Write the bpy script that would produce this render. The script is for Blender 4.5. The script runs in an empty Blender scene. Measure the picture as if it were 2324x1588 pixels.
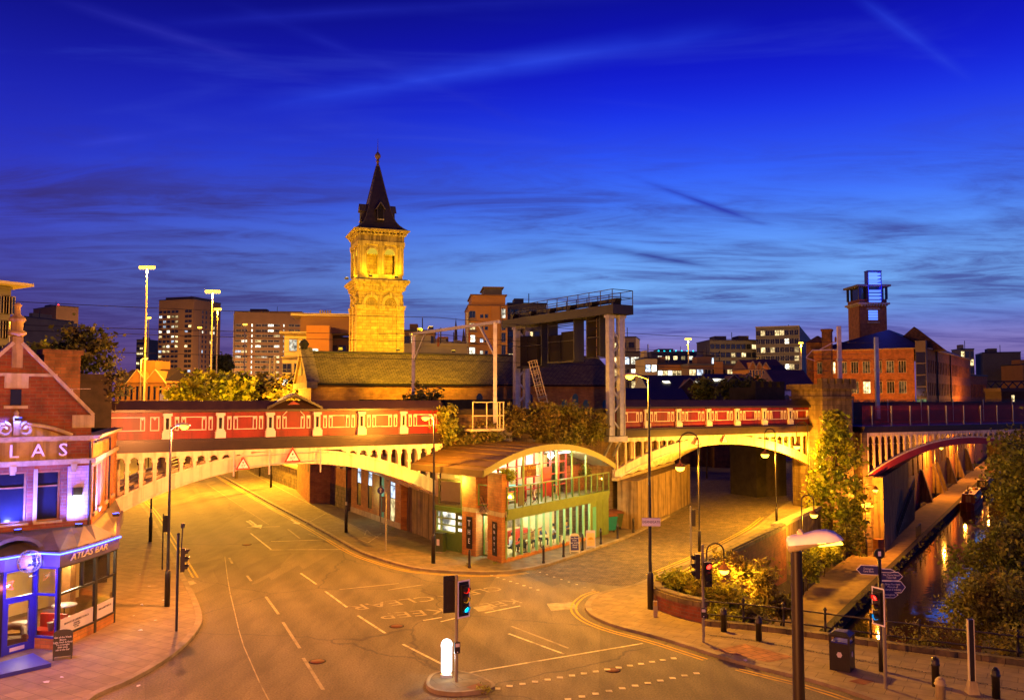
import bpy, math, random
from mathutils import Vector, Matrix
from math import sin, cos, pi, radians, sqrt, atan2
S = bpy.context.scene
C = S.collection
# ---------------------------------------------------------------- camera
FPX, HOR, CX, CY, CAMH = 1950.0, 905.0, 1161.5, 794.0, 10.0
PITCH = math.atan((HOR - CY) / FPX)
cam_data = bpy.data.cameras.new('camera')
cam_data.sensor_width = 36
cam_data.lens = 36 * FPX / 2323
cam_data.clip_start = 0.3
cam_data.clip_end = 6000
cam = bpy.data.objects.new('camera', cam_data)
cam.location = (0, 0, CAMH)
cam.rotation_euler = (pi / 2 + PITCH, 0, 0)
C.objects.link(cam)
S.camera = cam
# ---------------------------------------------------------------- exposure
S.view_settings.view_transform = 'Standard'
S.view_settings.look = 'None'
S.view_settings.exposure = 0.0
S.view_settings.gamma = 1
S.cycles.use_denoising = True
S.cycles.max_bounces = 5
S.cycles.diffuse_bounces = 2
S.cycles.glossy_bounces = 3
S.cycles.transparent_max_bounces = 12
S.cycles.sample_clamp_indirect = 4
S.cycles.caustics_reflective = False
S.cycles.caustics_refractive = False
# ---------------------------------------------------------------- node helpers
def new_nodes(tree):
    tree.nodes.clear()
    def N(t, **kw):
        n = tree.nodes.new(t)
        for k, v in kw.items():
            if k == 'ins':
                for a, b in v.items(): n.inputs[a].default_value = b
            else: setattr(n, k, v)
        return n
    def L(a, b): tree.links.new(a, b)
    return N, L
def ramp(n, stops):
    e = n.color_ramp.elements
    while len(e) > 1: e.remove(e[-1])
    e[0].position = stops[0][0]; e[0].color = stops[0][1]
    for p, c in stops[1:]:
        k = e.new(p); k.color = c
def s2l(*c):
    return tuple((x / 255 / 12.92 if x / 255 <= .04045 else ((x / 255 + .055) / 1.055) ** 2.4) for x in c) + (1,)
# ---------------------------------------------------------------- world: dusk sky with streaky cloud
W = bpy.data.worlds.new('World'); S.world = W; W.use_nodes = True
N, L = new_nodes(W.node_tree)
tc = N('ShaderNodeTexCoord'); sep = N('ShaderNodeSeparateXYZ'); L(tc.outputs['Generated'], sep.inputs[0])
def math_(op, a, b=None, c=None, clamp=False):
    n = N('ShaderNodeMath', operation=op); n.use_clamp = clamp
    for i, x in enumerate((a, b, c)):
        if x is None: continue
        if isinstance(x, (int, float)): n.inputs[i].default_value = x
        else: L(x, n.inputs[i])
    return n.outputs[0]
def mixc(fac, a, b, mode='MIX'):
    n = N('ShaderNodeMix', data_type='RGBA', blend_type=mode)
    for s, x in ((n.inputs[0], fac), (n.inputs[6], a), (n.inputs[7], b)):
        if isinstance(x, (int, float)): s.default_value = x
        elif isinstance(x, tuple): s.default_value = x
        else: L(x, s)
    return n.outputs[2]
zz = sep.outputs[2]
zc = math_('MAXIMUM', zz, 0.0)
# azimuth 0 left .. 1 right of the view
az = math_('ARCTAN2', sep.outputs[0], sep.outputs[1])
azn = math_('MULTIPLY_ADD', az, 0.95, 0.5, True)
def grad(stops):
    n = N('ShaderNodeValToRGB'); ramp(n, stops); n.color_ramp.interpolation = 'B_SPLINE'
    L(math_('MULTIPLY', zc, 2.0), n.inputs[0]); return n.outputs[0]
def el(y):  # photo row -> ramp position
    return 2.0 * sin(math.atan((CY - y) / FPX) + PITCH)
g_right = grad([(0, s2l(96, 80, 150)), (el(850), s2l(118, 98, 165)), (el(785), s2l(142, 128, 198)), (el(740), s2l(96, 124, 215)), (el(690), s2l(112, 172, 246)), (el(630), s2l(116, 176, 255)),
                (el(560), s2l(96, 160, 255)), (el(470), s2l(60, 118, 255)), (el(350), s2l(30, 72, 252)), (el(230), s2l(6, 22, 220)),
                (el(110), s2l(1, 7, 182)), (el(0), s2l(0, 2, 150)), (1.0, s2l(0, 2, 110))])
g_left = grad([(0, s2l(98, 62, 110)), (el(850), s2l(92, 60, 118)), (el(750), s2l(74, 60, 132)), (el(640), s2l(72, 78, 175)), (el(500), s2l(50, 62, 200)),
               (el(380), s2l(32, 44, 195)), (el(250), s2l(20, 26, 172)), (el(110), s2l(8, 9, 135)), (el(0), s2l(4, 4, 108)), (1.0, s2l(1, 2, 80))])
fa = N('ShaderNodeValToRGB'); ramp(fa, [(0.0, (0, 0, 0, 1)), (.30, (.35, .35, .35, 1)), (.62, (1, 1, 1, 1)), (1, (.92, .92, .92, 1))]); L(azn, fa.inputs[0])
base = mixc(fa.outputs[0], g_left, g_right)
# cloud plane coordinates (flat layers seen in perspective)
den = math_('ADD', zc, 0.06)
cx = math_('DIVIDE', sep.outputs[0], den); cy = math_('DIVIDE', sep.outputs[1], den)
comb = N('ShaderNodeCombineXYZ'); L(cx, comb.inputs[0]); L(cy, comb.inputs[1])
def cloud(scale, rot, stretch, seed, lo, hi, detail=6, rough=.6, dist=.6):
    mp = N('ShaderNodeMapping'); mp.inputs['Rotation'].default_value = (0, 0, rot)
    mp.inputs['Scale'].default_value = (scale, scale * stretch, 1); mp.inputs['Location'].default_value = (seed, seed * .7, 0)
    L(comb.outputs[0], mp.inputs[0])
    nz = N('ShaderNodeTexNoise', noise_dimensions='3D'); nz.inputs['Scale'].default_value = 1; nz.inputs['Detail'].default_value = detail
    nz.inputs['Roughness'].default_value = rough; nz.inputs['Distortion'].default_value = dist
    L(mp.outputs[0], nz.inputs[0])
    r = N('ShaderNodeMapRange', interpolation_type='SMOOTHSTEP'); r.inputs[1].default_value = lo; r.inputs[2].default_value = hi
    L(nz.outputs[0], r.inputs[0]); return r.outputs[0]
lowmask = N('ShaderNodeValToRGB')
ramp(lowmask, [(0, (.55, .55, .55, 1)), (el(780), (.75, .75, .75, 1)), (el(690), (.9, .9, .9, 1)), (el(600), (.95, .95, .95, 1)), (el(500), (.95, .95, .95, 1)), (el(400), (.45, .45, .45, 1)), (el(280), (0, 0, 0, 1))])
L(math_('MULTIPLY', zc, 2.0), lowmask.inputs[0])
c1 = cloud(.36, .22, 1.9, 5.3, .36, .58, 7, .62, .9)
c1b = cloud(1.1, .3, 2.6, 9.1, .36, .66, 7, .66, 1.3)
dk = math_('MULTIPLY', math_('MULTIPLY', c1, math_('MULTIPLY_ADD', c1b, .75, .25)), lowmask.outputs[0])
cdark = mixc(fa.outputs[0], s2l(54, 40, 106), s2l(50, 48, 138))
sky = mixc(math_('MULTIPLY', dk, .88), base, cdark)
# broad darker bank towards the right edge
# thin bright cirrus higher up
hm = N('ShaderNodeValToRGB'); ramp(hm, [(el(620), (0, 0, 0, 1)), (el(450), (.3, .3, .3, 1)), (el(250), (.6, .6, .6, 1)), (el(60), (.4, .4, .4, 1))]); L(math_('MULTIPLY', zc, 2.0), hm.inputs[0])
c2 = cloud(.55, -.5, 3.2, 1.7, .52, .80, 5, .55, 1.5)
sky = mixc(math_('MULTIPLY', math_('MULTIPLY', c2, hm.outputs[0]), .55), sky, s2l(62, 82, 215))
# contrails: thin straight streaks on the cloud plane (a*x + b*y = c, limited along the line)
def contrail(p, q, width, col, strength):
    def cp(x, y):
        d = Vector(((x - CX) / FPX, cos(PITCH) + (y - CY) / FPX * sin(PITCH), sin(PITCH) - (y - CY) / FPX * cos(PITCH))).normalized()
        return Vector((d.x / (d.z + .06), d.y / (d.z + .06)))
    a, b = cp(*p), cp(*q); t = (b - a); ln = t.length; t /= ln; n = Vector((-t.y, t.x))
    along = math_('DIVIDE', math_('ADD', math_('MULTIPLY', math_('SUBTRACT', cx, a.x), t.x), math_('MULTIPLY', math_('SUBTRACT', cy, a.y), t.y)), ln)
    off = math_('ABSOLUTE', math_('ADD', math_('MULTIPLY', math_('SUBTRACT', cx, a.x), n.x), math_('MULTIPLY', math_('SUBTRACT', cy, a.y), n.y)))
    m = math_('SUBTRACT', 1.0, math_('DIVIDE', off, width), None, True)
    e = math_('MULTIPLY', math_('MULTIPLY', along, math_('SUBTRACT', 1.0, along)), 4.0, None, True)
    front = math_('GREATER_THAN', sep.outputs[1], 0.0)
    f = math_('MULTIPLY', math_('MULTIPLY', math_('POWER', m, 1.5), e), math_('MULTIPLY', front, strength))
    brk = cloud(1.6, 0, 1, p[0] * .01, .25, .62, 4, .6, .2)
    return math_('MULTIPLY', f, brk)
for p, q, w_, col, st in (((1930, -20), (2210, 190), .03, s2l(40, 66, 225), .6), ((330, 60), (1500, -10), .05, s2l(34, 44, 190), .45), ((480, -10), (1230, 300), .045, s2l(40, 50, 195), .5),
                          ((560, 250), (1750, 60), .11, s2l(48, 82, 245), .55), ((100, -10), (740, 195), .05, s2l(50, 52, 185), .5),
                          ((1400, 390), (1760, 520), .05, s2l(34, 44, 170), .9), ((1280, 545), (1640, 612), .12, s2l(36, 40, 140), 1.0), ((150, 335), (480, 285), .06, s2l(52, 66, 215), .6)):
    sky = mixc(contrail(p, q, w_, col, st), sky, col)
# the atmosphere model, sun just below the horizon, adds the last glow
nish = N('ShaderNodeTexSky', sky_type='NISHITA'); nish.sun_disc = False
nish.sun_elevation = radians(-3.0); nish.sun_rotation = radians(25)
tot = mixc(.04, sky, nish.outputs[0], 'ADD')
bg = N('ShaderNodeBackground'); bg.inputs[1].default_value = 1.0
L(tot, bg.inputs[0])
wo = N('ShaderNodeOutputWorld'); L(bg.outputs[0], wo.inputs[0])
# ---------------------------------------------------------------- from photo rows and columns to places on the ground
def ray(x, y):
    dx, dy = (x - CX) / FPX, -(y - CY) / FPX
    return Vector((dx, cos(PITCH) - dy * sin(PITCH), sin(PITCH) + dy * cos(PITCH)))
def gp(x, y, z=0.0):
    d = ray(x, y); t = (z - CAMH) / d.z
    return Vector((d.x * t, d.y * t, z))
def dp(x, y, Y):
    d = ray(x, y); t = Y / d.y
    return Vector((d.x * t, Y, CAMH + d.z * t))
def hz(y, Y, x=CX): return dp(x, y, Y).z
# ---------------------------------------------------------------- frames: u along a face, d out of it, z up
class Fr:
    def __init__(s, o, u):
        s.o = Vector((o[0], o[1])); s.u = Vector((u[0], u[1])).normalized(); s.n = Vector((s.u.y, -s.u.x))
    def p(s, u, d, z):
        q = s.o + s.u * u + s.n * d
        return Vector((q.x, q.y, z))
    def ang(s): return atan2(s.u.y, s.u.x)
LF = Fr((0, 0), (1, 0))
def fr2(a, b): return Fr((a[0], a[1]), (b[0] - a[0], b[1] - a[1]))
class MB:
    def __init__(s): s.v = []; s.f = []; s.mi = []; s.sm = []
    def add(s, pts, faces, m=0, smooth=False):
        b = len(s.v); s.v += [tuple(p) for p in pts]
        for f in faces: s.f.append([i + b for i in f]); s.mi.append(m); s.sm.append(smooth)
        return s
    def poly(s, pts, m=0): return s.add(pts, [list(range(len(pts)))], m)
    def fb(s, fr, u0, u1, d0, d1, z0, z1, m=0):
        if u0 > u1: u0, u1 = u1, u0
        if d0 > d1: d0, d1 = d1, d0
        P = [fr.p(u, d, z) for z in (z0, z1) for u, d in ((u0, d1), (u1, d1), (u1, d0), (u0, d0))]
        return s.add(P, [(0, 3, 2, 1), (4, 5, 6, 7), (0, 1, 5, 4), (1, 2, 6, 5), (2, 3, 7, 6), (3, 0, 4, 7)], m)
    def box(s, x0, x1, y0, y1, z0, z1, m=0): return s.fb(LF, x0, x1, -y1, -y0, z0, z1, m)
    def fp(s, fr, pts, d0, d1, m=0):
        n = len(pts); d0, d1 = min(d0, d1), max(d0, d1)
        A = sum(pts[i][0] * pts[(i + 1) % n][1] - pts[(i + 1) % n][0] * pts[i][1] for i in range(n))
        if A < 0: pts = pts[::-1]
        P = [fr.p(u, d1, z) for u, z in pts] + [fr.p(u, d0, z) for u, z in pts]
        F = [list(range(n)), list(range(2 * n - 1, n - 1, -1))] + [(i, i + n, (i + 1) % n + n, (i + 1) % n) for i in range(n)]
        return s.add(P, F, m)
    def slab(s, pts, z0, z1, m=0, bottom=True):
        n = len(pts)
        A = sum(pts[i][0] * pts[(i + 1) % n][1] - pts[(i + 1) % n][0] * pts[i][1] for i in range(n))
        if A < 0: pts = pts[::-1]
        P = [(p[0], p[1], z1) for p in pts] + [(p[0], p[1], z0) for p in pts]
        F = [list(range(n))] + [(i, i + n, (i + 1) % n + n, (i + 1) % n) for i in range(n)]
        if bottom: F.append(list(range(2 * n - 1, n - 1, -1)))
        return s.add(P, F, m)
    def tube(s, pts, r, n=8, m=0, caps=True):
        pts = [Vector(p) for p in pts]; k = len(pts)
        rs = r if isinstance(r, (list, tuple)) else [r] * k
        V, F = [], []; prev = None
        for i in range(k):
            t = (pts[min(i + 1, k - 1)] - pts[max(i - 1, 0)])
            if t.length < 1e-9: t = Vector((0, 0, 1))
            t.normalize()
            if prev is None:
                a = t.cross(Vector((0, 0, 1)))
                if a.length < 1e-3: a = Vector((1, 0, 0))
            else: a = prev - t * prev.dot(t)
            a.normalize(); b = t.cross(a); prev = a
            V += [pts[i] + (a * cos(2 * pi * j / n) + b * sin(2 * pi * j / n)) * rs[i] for j in range(n)]
        for i in range(k - 1):
            for j in range(n):
                j2 = (j + 1) % n
                F.append((i * n + j, i * n + j2, (i + 1) * n + j2, (i + 1) * n + j))
        s.add(V, F, m, True)
        if caps: s.add(V[:n], [list(range(n - 1, -1, -1))], m); s.add(V[-n:], [list(range(n))], m)
        return s
    def cyl(s, p, h, r0, r1=None, n=12, m=0):
        p = Vector(p); return s.tube([p, p + Vector((0, 0, h))], [r0, r0 if r1 is None else r1], n, m)
    def lathe(s, c, prof, n=16, m=0, sq=False, rot=0.0):
        c = Vector(c); V, F = [], []; k = len(prof)
        for r, z in prof:
            V += [c + Vector((r * cos(rot + 2 * pi * j / n), r * sin(rot + 2 * pi * j / n), z)) for j in range(n)]
        for i in range(k - 1):
            for j in range(n):
                j2 = (j + 1) % n
                F.append((i * n + j, i * n + j2, (i + 1) * n + j2, (i + 1) * n + j))
        F.append(list(range(n - 1, -1, -1))); F.append(list(range((k - 1) * n, k * n)))
        return s.add(V, F, m, not sq)
    def bar(s, a, b, w, h=None, m=0):
        a, b = Vector(a), Vector(b); t = (b - a).normalized(); h = h or w
        x = t.cross(Vector((0, 0, 1)))
        if x.length < 1e-3: x = Vector((1, 0, 0))
        x.normalize(); y = x.cross(t)
        P = [q + x * (i * w / 2) + y * (j * h / 2) for q in (a, b) for i, j in ((-1, -1), (1, -1), (1, 1), (-1, 1))]
        return s.add(P, [(0, 1, 2, 3), (7, 6, 5, 4), (0, 4, 5, 1), (1, 5, 6, 2), (2, 6, 7, 3), (3, 7, 4, 0)], m)
    def wall(s, fr, u0, u1, z0, z1, ops=(), th=.4, rev=.15, m=0, top=None, arch=0):
        """front skin at d=0 with rectangular openings (ua,ub,za,zb), reveals rev deep, body th thick behind"""
        us = sorted({u0, u1} | {x for o in ops for x in o[:2]}); zs = sorted({z0, z1} | {x for o in ops for x in o[2:4]})
        for i in range(len(us) - 1):
            for j in range(len(zs) - 1):
                uc, zc_ = (us[i] + us[i + 1]) / 2, (zs[j] + zs[j + 1]) / 2
                if any(o[0] < uc < o[1] and o[2] < zc_ < o[3] for o in ops): continue
                s.poly([fr.p(us[i], 0, zs[j]), fr.p(us[i + 1], 0, zs[j]), fr.p(us[i + 1], 0, zs[j + 1]), fr.p(us[i], 0, zs[j + 1])], m)
        for a, b, c, d in [o[:4] for o in ops]:
            q = [(a, c), (b, c), (b, d), (a, d)]
            for k in range(4):
                (ua, za), (ub, zb) = q[k], q[(k + 1) % 4]
                s.poly([fr.p(ua, 0, za), fr.p(ua, -rev, za), fr.p(ub, -rev, zb), fr.p(ub, 0, zb)], m)
        if th:
            q = [(u0, z0), (u1, z0), (u1, z1), (u0, z1)]
            for k in range(4):
                (ua, za), (ub, zb) = q[k], q[(k + 1) % 4]
                s.poly([fr.p(ua, 0, za), fr.p(ua, -th, za), fr.p(ub, -th, zb), fr.p(ub, 0, zb)][::-1], m)
        return s
    def mesh(s, name, mats, off=None):
        me = bpy.data.meshes.new(name)
        v = s.v
        if off is not None: inv = off.inverted(); v = [tuple(inv @ Vector(p)) for p in v]
        me.from_pydata(v, [], s.f)
        mats = mats if isinstance(mats, (list, tuple)) else [mats]
        for mt in mats: me.materials.append(M[mt] if isinstance(mt, str) else mt)
        me.polygons.foreach_set('material_index', s.mi); me.polygons.foreach_set('use_smooth', s.sm)
        me.update()
        uv = me.uv_layers.new(name='UVMap'); dat = [0.0] * (2 * len(me.loops)); V = me.vertices
        for p in me.polygons:
            n = p.normal
            if abs(n.z) > .8: a, b = Vector((1, 0, 0)), Vector((0, 1, 0))
            else:
                a = Vector((-n.y, n.x, 0)).normalized(); b = n.cross(a)
            for li in p.loop_indices:
                co = V[me.loops[li].vertex_index].co; dat[2 * li] = co.dot(a); dat[2 * li + 1] = co.dot(b)
        uv.data.foreach_set('uv', dat)
        return me
    def build(s, name, mats, parent=None, world=False, loc=None):
        """world=True: the numbers are scene coordinates and parent has its own place"""
        off = None
        if parent is not None and world:
            off, q = Matrix(), parent
            while q is not None: off = q.matrix_basis @ off; q = q.parent
        o = bpy.data.objects.new(name, s.mesh(name, mats, off)); C.objects.link(o)
        if parent is not None: o.parent = parent
        if loc is not None: o.location = loc
        return o
def tag(o, label=None, cat=None, group=None, kind=None):
    for k, v in (('label', label), ('category', cat), ('group', group), ('kind', kind)):
        if v: o[k] = v
    return o
def thing(name, label, cat, loc=(0, 0, 0), rot=0.0, group=None):
    o = bpy.data.objects.new(name, None); C.objects.link(o); o.empty_display_size = .3
    o.location = loc; o.rotation_euler = (0, 0, rot)
    o.matrix_basis = Matrix.Translation(Vector(loc)) @ Matrix.Rotation(rot, 4, 'Z')
    return tag(o, label, cat, group)
def struct(name, mb, mats): return tag(mb.build(name, mats), kind='structure')
def dup(root, loc, rot=None, label=None):
    r = root.copy(); C.objects.link(r); r.location = loc
    if rot is not None: r.rotation_euler = (0, 0, rot)
    if label: r['label'] = label
    for ch in list(root.children):
        c = ch.copy(); C.objects.link(c); c.parent = r
        for g in list(ch.children):
            d = g.copy(); C.objects.link(d); d.parent = c
    return r
def put(name, me, parent, loc, rot=0.0):
    o = bpy.data.objects.new(name, me); C.objects.link(o); o.parent = parent; o.location = loc; o.rotation_euler = (0, 0, rot)
    return o
def text(name, body, size, mat, parent, loc, rot=(pi / 2, 0, 0), ext=.01, align='CENTER', sx=1.0, shear=0.0):
    cu = bpy.data.curves.new(name, 'FONT'); cu.body = body; cu.size = size; cu.extrude = ext; cu.align_x = align; cu.align_y = 'CENTER'; cu.resolution_u = 2; cu.shear = shear
    cu.space_line = .95
    t = bpy.data.objects.new(name, cu)
    me = bpy.data.meshes.new_from_object(t); bpy.data.objects.remove(t); me.name = name
    me.materials.clear(); me.materials.append(M[mat])
    o = bpy.data.objects.new(name, me); C.objects.link(o); o.parent = parent; o.location = loc; o.rotation_euler = rot; o.scale = (sx, 1, 1)
    return o
def light(kind, loc, watts, col, parent=None, size=.12, target=None, cone=150, blend=.5):
    d = bpy.data.lights.new('lamp_light', kind); d.energy = watts; d.color = col
    if kind == 'AREA': d.size = size
    else: d.shadow_soft_size = size
    if kind == 'SPOT': d.spot_size = radians(cone); d.spot_blend = blend
    o = bpy.data.objects.new('lamp_light', d); C.objects.link(o)
    o.location = loc
    if parent is not None: o.parent = parent
    if target is not None: o.rotation_euler = (Vector(target) - Vector(loc)).to_track_quat('-Z', 'Y').to_euler()
    return o
# ---------------------------------------------------------------- materials
M = {}
# blue cut from base tints to counter the blue sky light, apart from these
COOL = set('white_plastic cream_iron cream_trim galv pink_steel steel_dark dark_glass pane_dark void blue_enamel fascia_purple brick_lilac teal_wall teal_dark cloth_blue cloth_white frost chair_metal litter chalk water bin_teal sign_blue sign_white sign_navy'.split())
def warm(n, c): return tuple(c) if n in COOL else (c[0], c[1] * .94, c[2] * .55)
def mat(name, col, rough=.7, var=.25, scale=2.0, bump=.0, metal=0.0, spec=.4, streak=0.0, dirt=0.0, dirtcol=(.03, .02, .012)):
    col = warm(name, col); dirtcol = warm(name, dirtcol)
    m = bpy.data.materials.new(name); m.use_nodes = True; N, L = new_nodes(m.node_tree)
    out = N('ShaderNodeOutputMaterial'); b = N('ShaderNodeBsdfPrincipled'); L(b.outputs[0], out.inputs[0])
    b.inputs['Roughness'].default_value = rough; b.inputs['Metallic'].default_value = metal; b.inputs['Specular IOR Level'].default_value = spec
    tc = N('ShaderNodeTexCoord'); c = N('ShaderNodeRGB'); c.outputs[0].default_value = tuple(col) + (1,); cur = c.outputs[0]
    def mix(f, a, bb, mode='MIX'):
        n = N('ShaderNodeMix', data_type='RGBA', blend_type=mode)
        for s_, x in ((n.inputs[0], f), (n.inputs[6], a), (n.inputs[7], bb)):
            if isinstance(x, (int, float, tuple)): s_.default_value = x
            else: L(x, s_)
        return n.outputs[2]
    nz = N('ShaderNodeTexNoise'); nz.inputs['Scale'].default_value = scale; nz.inputs['Detail'].default_value = 6; nz.inputs['Roughness'].default_value = .65; L(tc.outputs['Object'], nz.inputs[0])
    if var:
        r = N('ShaderNodeMapRange'); r.inputs[1].default_value = .3; r.inputs[2].default_value = .7; r.inputs[3].default_value = 1 - var; r.inputs[4].default_value = 1 + var; L(nz.outputs[0], r.inputs[0])
        cur = mix(1.0, cur, r.outputs[0], 'MULTIPLY')
    if streak:
        mp = N('ShaderNodeMapping'); mp.inputs['Scale'].default_value = (2.2, 2.2, .12); L(tc.outputs['Object'], mp.inputs[0])
        n2 = N('ShaderNodeTexNoise'); n2.inputs['Scale'].default_value = 1.6; n2.inputs['Detail'].default_value = 5; L(mp.outputs[0], n2.inputs[0])
        r = N('ShaderNodeMapRange'); r.inputs[1].default_value = .48; r.inputs[2].default_value = .62; r.inputs[3].default_value = 0; r.inputs[4].default_value = streak; L(n2.outputs[0], r.inputs[0])
        cur = mix(r.outputs[0], cur, tuple(dirtcol) + (1,))
    if dirt:
        n3 = N('ShaderNodeTexNoise'); n3.inputs['Scale'].default_value = scale * .35; n3.inputs['Detail'].default_value = 8; L(tc.outputs['Object'], n3.inputs[0])
        r = N('ShaderNodeMapRange'); r.inputs[1].default_value = .5; r.inputs[2].default_value = .68; r.inputs[3].default_value = 0; r.inputs[4].default_value = dirt; L(n3.outputs[0], r.inputs[0])
        cur = mix(r.outputs[0], cur, tuple(dirtcol) + (1,))
    L(cur, b.inputs['Base Color'])
    if bump:
        bp = N('ShaderNodeBump'); bp.inputs['Strength'].default_value = min(bump, 1); bp.inputs['Distance'].default_value = .02
        n4 = N('ShaderNodeTexNoise'); n4.inputs['Scale'].default_value = scale * 8; n4.inputs['Detail'].default_value = 4; L(tc.outputs['Object'], n4.inputs[0])
        L(n4.outputs[0], bp.inputs['Height']); L(bp.outputs[0], b.inputs['Normal'])
    M[name] = m; return m, N, L, b, tc, cur, mix
def brick(name, c1, c2, mortar, bw=.45, bh=.15, ms=.012, rough=.85, bump=.5, streak=0.0, dirt=0.0, offset=.5, ov=.35, dirtcol=(.03, .02, .012), scale=1.2, rot=0.0, bias=0.0):
    m, N, L, b, tc, cur, mix = mat(name, c1, rough, 0, scale); c1, c2, mortar, dirtcol = (warm(name, x) for x in (c1, c2, mortar, dirtcol))
    mp = N('ShaderNodeMapping'); mp.inputs['Rotation'].default_value = (0, 0, rot); L(tc.outputs['UV'], mp.inputs[0])
    t = N('ShaderNodeTexBrick'); t.offset = offset; L(mp.outputs[0], t.inputs[0])
    t.inputs['Color1'].default_value = tuple(c1) + (1,); t.inputs['Color2'].default_value = tuple(c2) + (1,); t.inputs['Mortar'].default_value = tuple(mortar) + (1,)
    t.inputs['Scale'].default_value = 1; t.inputs['Mortar Size'].default_value = ms; t.inputs['Brick Width'].default_value = bw; t.inputs['Row Height'].default_value = bh; t.inputs['Bias'].default_value = bias
    t.inputs['Mortar Smooth'].default_value = .2
    nz = N('ShaderNodeTexNoise'); nz.inputs['Scale'].default_value = scale; nz.inputs['Detail'].default_value = 8; nz.inputs['Roughness'].default_value = .7; L(tc.outputs['Object'], nz.inputs[0])
    r = N('ShaderNodeMapRange'); r.inputs[1].default_value = .3; r.inputs[2].default_value = .7; r.inputs[3].default_value = 1 - ov; r.inputs[4].default_value = 1 + ov; L(nz.outputs[0], r.inputs[0])
    cur = mix(1.0, t.outputs[0], r.outputs[0], 'MULTIPLY')
    if streak or dirt:
        mp = N('ShaderNodeMapping'); mp.inputs['Scale'].default_value = (1.5, 1.5, .12 if streak else 1.2); L(tc.outputs['Object'], mp.inputs[0])
        n2 = N('ShaderNodeTexNoise'); n2.inputs['Scale'].default_value = 1.2; n2.inputs['Detail'].default_value = 7; L(mp.outputs[0], n2.inputs[0])
        r = N('ShaderNodeMapRange'); r.inputs[1].default_value = .46; r.inputs[2].default_value = .64; r.inputs[3].default_value = 0; r.inputs[4].default_value = max(streak, dirt); L(n2.outputs[0], r.inputs[0])
        cur = mix(r.outputs[0], cur, tuple(dirtcol) + (1,))
    L(cur, b.inputs['Base Color'])
    bp = N('ShaderNodeBump'); bp.inputs['Strength'].default_value = bump; bp.inputs['Distance'].default_value = .015
    inv = N('ShaderNodeMath', operation='MULTIPLY_ADD'); inv.inputs[1].default_value = -1; inv.inputs[2].default_value = 1; L(t.outputs['Fac'], inv.inputs[0])
    add = N('ShaderNodeMath', operation='MULTIPLY_ADD'); add.inputs[1].default_value = .5; L(nz.outputs[0], add.inputs[0]); L(inv.outputs[0], add.inputs[2])
    L(add.outputs[0], bp.inputs['Height']); L(bp.outputs[0], b.inputs['Normal'])
    return m
def emit(name, col, strength, rnd=0.0, pattern=False):
    m = bpy.data.materials.new(name); m.use_nodes = True; N, L = new_nodes(m.node_tree)
    out = N('ShaderNodeOutputMaterial'); e = N('ShaderNodeEmission'); L(e.outputs[0], out.inputs[0])
    e.inputs[0].default_value = tuple(col) + (1,); e.inputs[1].default_value = strength
    if rnd or pattern:
        oi = N('ShaderNodeObjectInfo'); r = N('ShaderNodeMapRange'); r.inputs[3].default_value = strength * (1 - rnd); r.inputs[4].default_value = strength * (1 + rnd); L(oi.outputs['Random'], r.inputs[0]); cur = r.outputs[0]
        if pattern:  # curtains, furniture and lamps seen through the pane
            tc = N('ShaderNodeTexCoord'); nz = N('ShaderNodeTexNoise', noise_dimensions='4D'); nz.inputs['Scale'].default_value = 1.6; nz.inputs['Detail'].default_value = 3; L(tc.outputs['Object'], nz.inputs[0]); L(oi.outputs['Random'], nz.inputs['W'])
            w = N('ShaderNodeMath', operation='MULTIPLY'); w.inputs[1].default_value = 40; L(oi.outputs['Random'], w.inputs[0]); L(w.outputs[0], nz.inputs['W'])
            q = N('ShaderNodeMapRange'); q.inputs[1].default_value = .35; q.inputs[2].default_value = .65; q.inputs[3].default_value = .15; q.inputs[4].default_value = 1.5; L(nz.outputs[0], q.inputs[0])
            mm = N('ShaderNodeMath', operation='MULTIPLY'); L(cur, mm.inputs[0]); L(q.outputs[0], mm.inputs[1]); cur = mm.outputs[0]
        L(cur, e.inputs[1])
    M[name] = m; return m
def glass(name, tint, refl=.12, rough=.03):
    m = bpy.data.materials.new(name); m.use_nodes = True; N, L = new_nodes(m.node_tree)
    out = N('ShaderNodeOutputMaterial'); mx = N('ShaderNodeMixShader'); t = N('ShaderNodeBsdfTransparent'); g = N('ShaderNodeBsdfGlossy')
    t.inputs[0].default_value = tuple(tint) + (1,); g.inputs['Roughness'].default_value = rough
    f = N('ShaderNodeFresnel'); f.inputs[0].default_value = 1.45; a = N('ShaderNodeMath', operation='ADD'); a.inputs[1].default_value = refl; L(f.outputs[0], a.inputs[0])
    L(a.outputs[0], mx.inputs[0]); L(t.outputs[0], mx.inputs[1]); L(g.outputs[0], mx.inputs[2]); L(mx.outputs[0], out.inputs[0]); M[name] = m
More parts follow.
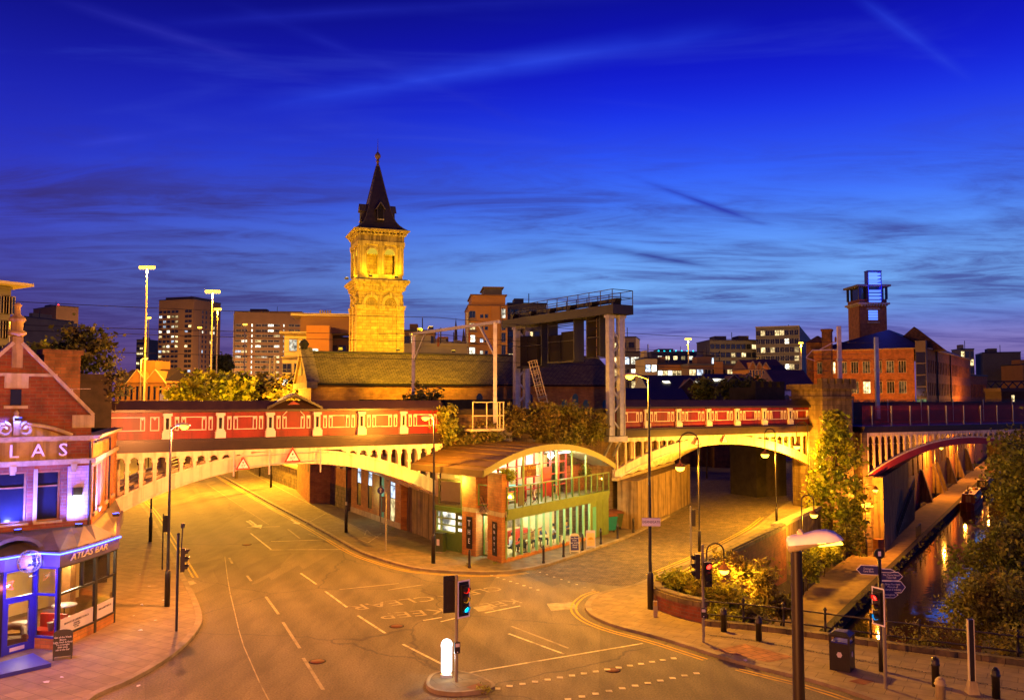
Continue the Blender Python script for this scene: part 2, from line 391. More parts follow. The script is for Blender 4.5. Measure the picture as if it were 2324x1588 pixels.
def leaf(name, c, var=.5, hue=.04, trans=.35):
    m = bpy.data.materials.new(name); m.use_nodes = True; N, L = new_nodes(m.node_tree)
    out = N('ShaderNodeOutputMaterial'); d = N('ShaderNodeBsdfPrincipled'); tr = N('ShaderNodeBsdfTranslucent'); mx = N('ShaderNodeMixShader'); mx.inputs[0].default_value = trans
    g = N('ShaderNodeNewGeometry'); h = N('ShaderNodeHueSaturation'); h.inputs['Color'].default_value = tuple(c) + (1,)
    r = N('ShaderNodeMapRange'); r.inputs[3].default_value = 1 - var; r.inputs[4].default_value = 1 + var; L(g.outputs['Random Per Island'], r.inputs[0]); L(r.outputs[0], h.inputs['Value'])
    tc = N('ShaderNodeTexCoord'); nz = N('ShaderNodeTexNoise'); nz.inputs['Scale'].default_value = .9; L(tc.outputs['Object'], nz.inputs[0])
    r2 = N('ShaderNodeMapRange'); r2.inputs[1].default_value = .3; r2.inputs[2].default_value = .7; r2.inputs[3].default_value = .5 - hue; r2.inputs[4].default_value = .5 + hue; L(nz.outputs[0], r2.inputs[0]); L(r2.outputs[0], h.inputs['Hue'])
    L(h.outputs[0], d.inputs['Base Color']); L(h.outputs[0], tr.inputs[0]); d.inputs['Roughness'].default_value = .55; d.inputs['Specular IOR Level'].default_value = .3
    L(d.outputs[0], mx.inputs[1]); L(tr.outputs[0], mx.inputs[2]); L(mx.outputs[0], out.inputs[0]); M[name] = m
mat('kerb', (.24, .20, .16), .8, .3, 1.5, .3, dirt=.4)
mat('white_line', (.62, .58, .50), .7, .3, 5, .2, dirt=.75, dirtcol=(.14, .125, .11))
mat('worn_line', (.34, .31, .26), .75, .3, 4, .2, dirt=.9, dirtcol=(.13, .115, .10))
mat('yellow_line', (.50, .33, .02), .7, .25, 4, .2, dirt=.5, dirtcol=(.14, .11, .08))
mat('cream_iron', (.80, .64, .36), .5, .14, .8, .1, streak=.42, dirtcol=(.34, .20, .09))
mat('cream_trim', (.62, .54, .42), .5, .12, 1, .1)
mat('red_iron', (.185, .013, .006), .45, .30, .7, .15, streak=.6, dirtcol=(.07, .008, .005))
mat('dark_iron', (.035, .022, .018), .35, .3, 1.5, .15)
mat('maroon_iron', (.32, .030, .016), .5, .3, .7, .2)
mat('void', (.008, .006, .005), .9, 0)
mat('slate', (.036, .026, .020), .55, .35, 2.5, .3)
mat('bronze', (.008, .005, .003), .5, .2, 3, spec=.25)
mat('lead', (.085, .07, .065), .5, .3, 2, .2)
mat('galv', (.36, .36, .38), .42, .22, 2.5, .1, metal=.55, dirt=.35, dirtcol=(.25, .24, .24))
mat('pane_dark', (.012, .012, .016), .15, .2, 1, spec=.25)
mat('steel_dark', (.011, .010, .012), .5, .3, 2, .1)
mat('black_paint', (.018, .014, .014), .4, .3, 3, .1)
mat('grey_paint', (.22, .21, .21), .5, .2, 3, .05)
mat('pale_paint', (.58, .55, .50), .5, .12, 2, .05)
mat('white_plastic', (.75, .73, .70), .45, .08, 2)
mat('green_paint', (.10, .17, .035), .5, .2, 1.5, .1)
mat('green_light', (.24, .42, .22), .5, .12, 1.5)
mat('teal_wall', (.07, .34, .24), .7, .15, 1)
mat('red_paint', (.42, .03, .02), .5, .15, 2)
mat('roof_copper', (.060, .042, .014), .5, .2, .8, .1, metal=.2)
mat('olive_fascia', (.13, .12, .05), .5, .15, 1.5)
mat('wood', (.26, .13, .05), .5, .35, 3, .2)
mat('wood_light', (.55, .42, .26), .5, .2, 3, .1)
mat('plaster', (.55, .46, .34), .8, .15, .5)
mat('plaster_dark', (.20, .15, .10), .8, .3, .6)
mat('concrete', (.30, .27, .23), .85, .25, 1.0, .3, streak=.35, dirtcol=(.12, .10, .08))
mat('stone_buff', (.36, .27, .14), .85, .3, 1.6, .5, streak=.65, dirtcol=(.12, .08, .04))
mat('stone_dirty', (.23, .165, .10), .9, .35, 1.0, .6, streak=.75, dirtcol=(.055, .03, .015))
mat('stone_pale', (.42, .36, .28), .8, .25, 1.5, .4, streak=.3, dirtcol=(.12, .09, .06))
mat('stone_black', (.028, .022, .018), .9, .5, 1.2, .6)
mat('soil', (.035, .024, .014), .95, .4, 3, .6)
mat('towpath', (.24, .17, .09), .9, .3, 1.2, .4, dirt=.35, dirtcol=(.11, .08, .045))
mat('far_wall', (.22, .125, .075), .85, .12, .15)
mat('far_grey', (.13, .12, .12), .8, .2, .2)
mat('far_pale', (.30, .26, .22), .8, .15, .2)
mat('far_cream', (.62, .54, .34), .8, .1, .3)
mat('far_orange', (.50, .24, .06), .8, .12, .3)
mat('far_brick', (.34, .14, .055), .85, .15, .3)
mat('dark_glass', (.015, .017, .022), .12, .2, 1, spec=.7)
mat('chair_metal', (.5, .5, .5), .3, .1, 2, metal=.8)
mat('leather', (.18, .10, .06), .6, .3, 2, .2)
mat('skin', (.50, .30, .20), .6, .05)
mat('cloth_blue', (.05, .08, .22), .8, .15)
mat('cloth_dark', (.03, .03, .04), .8, .15)
mat('cloth_white', (.55, .55, .58), .8, .1)
mat('cloth_red', (.35, .05, .04), .8, .1)
mat('hair_dark', (.03, .02, .015), .6, .1)
mat('bin_teal', (.01, .16, .14), .4, .15, 2)
mat('bin_green', (.05, .07, .025), .5, .2, 2)
mat('sign_blue', (.03, .03, .20), .4, .05)
mat('sign_white', (.78, .76, .72), .5, .05)
mat('sign_red', (.62, .03, .02), .4, .05)
mat('sign_navy', (.03, .03, .13), .4, .05)
mat('sign_black', (.012, .011, .011), .5, .05)
mat('rust', (.16, .055, .02), .8, .3, 3, .3)
mat('boat_red', (.22, .04, .02), .45, .2, 1)
mat('boat_black', (.02, .018, .018), .5, .2, 1)
mat('boat_cream', (.5, .40, .24), .5, .15, 1)
mat('bark', (.06, .04, .025), .9, .3, 4, .5)
mat('blue_enamel', (.03, .03, .30), .35, .1)
mat('fascia_purple', (.10, .07, .13), .45, .15, 1)
mat('frost', (.55, .50, .46), .6, .05)
mat('chalk', (.7, .7, .7), .9, .1)
mat('litter', (.6, .55, .5), .9, .1)
mat('copper_globe', (.45, .36, .26), .45, .25, 3)
brick('brick_red', (.24, .065, .028), (.165, .045, .022), (.17, .11, .075), .46, .15, .014, dirt=.35)
brick('brick_brown', (.17, .075, .04), (.11, .05, .028), (.09, .065, .045), .5, .16, .016, dirt=.6)
brick('brick_lilac', (.46, .38, .42), (.38, .30, .34), (.30, .25, .28), .46, .15, .014)
brick('brick_orange', (.46, .20, .06), (.36, .14, .045), (.26, .16, .07), .46, .15, .014, dirt=.15)
brick('brick_buff', (.42, .30, .12), (.30, .21, .085), (.20, .14, .06), 1.0, .36, .03, dirt=.55, dirtcol=(.16, .11, .05))
brick('brick_mill', (.36, .145, .05), (.28, .11, .04), (.22, .12, .06), .6, .2, .02, dirt=.25)
brick('stone_blocks', (.20, .14, .085), (.15, .105, .065), (.09, .06, .035), 1.1, .42, .018, bump=.9, streak=.75, dirtcol=(.055, .03, .016), ov=.45)
brick('stone_mossy', (.19, .15, .085), (.15, .12, .065), (.06, .045, .025), .8, .35, .02, bump=.9, dirt=.7, dirtcol=(.06, .05, .02), ov=.5)
brick('roof_tiles', (.30, .22, .07), (.22, .16, .055), (.05, .035, .015), .5, .28, .03, bump=.9, ov=.3, dirt=.4, dirtcol=(.07, .05, .02))
brick('paving', (.26, .205, .145), (.21, .165, .12), (.07, .055, .04), .95, .62, .010, bump=.5, ov=.22, dirt=.3, dirtcol=(.12, .095, .07), rot=.55)
brick('paving_old', (.17, .135, .095), (.14, .11, .08), (.05, .04, .028), .95, .65, .012, bump=.5, ov=.35, dirt=.5, dirtcol=(.08, .06, .045), rot=-.5)
brick('tactile', (.30, .15, .08), (.25, .125, .07), (.12, .07, .045), .4, .4, .02, bump=.6, rot=-.5)
brick('cobbles', (.25, .195, .14), (.15, .115, .085), (.025, .02, .015), .22, .13, .022, bump=1.0, ov=.55, rot=.35, dirt=.3, dirtcol=(.07, .055, .04))
glass('shop_glass', (.93, .95, .94), .03)
glass('clear_glass', (.85, .92, .88), .05)
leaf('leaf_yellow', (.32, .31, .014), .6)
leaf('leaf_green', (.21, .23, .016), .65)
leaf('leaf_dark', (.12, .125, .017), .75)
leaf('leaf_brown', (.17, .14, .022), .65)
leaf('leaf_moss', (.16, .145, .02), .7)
emit('lamp_sodium', (1, .52, .03), 8)
emit('lamp_yellow', (1, .62, .04), 9)
emit('lamp_white', (.92, 1.0, .96), 9)
emit('lamp_cool', (.85, .95, 1.0), 12)
emit('window_warm', (1, .74, .34), 1.5, .8, True)
emit('window_white', (1, .93, .72), 2.2, .8, True)
emit('window_cool', (.65, .78, 1), 1.6, .6, True)
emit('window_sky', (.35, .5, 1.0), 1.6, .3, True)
emit('blue_neon', (.03, .06, 1.0), 22)
emit('blue_panel', (.05, .13, 1.0), 2.6, .2, True)
emit('red_signal', (1, .015, .008), 14)
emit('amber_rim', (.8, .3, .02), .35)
emit('ring_red', (1, .02, .01), 1.2)  # ring colours glow in place of light reflected in the signal visors
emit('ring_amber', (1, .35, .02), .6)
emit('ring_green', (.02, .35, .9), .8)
emit('green_signal', (.0, .75, .95), 5)
emit('red_neon', (1, .05, .08), 9)
emit('pink_neon', (1, .75, .9), 6)
emit('beacon_white', (.9, .95, 1.0), 3.2)
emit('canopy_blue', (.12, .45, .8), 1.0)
mat('teal_dark', (.05, .12, .10), .4, .2)
mat('pink_steel', (.50, .40, .40), .45, .2, 2, metal=.4)
emit('window_gold', (1, .66, .05), .75)
emit('red_dim', (.5, .008, .006), 1.0)
mat('roof_brown', (.13, .06, .03), .7, .2, .5)
mat('roof_purple', (.10, .045, .07), .7, .2, .5)
emit('pane_dim', (1, .62, .22), .10, .8, True)
emit('stair_lit', (.6, .8, .35), .28, .5, True)
emit('blue_glass', (.10, .22, 1.0), 1.7, .25)
# ---------------------------------------------------------------- ground, roads, pavements, canal
def smooth(pts, k=6):
    P = [Vector((p[0], p[1])) for p in pts]; out = []
    for i in range(len(P) - 1):
        p0, p1, p2, p3 = P[max(i - 1, 0)], P[i], P[i + 1], P[min(i + 2, len(P) - 1)]
        for j in range(k):
            t = j / k
            out.append(.5 * ((2 * p1) + (p2 - p0) * t + (2 * p0 - 5 * p1 + 4 * p2 - p3) * t * t + (3 * p1 - p0 - 3 * p2 + p3) * t ** 3))
    return out + [P[-1]]
def offset(pl, d):
    out = []
    for i in range(len(pl)):
        t = (pl[min(i + 1, len(pl) - 1)] - pl[max(i - 1, 0)]).normalized()
        out.append(pl[i] + Vector((-t.y, t.x)) * d)
    return out
def strip(mb, a, b, z0, z1, m=0):
    """solid strip between two polylines"""
    for i in range(len(a) - 1):
        P = [(q.x, q.y, z) for z in (z0, z1) for q in (a[i], a[i + 1], b[i + 1], b[i])]
        mb.add(P, [(4, 5, 6, 7), (0, 1, 5, 4), (2, 3, 7, 6)] + ([(3, 0, 4, 7)] if i == 0 else []) + ([(1, 2, 6, 5)] if i == len(a) - 2 else []), m)
def sheet(mb, a, b, z, m=0):
    for i in range(len(a) - 1): mb.poly([(q.x, q.y, z) for q in (a[i], a[i + 1], b[i + 1], b[i])], m)
def F2(l, z=0.0): return [gp(x, y, z).to_2d() for x, y in l]
# asphalt: patched, cracked, tyre-polished
m_, N, L, b, tc, cur, mix = mat('asphalt', (.150, .131, .108), .82, .14, .25, 0)
nz = N('ShaderNodeTexNoise'); nz.inputs['Scale'].default_value = 14; nz.inputs['Detail'].default_value = 5; nz.inputs['Roughness'].default_value = .8; L(tc.outputs['Object'], nz.inputs[0])
r = N('ShaderNodeMapRange'); r.inputs[1].default_value = .35; r.inputs[2].default_value = .65; r.inputs[3].default_value = .5; r.inputs[4].default_value = 1.5; L(nz.outputs[0], r.inputs[0])
cur = mix(1.0, cur, r.outputs[0], 'MULTIPLY')
v = N('ShaderNodeTexVoronoi', feature='DISTANCE_TO_EDGE'); v.inputs['Scale'].default_value = .11
dn = N('ShaderNodeTexNoise'); dn.inputs['Scale'].default_value = .5; dn.inputs['Detail'].default_value = 6; L(tc.outputs['Object'], dn.inputs[0])
vm = N('ShaderNodeMix', data_type='VECTOR'); vm.inputs[0].default_value = .10; L(tc.outputs['Object'], vm.inputs[4]); sc_ = N('ShaderNodeVectorMath', operation='SCALE'); sc_.inputs['Scale'].default_value = 12; L(dn.outputs['Color'], sc_.inputs[0]); L(sc_.outputs[0], vm.inputs[5]); L(vm.outputs[1], v.inputs[0])
cr = N('ShaderNodeMapRange'); cr.inputs[1].default_value = .0; cr.inputs[2].default_value = .006; cr.inputs[3].default_value = .75; cr.inputs[4].default_value = 0; L(v.outputs[0], cr.inputs[0])
cur = mix(cr.outputs[0], cur, (.05, .042, .036, 1))
v2 = N('ShaderNodeTexVoronoi'); v2.inputs['Scale'].default_value = .16; mpv = N('ShaderNodeMapping'); mpv.inputs['Rotation'].default_value = (0, 0, .46); mpv.inputs['Scale'].default_value = (1.6, .35, 1); L(tc.outputs['Object'], mpv.inputs[0]); L(mpv.outputs[0], v2.inputs[0]); v2.distance = 'CHEBYCHEV'
bw = N('ShaderNodeSeparateColor'); L(v2.outputs['Color'], bw.inputs[0]); pr = N('ShaderNodeMapRange'); pr.inputs[3].default_value = .80; pr.inputs[4].default_value = 1.2; L(bw.outputs[0], pr.inputs[0])
cur = mix(1.0, cur, pr.outputs[0], 'MULTIPLY')
st = N('ShaderNodeTexNoise'); st.inputs['Scale'].default_value = .9; st.inputs['Detail'].default_value = 6; L(mpv.outputs[0], st.inputs[0]); sr = N('ShaderNodeMapRange'); sr.inputs[1].default_value = .46; sr.inputs[2].default_value = .74; sr.inputs[3].default_value = 0; sr.inputs[4].default_value = .42; L(st.outputs[0], sr.inputs[0])
cur = mix(sr.outputs[0], cur, (.045, .036, .024, 1))
# wheel tracks polished along the lanes and oil drips between them
mpw = N('ShaderNodeMapping'); mpw.inputs['Rotation'].default_value = (0, 0, -.455); L(tc.outputs['Object'], mpw.inputs[0])
wv = N('ShaderNodeTexWave', wave_type='BANDS', bands_direction='X'); wv.inputs['Scale'].default_value = .155; wv.inputs['Distortion'].default_value = 2.5; wv.inputs['Detail'].default_value = 3; wv.inputs['Detail Scale'].default_value = .25; L(mpw.outputs[0], wv.inputs[0])
wr = N('ShaderNodeMapRange'); wr.inputs[3].default_value = .86; wr.inputs[4].default_value = 1.10; L(wv.outputs[0], wr.inputs[0]); cur = mix(1.0, cur, wr.outputs[0], 'MULTIPLY')
L(cur, b.inputs['Base Color'])
bp = N('ShaderNodeBump'); bp.inputs['Strength'].default_value = .35; bp.inputs['Distance'].default_value = .01; L(nz.outputs[0], bp.inputs['Height']); L(bp.outputs[0], b.inputs['Normal'])
# water
m_, N, L, b, tc, cur, mix = mat('water', (.016, .010, .005), .045, 0, 1, spec=.8)
wn = N('ShaderNodeTexNoise'); wn.inputs['Scale'].default_value = 1.3; wn.inputs['Detail'].default_value = 2; L(tc.outputs['Object'], wn.inputs[0])
bp = N('ShaderNodeBump'); bp.inputs['Strength'].default_value = .10; bp.inputs['Distance'].default_value = .05; L(wn.outputs[0], bp.inputs['Height']); L(bp.outputs[0], b.inputs['Normal'])

VF = Fr((0, 61.8), (.846, .533))           # face of the viaduct
SD = Vector((.40, .917))                   # cobbled street under the second arch
DD = Vector((-.437, .899))                 # main street
QZ, WZ = -4.0, -4.65                       # towpath and water levels
def RX(Y): return 19.7 + (Y - 53.7) * .642 # quay edge
fence_pts = F2([(1595, 1419), (1687, 1427.5), (1778, 1437.5), (1873, 1451), (1976, 1466), (2087, 1481), (2196, 1495)])
fence_pts += [fence_pts[-1] + (fence_pts[-1] - fence_pts[-2]) * i for i in range(1, 6)]
cop_pts = F2([(1592, 1367), (1540, 1356), (1500, 1343), (1482, 1333), (1489, 1319), (1520, 1302), (1580, 1276), (1627, 1257), (1700, 1222), (1769, 1190)], 1.0)
wall_line = smooth(cop_pts, 4)
g = MB(); g.poly([(-3000, -300, -7), (3000, -300, -7), (3000, 4500, -7), (-3000, 4500, -7)]); struct('ground', g, 'soil')
path_left = [(RX(84.5) - 4.9, 84.5), (59.9 - 1, 123.5), (93, 176), (200, 345)]
pl = [(-500, -80), (120, -80), (120, 2)] + [tuple(p) for p in fence_pts[::-1]] + [tuple(p) for p in wall_line] + [(22.5, 69.5), (27.5, 76.5), (33.0, 83.5)] + path_left + [(700, 1500), (-1500, 1500)]
g = MB(); g.slab(pl, -6.8, 0, bottom=False); struct('road', g, 'asphalt')
g = MB(); g.poly([(14, 28, WZ), (60, 28, WZ), (240, 345, WZ), (200, 345, WZ)]); g.poly([(8, 30, WZ), (14, 28, WZ), (200, 345, WZ), (150, 300, WZ), (30, 76, WZ)]); struct('water', g, 'water')
# towpath with quay wall
qs = [Vector((RX(Y), Y)) for Y in (37, 45, 53.7, 65, 76, 88, 100, 125, 150, 186, 260)]
ls = [Vector((x, Y)) for x, Y in ((9.2, 39), (12, 46), (15.5, 54), (22.5, 66), (29, 76), (RX(88) - 4.6, 88), (RX(100) - 4.4, 100), (RX(125) - 4.2, 125), (RX(150) - 4, 150), (RX(186) - 4, 186), (RX(260) - 4, 260))]
g = MB(); strip(g, [q + Vector((-.45, .2)) for q in qs], ls, QZ - .9, QZ); struct('towpath', g, 'towpath')
g = MB(); strip(g, qs, [q + Vector((-.448, .2)) for q in qs], WZ - 1.5, QZ + .05); tag(g.build('quay_wall', 'stone_black'), 'dark stone quay edge between towpath and canal', 'quay wall')
g = MB(); g.slab([(RX(30) + 10, 28), (RX(60) + 9, 60), (RX(90) + 9, 90), (RX(186) + 10, 186), (RX(400) + 8, 400), (700, 400), (120, 2)], -6, -2.6); struct('canal_bank', g, 'soil')
# planted bank between retaining wall and towpath
g = MB(); wl = [wall_line[i] for i in (0, 4, 8, 12, 16, 20, 24, 28, 32, 36)]; lo = [Vector((10.2, 40.0)), Vector((10.6, 42)), Vector((11.2, 43.5)), Vector((11.8, 45)), Vector((12.5, 46.8)), Vector((13.6, 49.5)), Vector((15.0, 52.5)), Vector((16.8, 56)), Vector((20.5, 62)), Vector((23.5, 67))]
top = [-.2, -.2, -.2, -.2, -.3, -.6, -1.0, -1.6, -2.2, -2.4]
for i in range(len(wl) - 1):
    g.poly([(wl[i].x, wl[i].y, top[i]), (lo[i].x, lo[i].y, QZ + .05), (lo[i + 1].x, lo[i + 1].y, QZ + .05), (wl[i + 1].x, wl[i + 1].y, top[i + 1])])
struct('grass_bank', g, 'soil')
# ------------------------------------------------ pavements
def pavement(kerb_px, inner, matn, flip=1, z=.12):
    k = smooth(F2(kerb_px), 5); ki = offset(k, .28 * flip)
    g = MB(); g.slab([tuple(p) for p in ki] + [tuple(p) for p in inner], -.05, z); struct('pavement', g, matn)
    g = MB(); strip(g, k, ki, -.05, z + .008); struct('kerb', g, 'kerb')
    return k
k_left = pavement([(120, 1700), (205, 1592), (300, 1546), (380, 1499), (430, 1457), (456, 1420), (457, 1394), (446, 1363), (431, 1333), (401, 1277), (370, 1221), (349, 1181), (327, 1150), (280, 1098)],
                  [(-52, 118), (-30, 48), (-26, 41), (-24, 30), (-16, 22)], 'paving', 1)
k_knot = pavement([(470, 1055), (500, 1079), (605, 1139), (684, 1181), (747, 1216), (811, 1252), (868, 1273), (930, 1290), (985, 1297), (1060, 1301), (1107, 1302), (1150, 1300), (1192, 1294), (1232, 1286), (1282, 1271), (1332, 1253.5), (1382, 1236), (1419, 1222), (1470, 1198), (1520, 1172)],
                  [(15, 80), (8.2, 67), (6, 65), (-4.8, 60), (-9.6, 68), (-20, 87), (-42, 131)], 'paving_old', 1)
k_right = pavement([(2300, 1705), (1951, 1582), (1876, 1558), (1823, 1543), (1740, 1523), (1650, 1499), (1501, 1452), (1410, 1428), (1362, 1411), (1337, 1396), (1327, 1379.5), (1337, 1362), (1362, 1348), (1434, 1331), (1490, 1307), (1560, 1277), (1620, 1250), (1707, 1203), (1737, 1180), (1774, 1150), (1819, 1125), (1850, 1112)],
                   [(42, 104), (30, 79), (22.4, 69.4)] + [tuple(p) for p in wall_line[::-1]] + [tuple(p) for p in fence_pts] + [(40, 10)], 'paving', -1)
# near strip of darker setts and red tactile slabs on the right pavement
g = MB(); a = F2([(1600, 1440), (1700, 1452), (1800, 1470), (1960, 1500), (2120, 1530), (2323, 1570)], .13); b_ = [p + Vector((.10, .18)) for p in a]
sheet(g, a, b_, .127); struct('pavement_setts', g, 'cobbles')
g = MB(); c = F2([(1622, 1474), (1690, 1460), (1800, 1490), (1742, 1502)], .12); g.poly([(p.x, p.y, .128) for p in c]); struct('pavement_tactile', g, 'tactile')
g = MB(); c = F2([(1835, 1515), (1940, 1545), (1990, 1530), (1900, 1500)], .12)
c = [gp(1925, 1545, .12), gp(1960, 1553, .12), gp(1985, 1545, .12), gp(1952, 1538, .12)]; g.poly([(p.x, p.y, .13) for p in c][::-1]); struct('pavement_grate', g, 'rust')
# cobbled side street
g = MB(); c = F2([(1200, 1296), (1232, 1287), (1282, 1272), (1332, 1254.5), (1382, 1237), (1419, 1223), (1470, 1199), (1520, 1173), (1562, 1150)])
c2 = F2([(1860, 1108), (1819, 1126), (1774, 1151), (1737, 1181), (1707, 1204), (1620, 1251), (1560, 1278), (1490, 1308), (1434, 1331), (1380, 1327), (1290, 1315), (1225, 1306)])
g.poly([(p.x, p.y, .004) for p in c] + [(21, 100, .004), (70, 180, .004), (88, 170, .004), (46, 110, .004)] + [(p.x, p.y, .004) for p in c2]); struct('cobbled_road', g, 'cobbles')
# traffic island
isl = [(975, 1545), (985, 1536), (1010, 1530), (1040, 1530), (1075, 1538), (1105, 1550), (1118, 1560), (1110, 1568), (1075, 1574), (1030, 1577), (990, 1572), (972, 1560)]
c = smooth(F2(isl + isl[:1]), 4)[:-1]; g = MB(); g.slab([tuple(p) for p in c], 0, .13); struct('pavement_island', g, 'paving_old')
cen = sum((p for p in c), Vector((0, 0))) / len(c); ring = [cen + (p - cen) * 1.0 for p in c]
g = MB(); strip(g, [cen + (p - cen) * 1.07 for p in c + c[:1]], [cen + (p - cen) * .96 for p in c + c[:1]], -.02, .142); struct('kerb', g, 'kerb')
g = MB(); c = [gp(x, y, .13) for x, y in ((1057, 1558), (1085, 1549), (1107, 1560), (1075, 1567))]; g.poly([(p.x, p.y, .138) for p in c][::-1]); struct('pavement_grate', g, 'rust')
# ------------------------------------------------ road markings
def line(mb, a, b, w, z=.008, n=1):
    a, b = gp(*a).to_2d(), gp(*b).to_2d(); t = (b - a).normalized(); s = Vector((-t.y, t.x)) * (w / 2)
    mb.poly([(p.x, p.y, z) for p in (a - s, b - s, b + s, a + s)])
w = MB()
for a, b_ in (((682, 1300), (718, 1325)), ((738, 1341), (787, 1377)), ((812, 1396), (874, 1436)), ((914, 1461), (1003, 1506)), ((1154, 1437), (1279, 1483)), ((1060, 1526), (1458, 1459)),
              ((611, 1247), (788, 1246)), ((568, 1209), (615, 1246)), ((615, 1228), (742, 1224)), ((560, 1196), (635, 1194)),
              ((960, 1407), (1002, 1400)), ((1100, 1390), (1180, 1374)), ((1000, 1410), (1040, 1400))):
    line(w, a, b_, .12)
struct('road_markings', w, 'white_line')
w = MB()
for a, b_ in (((603, 1353), (632, 1393)), ((642, 1411), (680, 1470)), ((688, 1492), (733, 1564)), ((653, 1200), (680, 1221)), ((520, 1265), (527, 1278)), ((560, 1305), (570, 1318)), ((1290, 1470), (1160, 1420)), ((880, 1338), (960, 1326)), ((770, 1337), (905, 1323))):
    line(w, a, b_, .13)
pts = [(510, 1262), (516, 1310), (522, 1345), (534, 1395), (542, 1430), (553, 1466), (568, 1500), (590, 1550), (612, 1592)]
for i in range(len(pts) - 1): line(w, pts[i], pts[i + 1], .045)
for i in range(2): line(w, (470 + i * 10, 1098), (610, 1190 + i * 4), .06) if i == 0 else None
struct('road_markings', w, 'worn_line')
# studs of the crossings
w = MB()
def studs(a, b, n, s=.11):
    a, b = gp(*a), gp(*b)
    for i in range(n):
        p = a.lerp(b, i / (n - 1)); w.slab([(p.x - s, p.y - s * .9), (p.x + s, p.y - s * .9), (p.x + s, p.y + s * .9), (p.x - s, p.y + s * .9)], .005, .016)
studs((1156, 1556), (1528, 1493), 15); studs((1100, 1570), (1128, 1562), 2); studs((1190, 1606), (1580, 1527), 14); studs((985, 1588), (990, 1587), 1) if False else None
studs((1102, 1301), (1220, 1338), 9, .08); studs((1225, 1298), (1345, 1338), 8, .06)
struct('road_markings', w, 'white_line')
# double yellow lines follow the kerbs
w = MB()
def yel(k, i0, i1, s):
    for d in (.38, .62):
        a = offset(k, s * d)[i0:i1]; b_ = offset(k, s * (d + .10))[i0:i1]; sheet(w, *((a, b_) if s < 0 else (b_, a)), .008)
yel(k_knot, 2, 60, -1); yel(k_right, 26, 62, 1); yel(k_right, 3, 24, 1); yel(k_left, 42, 66, -1); yel(k_right, 70, 92, 1)
struct('road_markings', w, 'yellow_line')
# words painted for traffic coming the other way
def road_word(body, c0, c1, size, sx, m):
    a, b_ = gp(*c0), gp(*c1); t = (b_ - a); ang = atan2(t.y, t.x)
    o = text('road_markings', body, size, m, None, ((a.x + b_.x) / 2, (a.y + b_.y) / 2, .009), (0, 0, ang), .001, 'CENTER', sx); o['kind'] = 'structure'
    return o
road_word('KEEP', (1010, 1384), (862, 1398), 1.5, 1.0, 'worn_line'); road_word('CLEAR', (962, 1358), (818, 1376), 1.5, 1.0, 'worn_line')
road_word('KEEP', (1175, 1362), (1070, 1378), 1.4, .9, 'worn_line'); road_word('CLEAR', (1115, 1336), (1020, 1352), 1.4, .9, 'worn_line')
# arrows
def arrow(p, q, s=1.0):
    a, b_ = gp(*p).to_2d(), gp(*q).to_2d(); t = (b_ - a).normalized(); n = Vector((-t.y, t.x)); ln = (b_ - a).length
    w.poly([(v.x, v.y, .009) for v in (a - n * .09, a + t * ln * .6 - n * .09, a + t * ln * .6 + n * .09, a + n * .09)])
    w.poly([(v.x, v.y, .009) for v in (a + t * ln * .6 - n * .32 * s, b_, a + t * ln * .6 + n * .32 * s)])
w = MB(); arrow((566, 1180), (592, 1199), 1.5); arrow((660, 1178), (680, 1190)); line(w, (572, 1190), (560, 1182), .2, .0095); struct('road_markings', w, 'white_line')
w = MB()
for a, b_ in (((692, 1192), (742, 1166)), ((700, 1215), (750, 1232)), ((812, 1226), (866, 1213)), ((812, 1226), (835, 1235)), ((835, 1235), (866, 1213)), ((827, 1218), (832, 1205)), ((832, 1205), (842, 1216)), ((842, 1216), (827, 1218)), ((560, 1070), (735, 1163)), ((735, 1163), (860, 1224))):
    line(w, a, b_, .08, .128)
struct('pavement_markings', w, 'worn_line')
w = MB()
for q in (((1240, 1369), (1300, 1365), (1311, 1380), (1250, 1385)), ((1072, 1376), (1110, 1372), (1122, 1382), (1085, 1387)), ((420, 1320), (438, 1316), (446, 1323), (428, 1328))):
    w.poly([(p.x, p.y, .0065) for p in [gp(*c) for c in q]][::-1])
struct('road_patch', w, 'worn_line')
for x, y, r_, lb in ((900, 1420, .33, 'round iron manhole cover in the middle of the junction'), (720, 1500, .33, 'round iron manhole cover in the near left lane'), (1390, 1520, .3, 'round iron manhole cover by the stop line'), (560, 1235, .33, 'round iron manhole cover on the main road near the bridge')):
    p = gp(x, y); t = thing('manhole_cover', lb, 'manhole', (p.x, p.y, .004)); q = MB(); q.lathe((0, 0, 0), [(r_, 0), (r_, .006)], 20); q.build('frame', 'stone_black', t); q = MB(); q.lathe((0, 0, .006), [(r_ * .82, 0), (r_ * .82, .004)], 20); q.build('lid', 'rust', t)
# a few scraps on the ground
rnd = random.Random(4)
for i, (x, y) in enumerate(((318, 1304), (338, 1331), (322, 1372), (303, 1398), (353, 1408), (318, 1430), (371, 1362), (140, 1537), (105, 1549), (314, 1558), (325, 1375), (1450, 1221), (1625, 1258), (1690, 1499))):
    p = gp(x, y, .12); q = MB(); s = rnd.uniform(.05, .13); a0 = rnd.uniform(0, 6)
    q.add([(s * cos(a0 + k * 1.26) * rnd.uniform(.6, 1), s * sin(a0 + k * 1.26) * rnd.uniform(.6, 1), .03 + rnd.uniform(-.02, .03)) for k in range(5)] + [(0, 0, .05)], [(0, 1, 5), (1, 2, 5), (2, 3, 5), (3, 4, 5), (4, 0, 5)])
    o = q.build('litter_paper', 'litter'); o.location = (p.x, p.y, .125)
    where = 'pavement beside the corner bar' if x < 460 else 'pavement of the cobbled street' if x < 1640 else 'pavement beside the bollards'
    tag(o, 'scrap of pale litter lying on the ' + where, 'litter', 'scraps of litter on the ' + where)
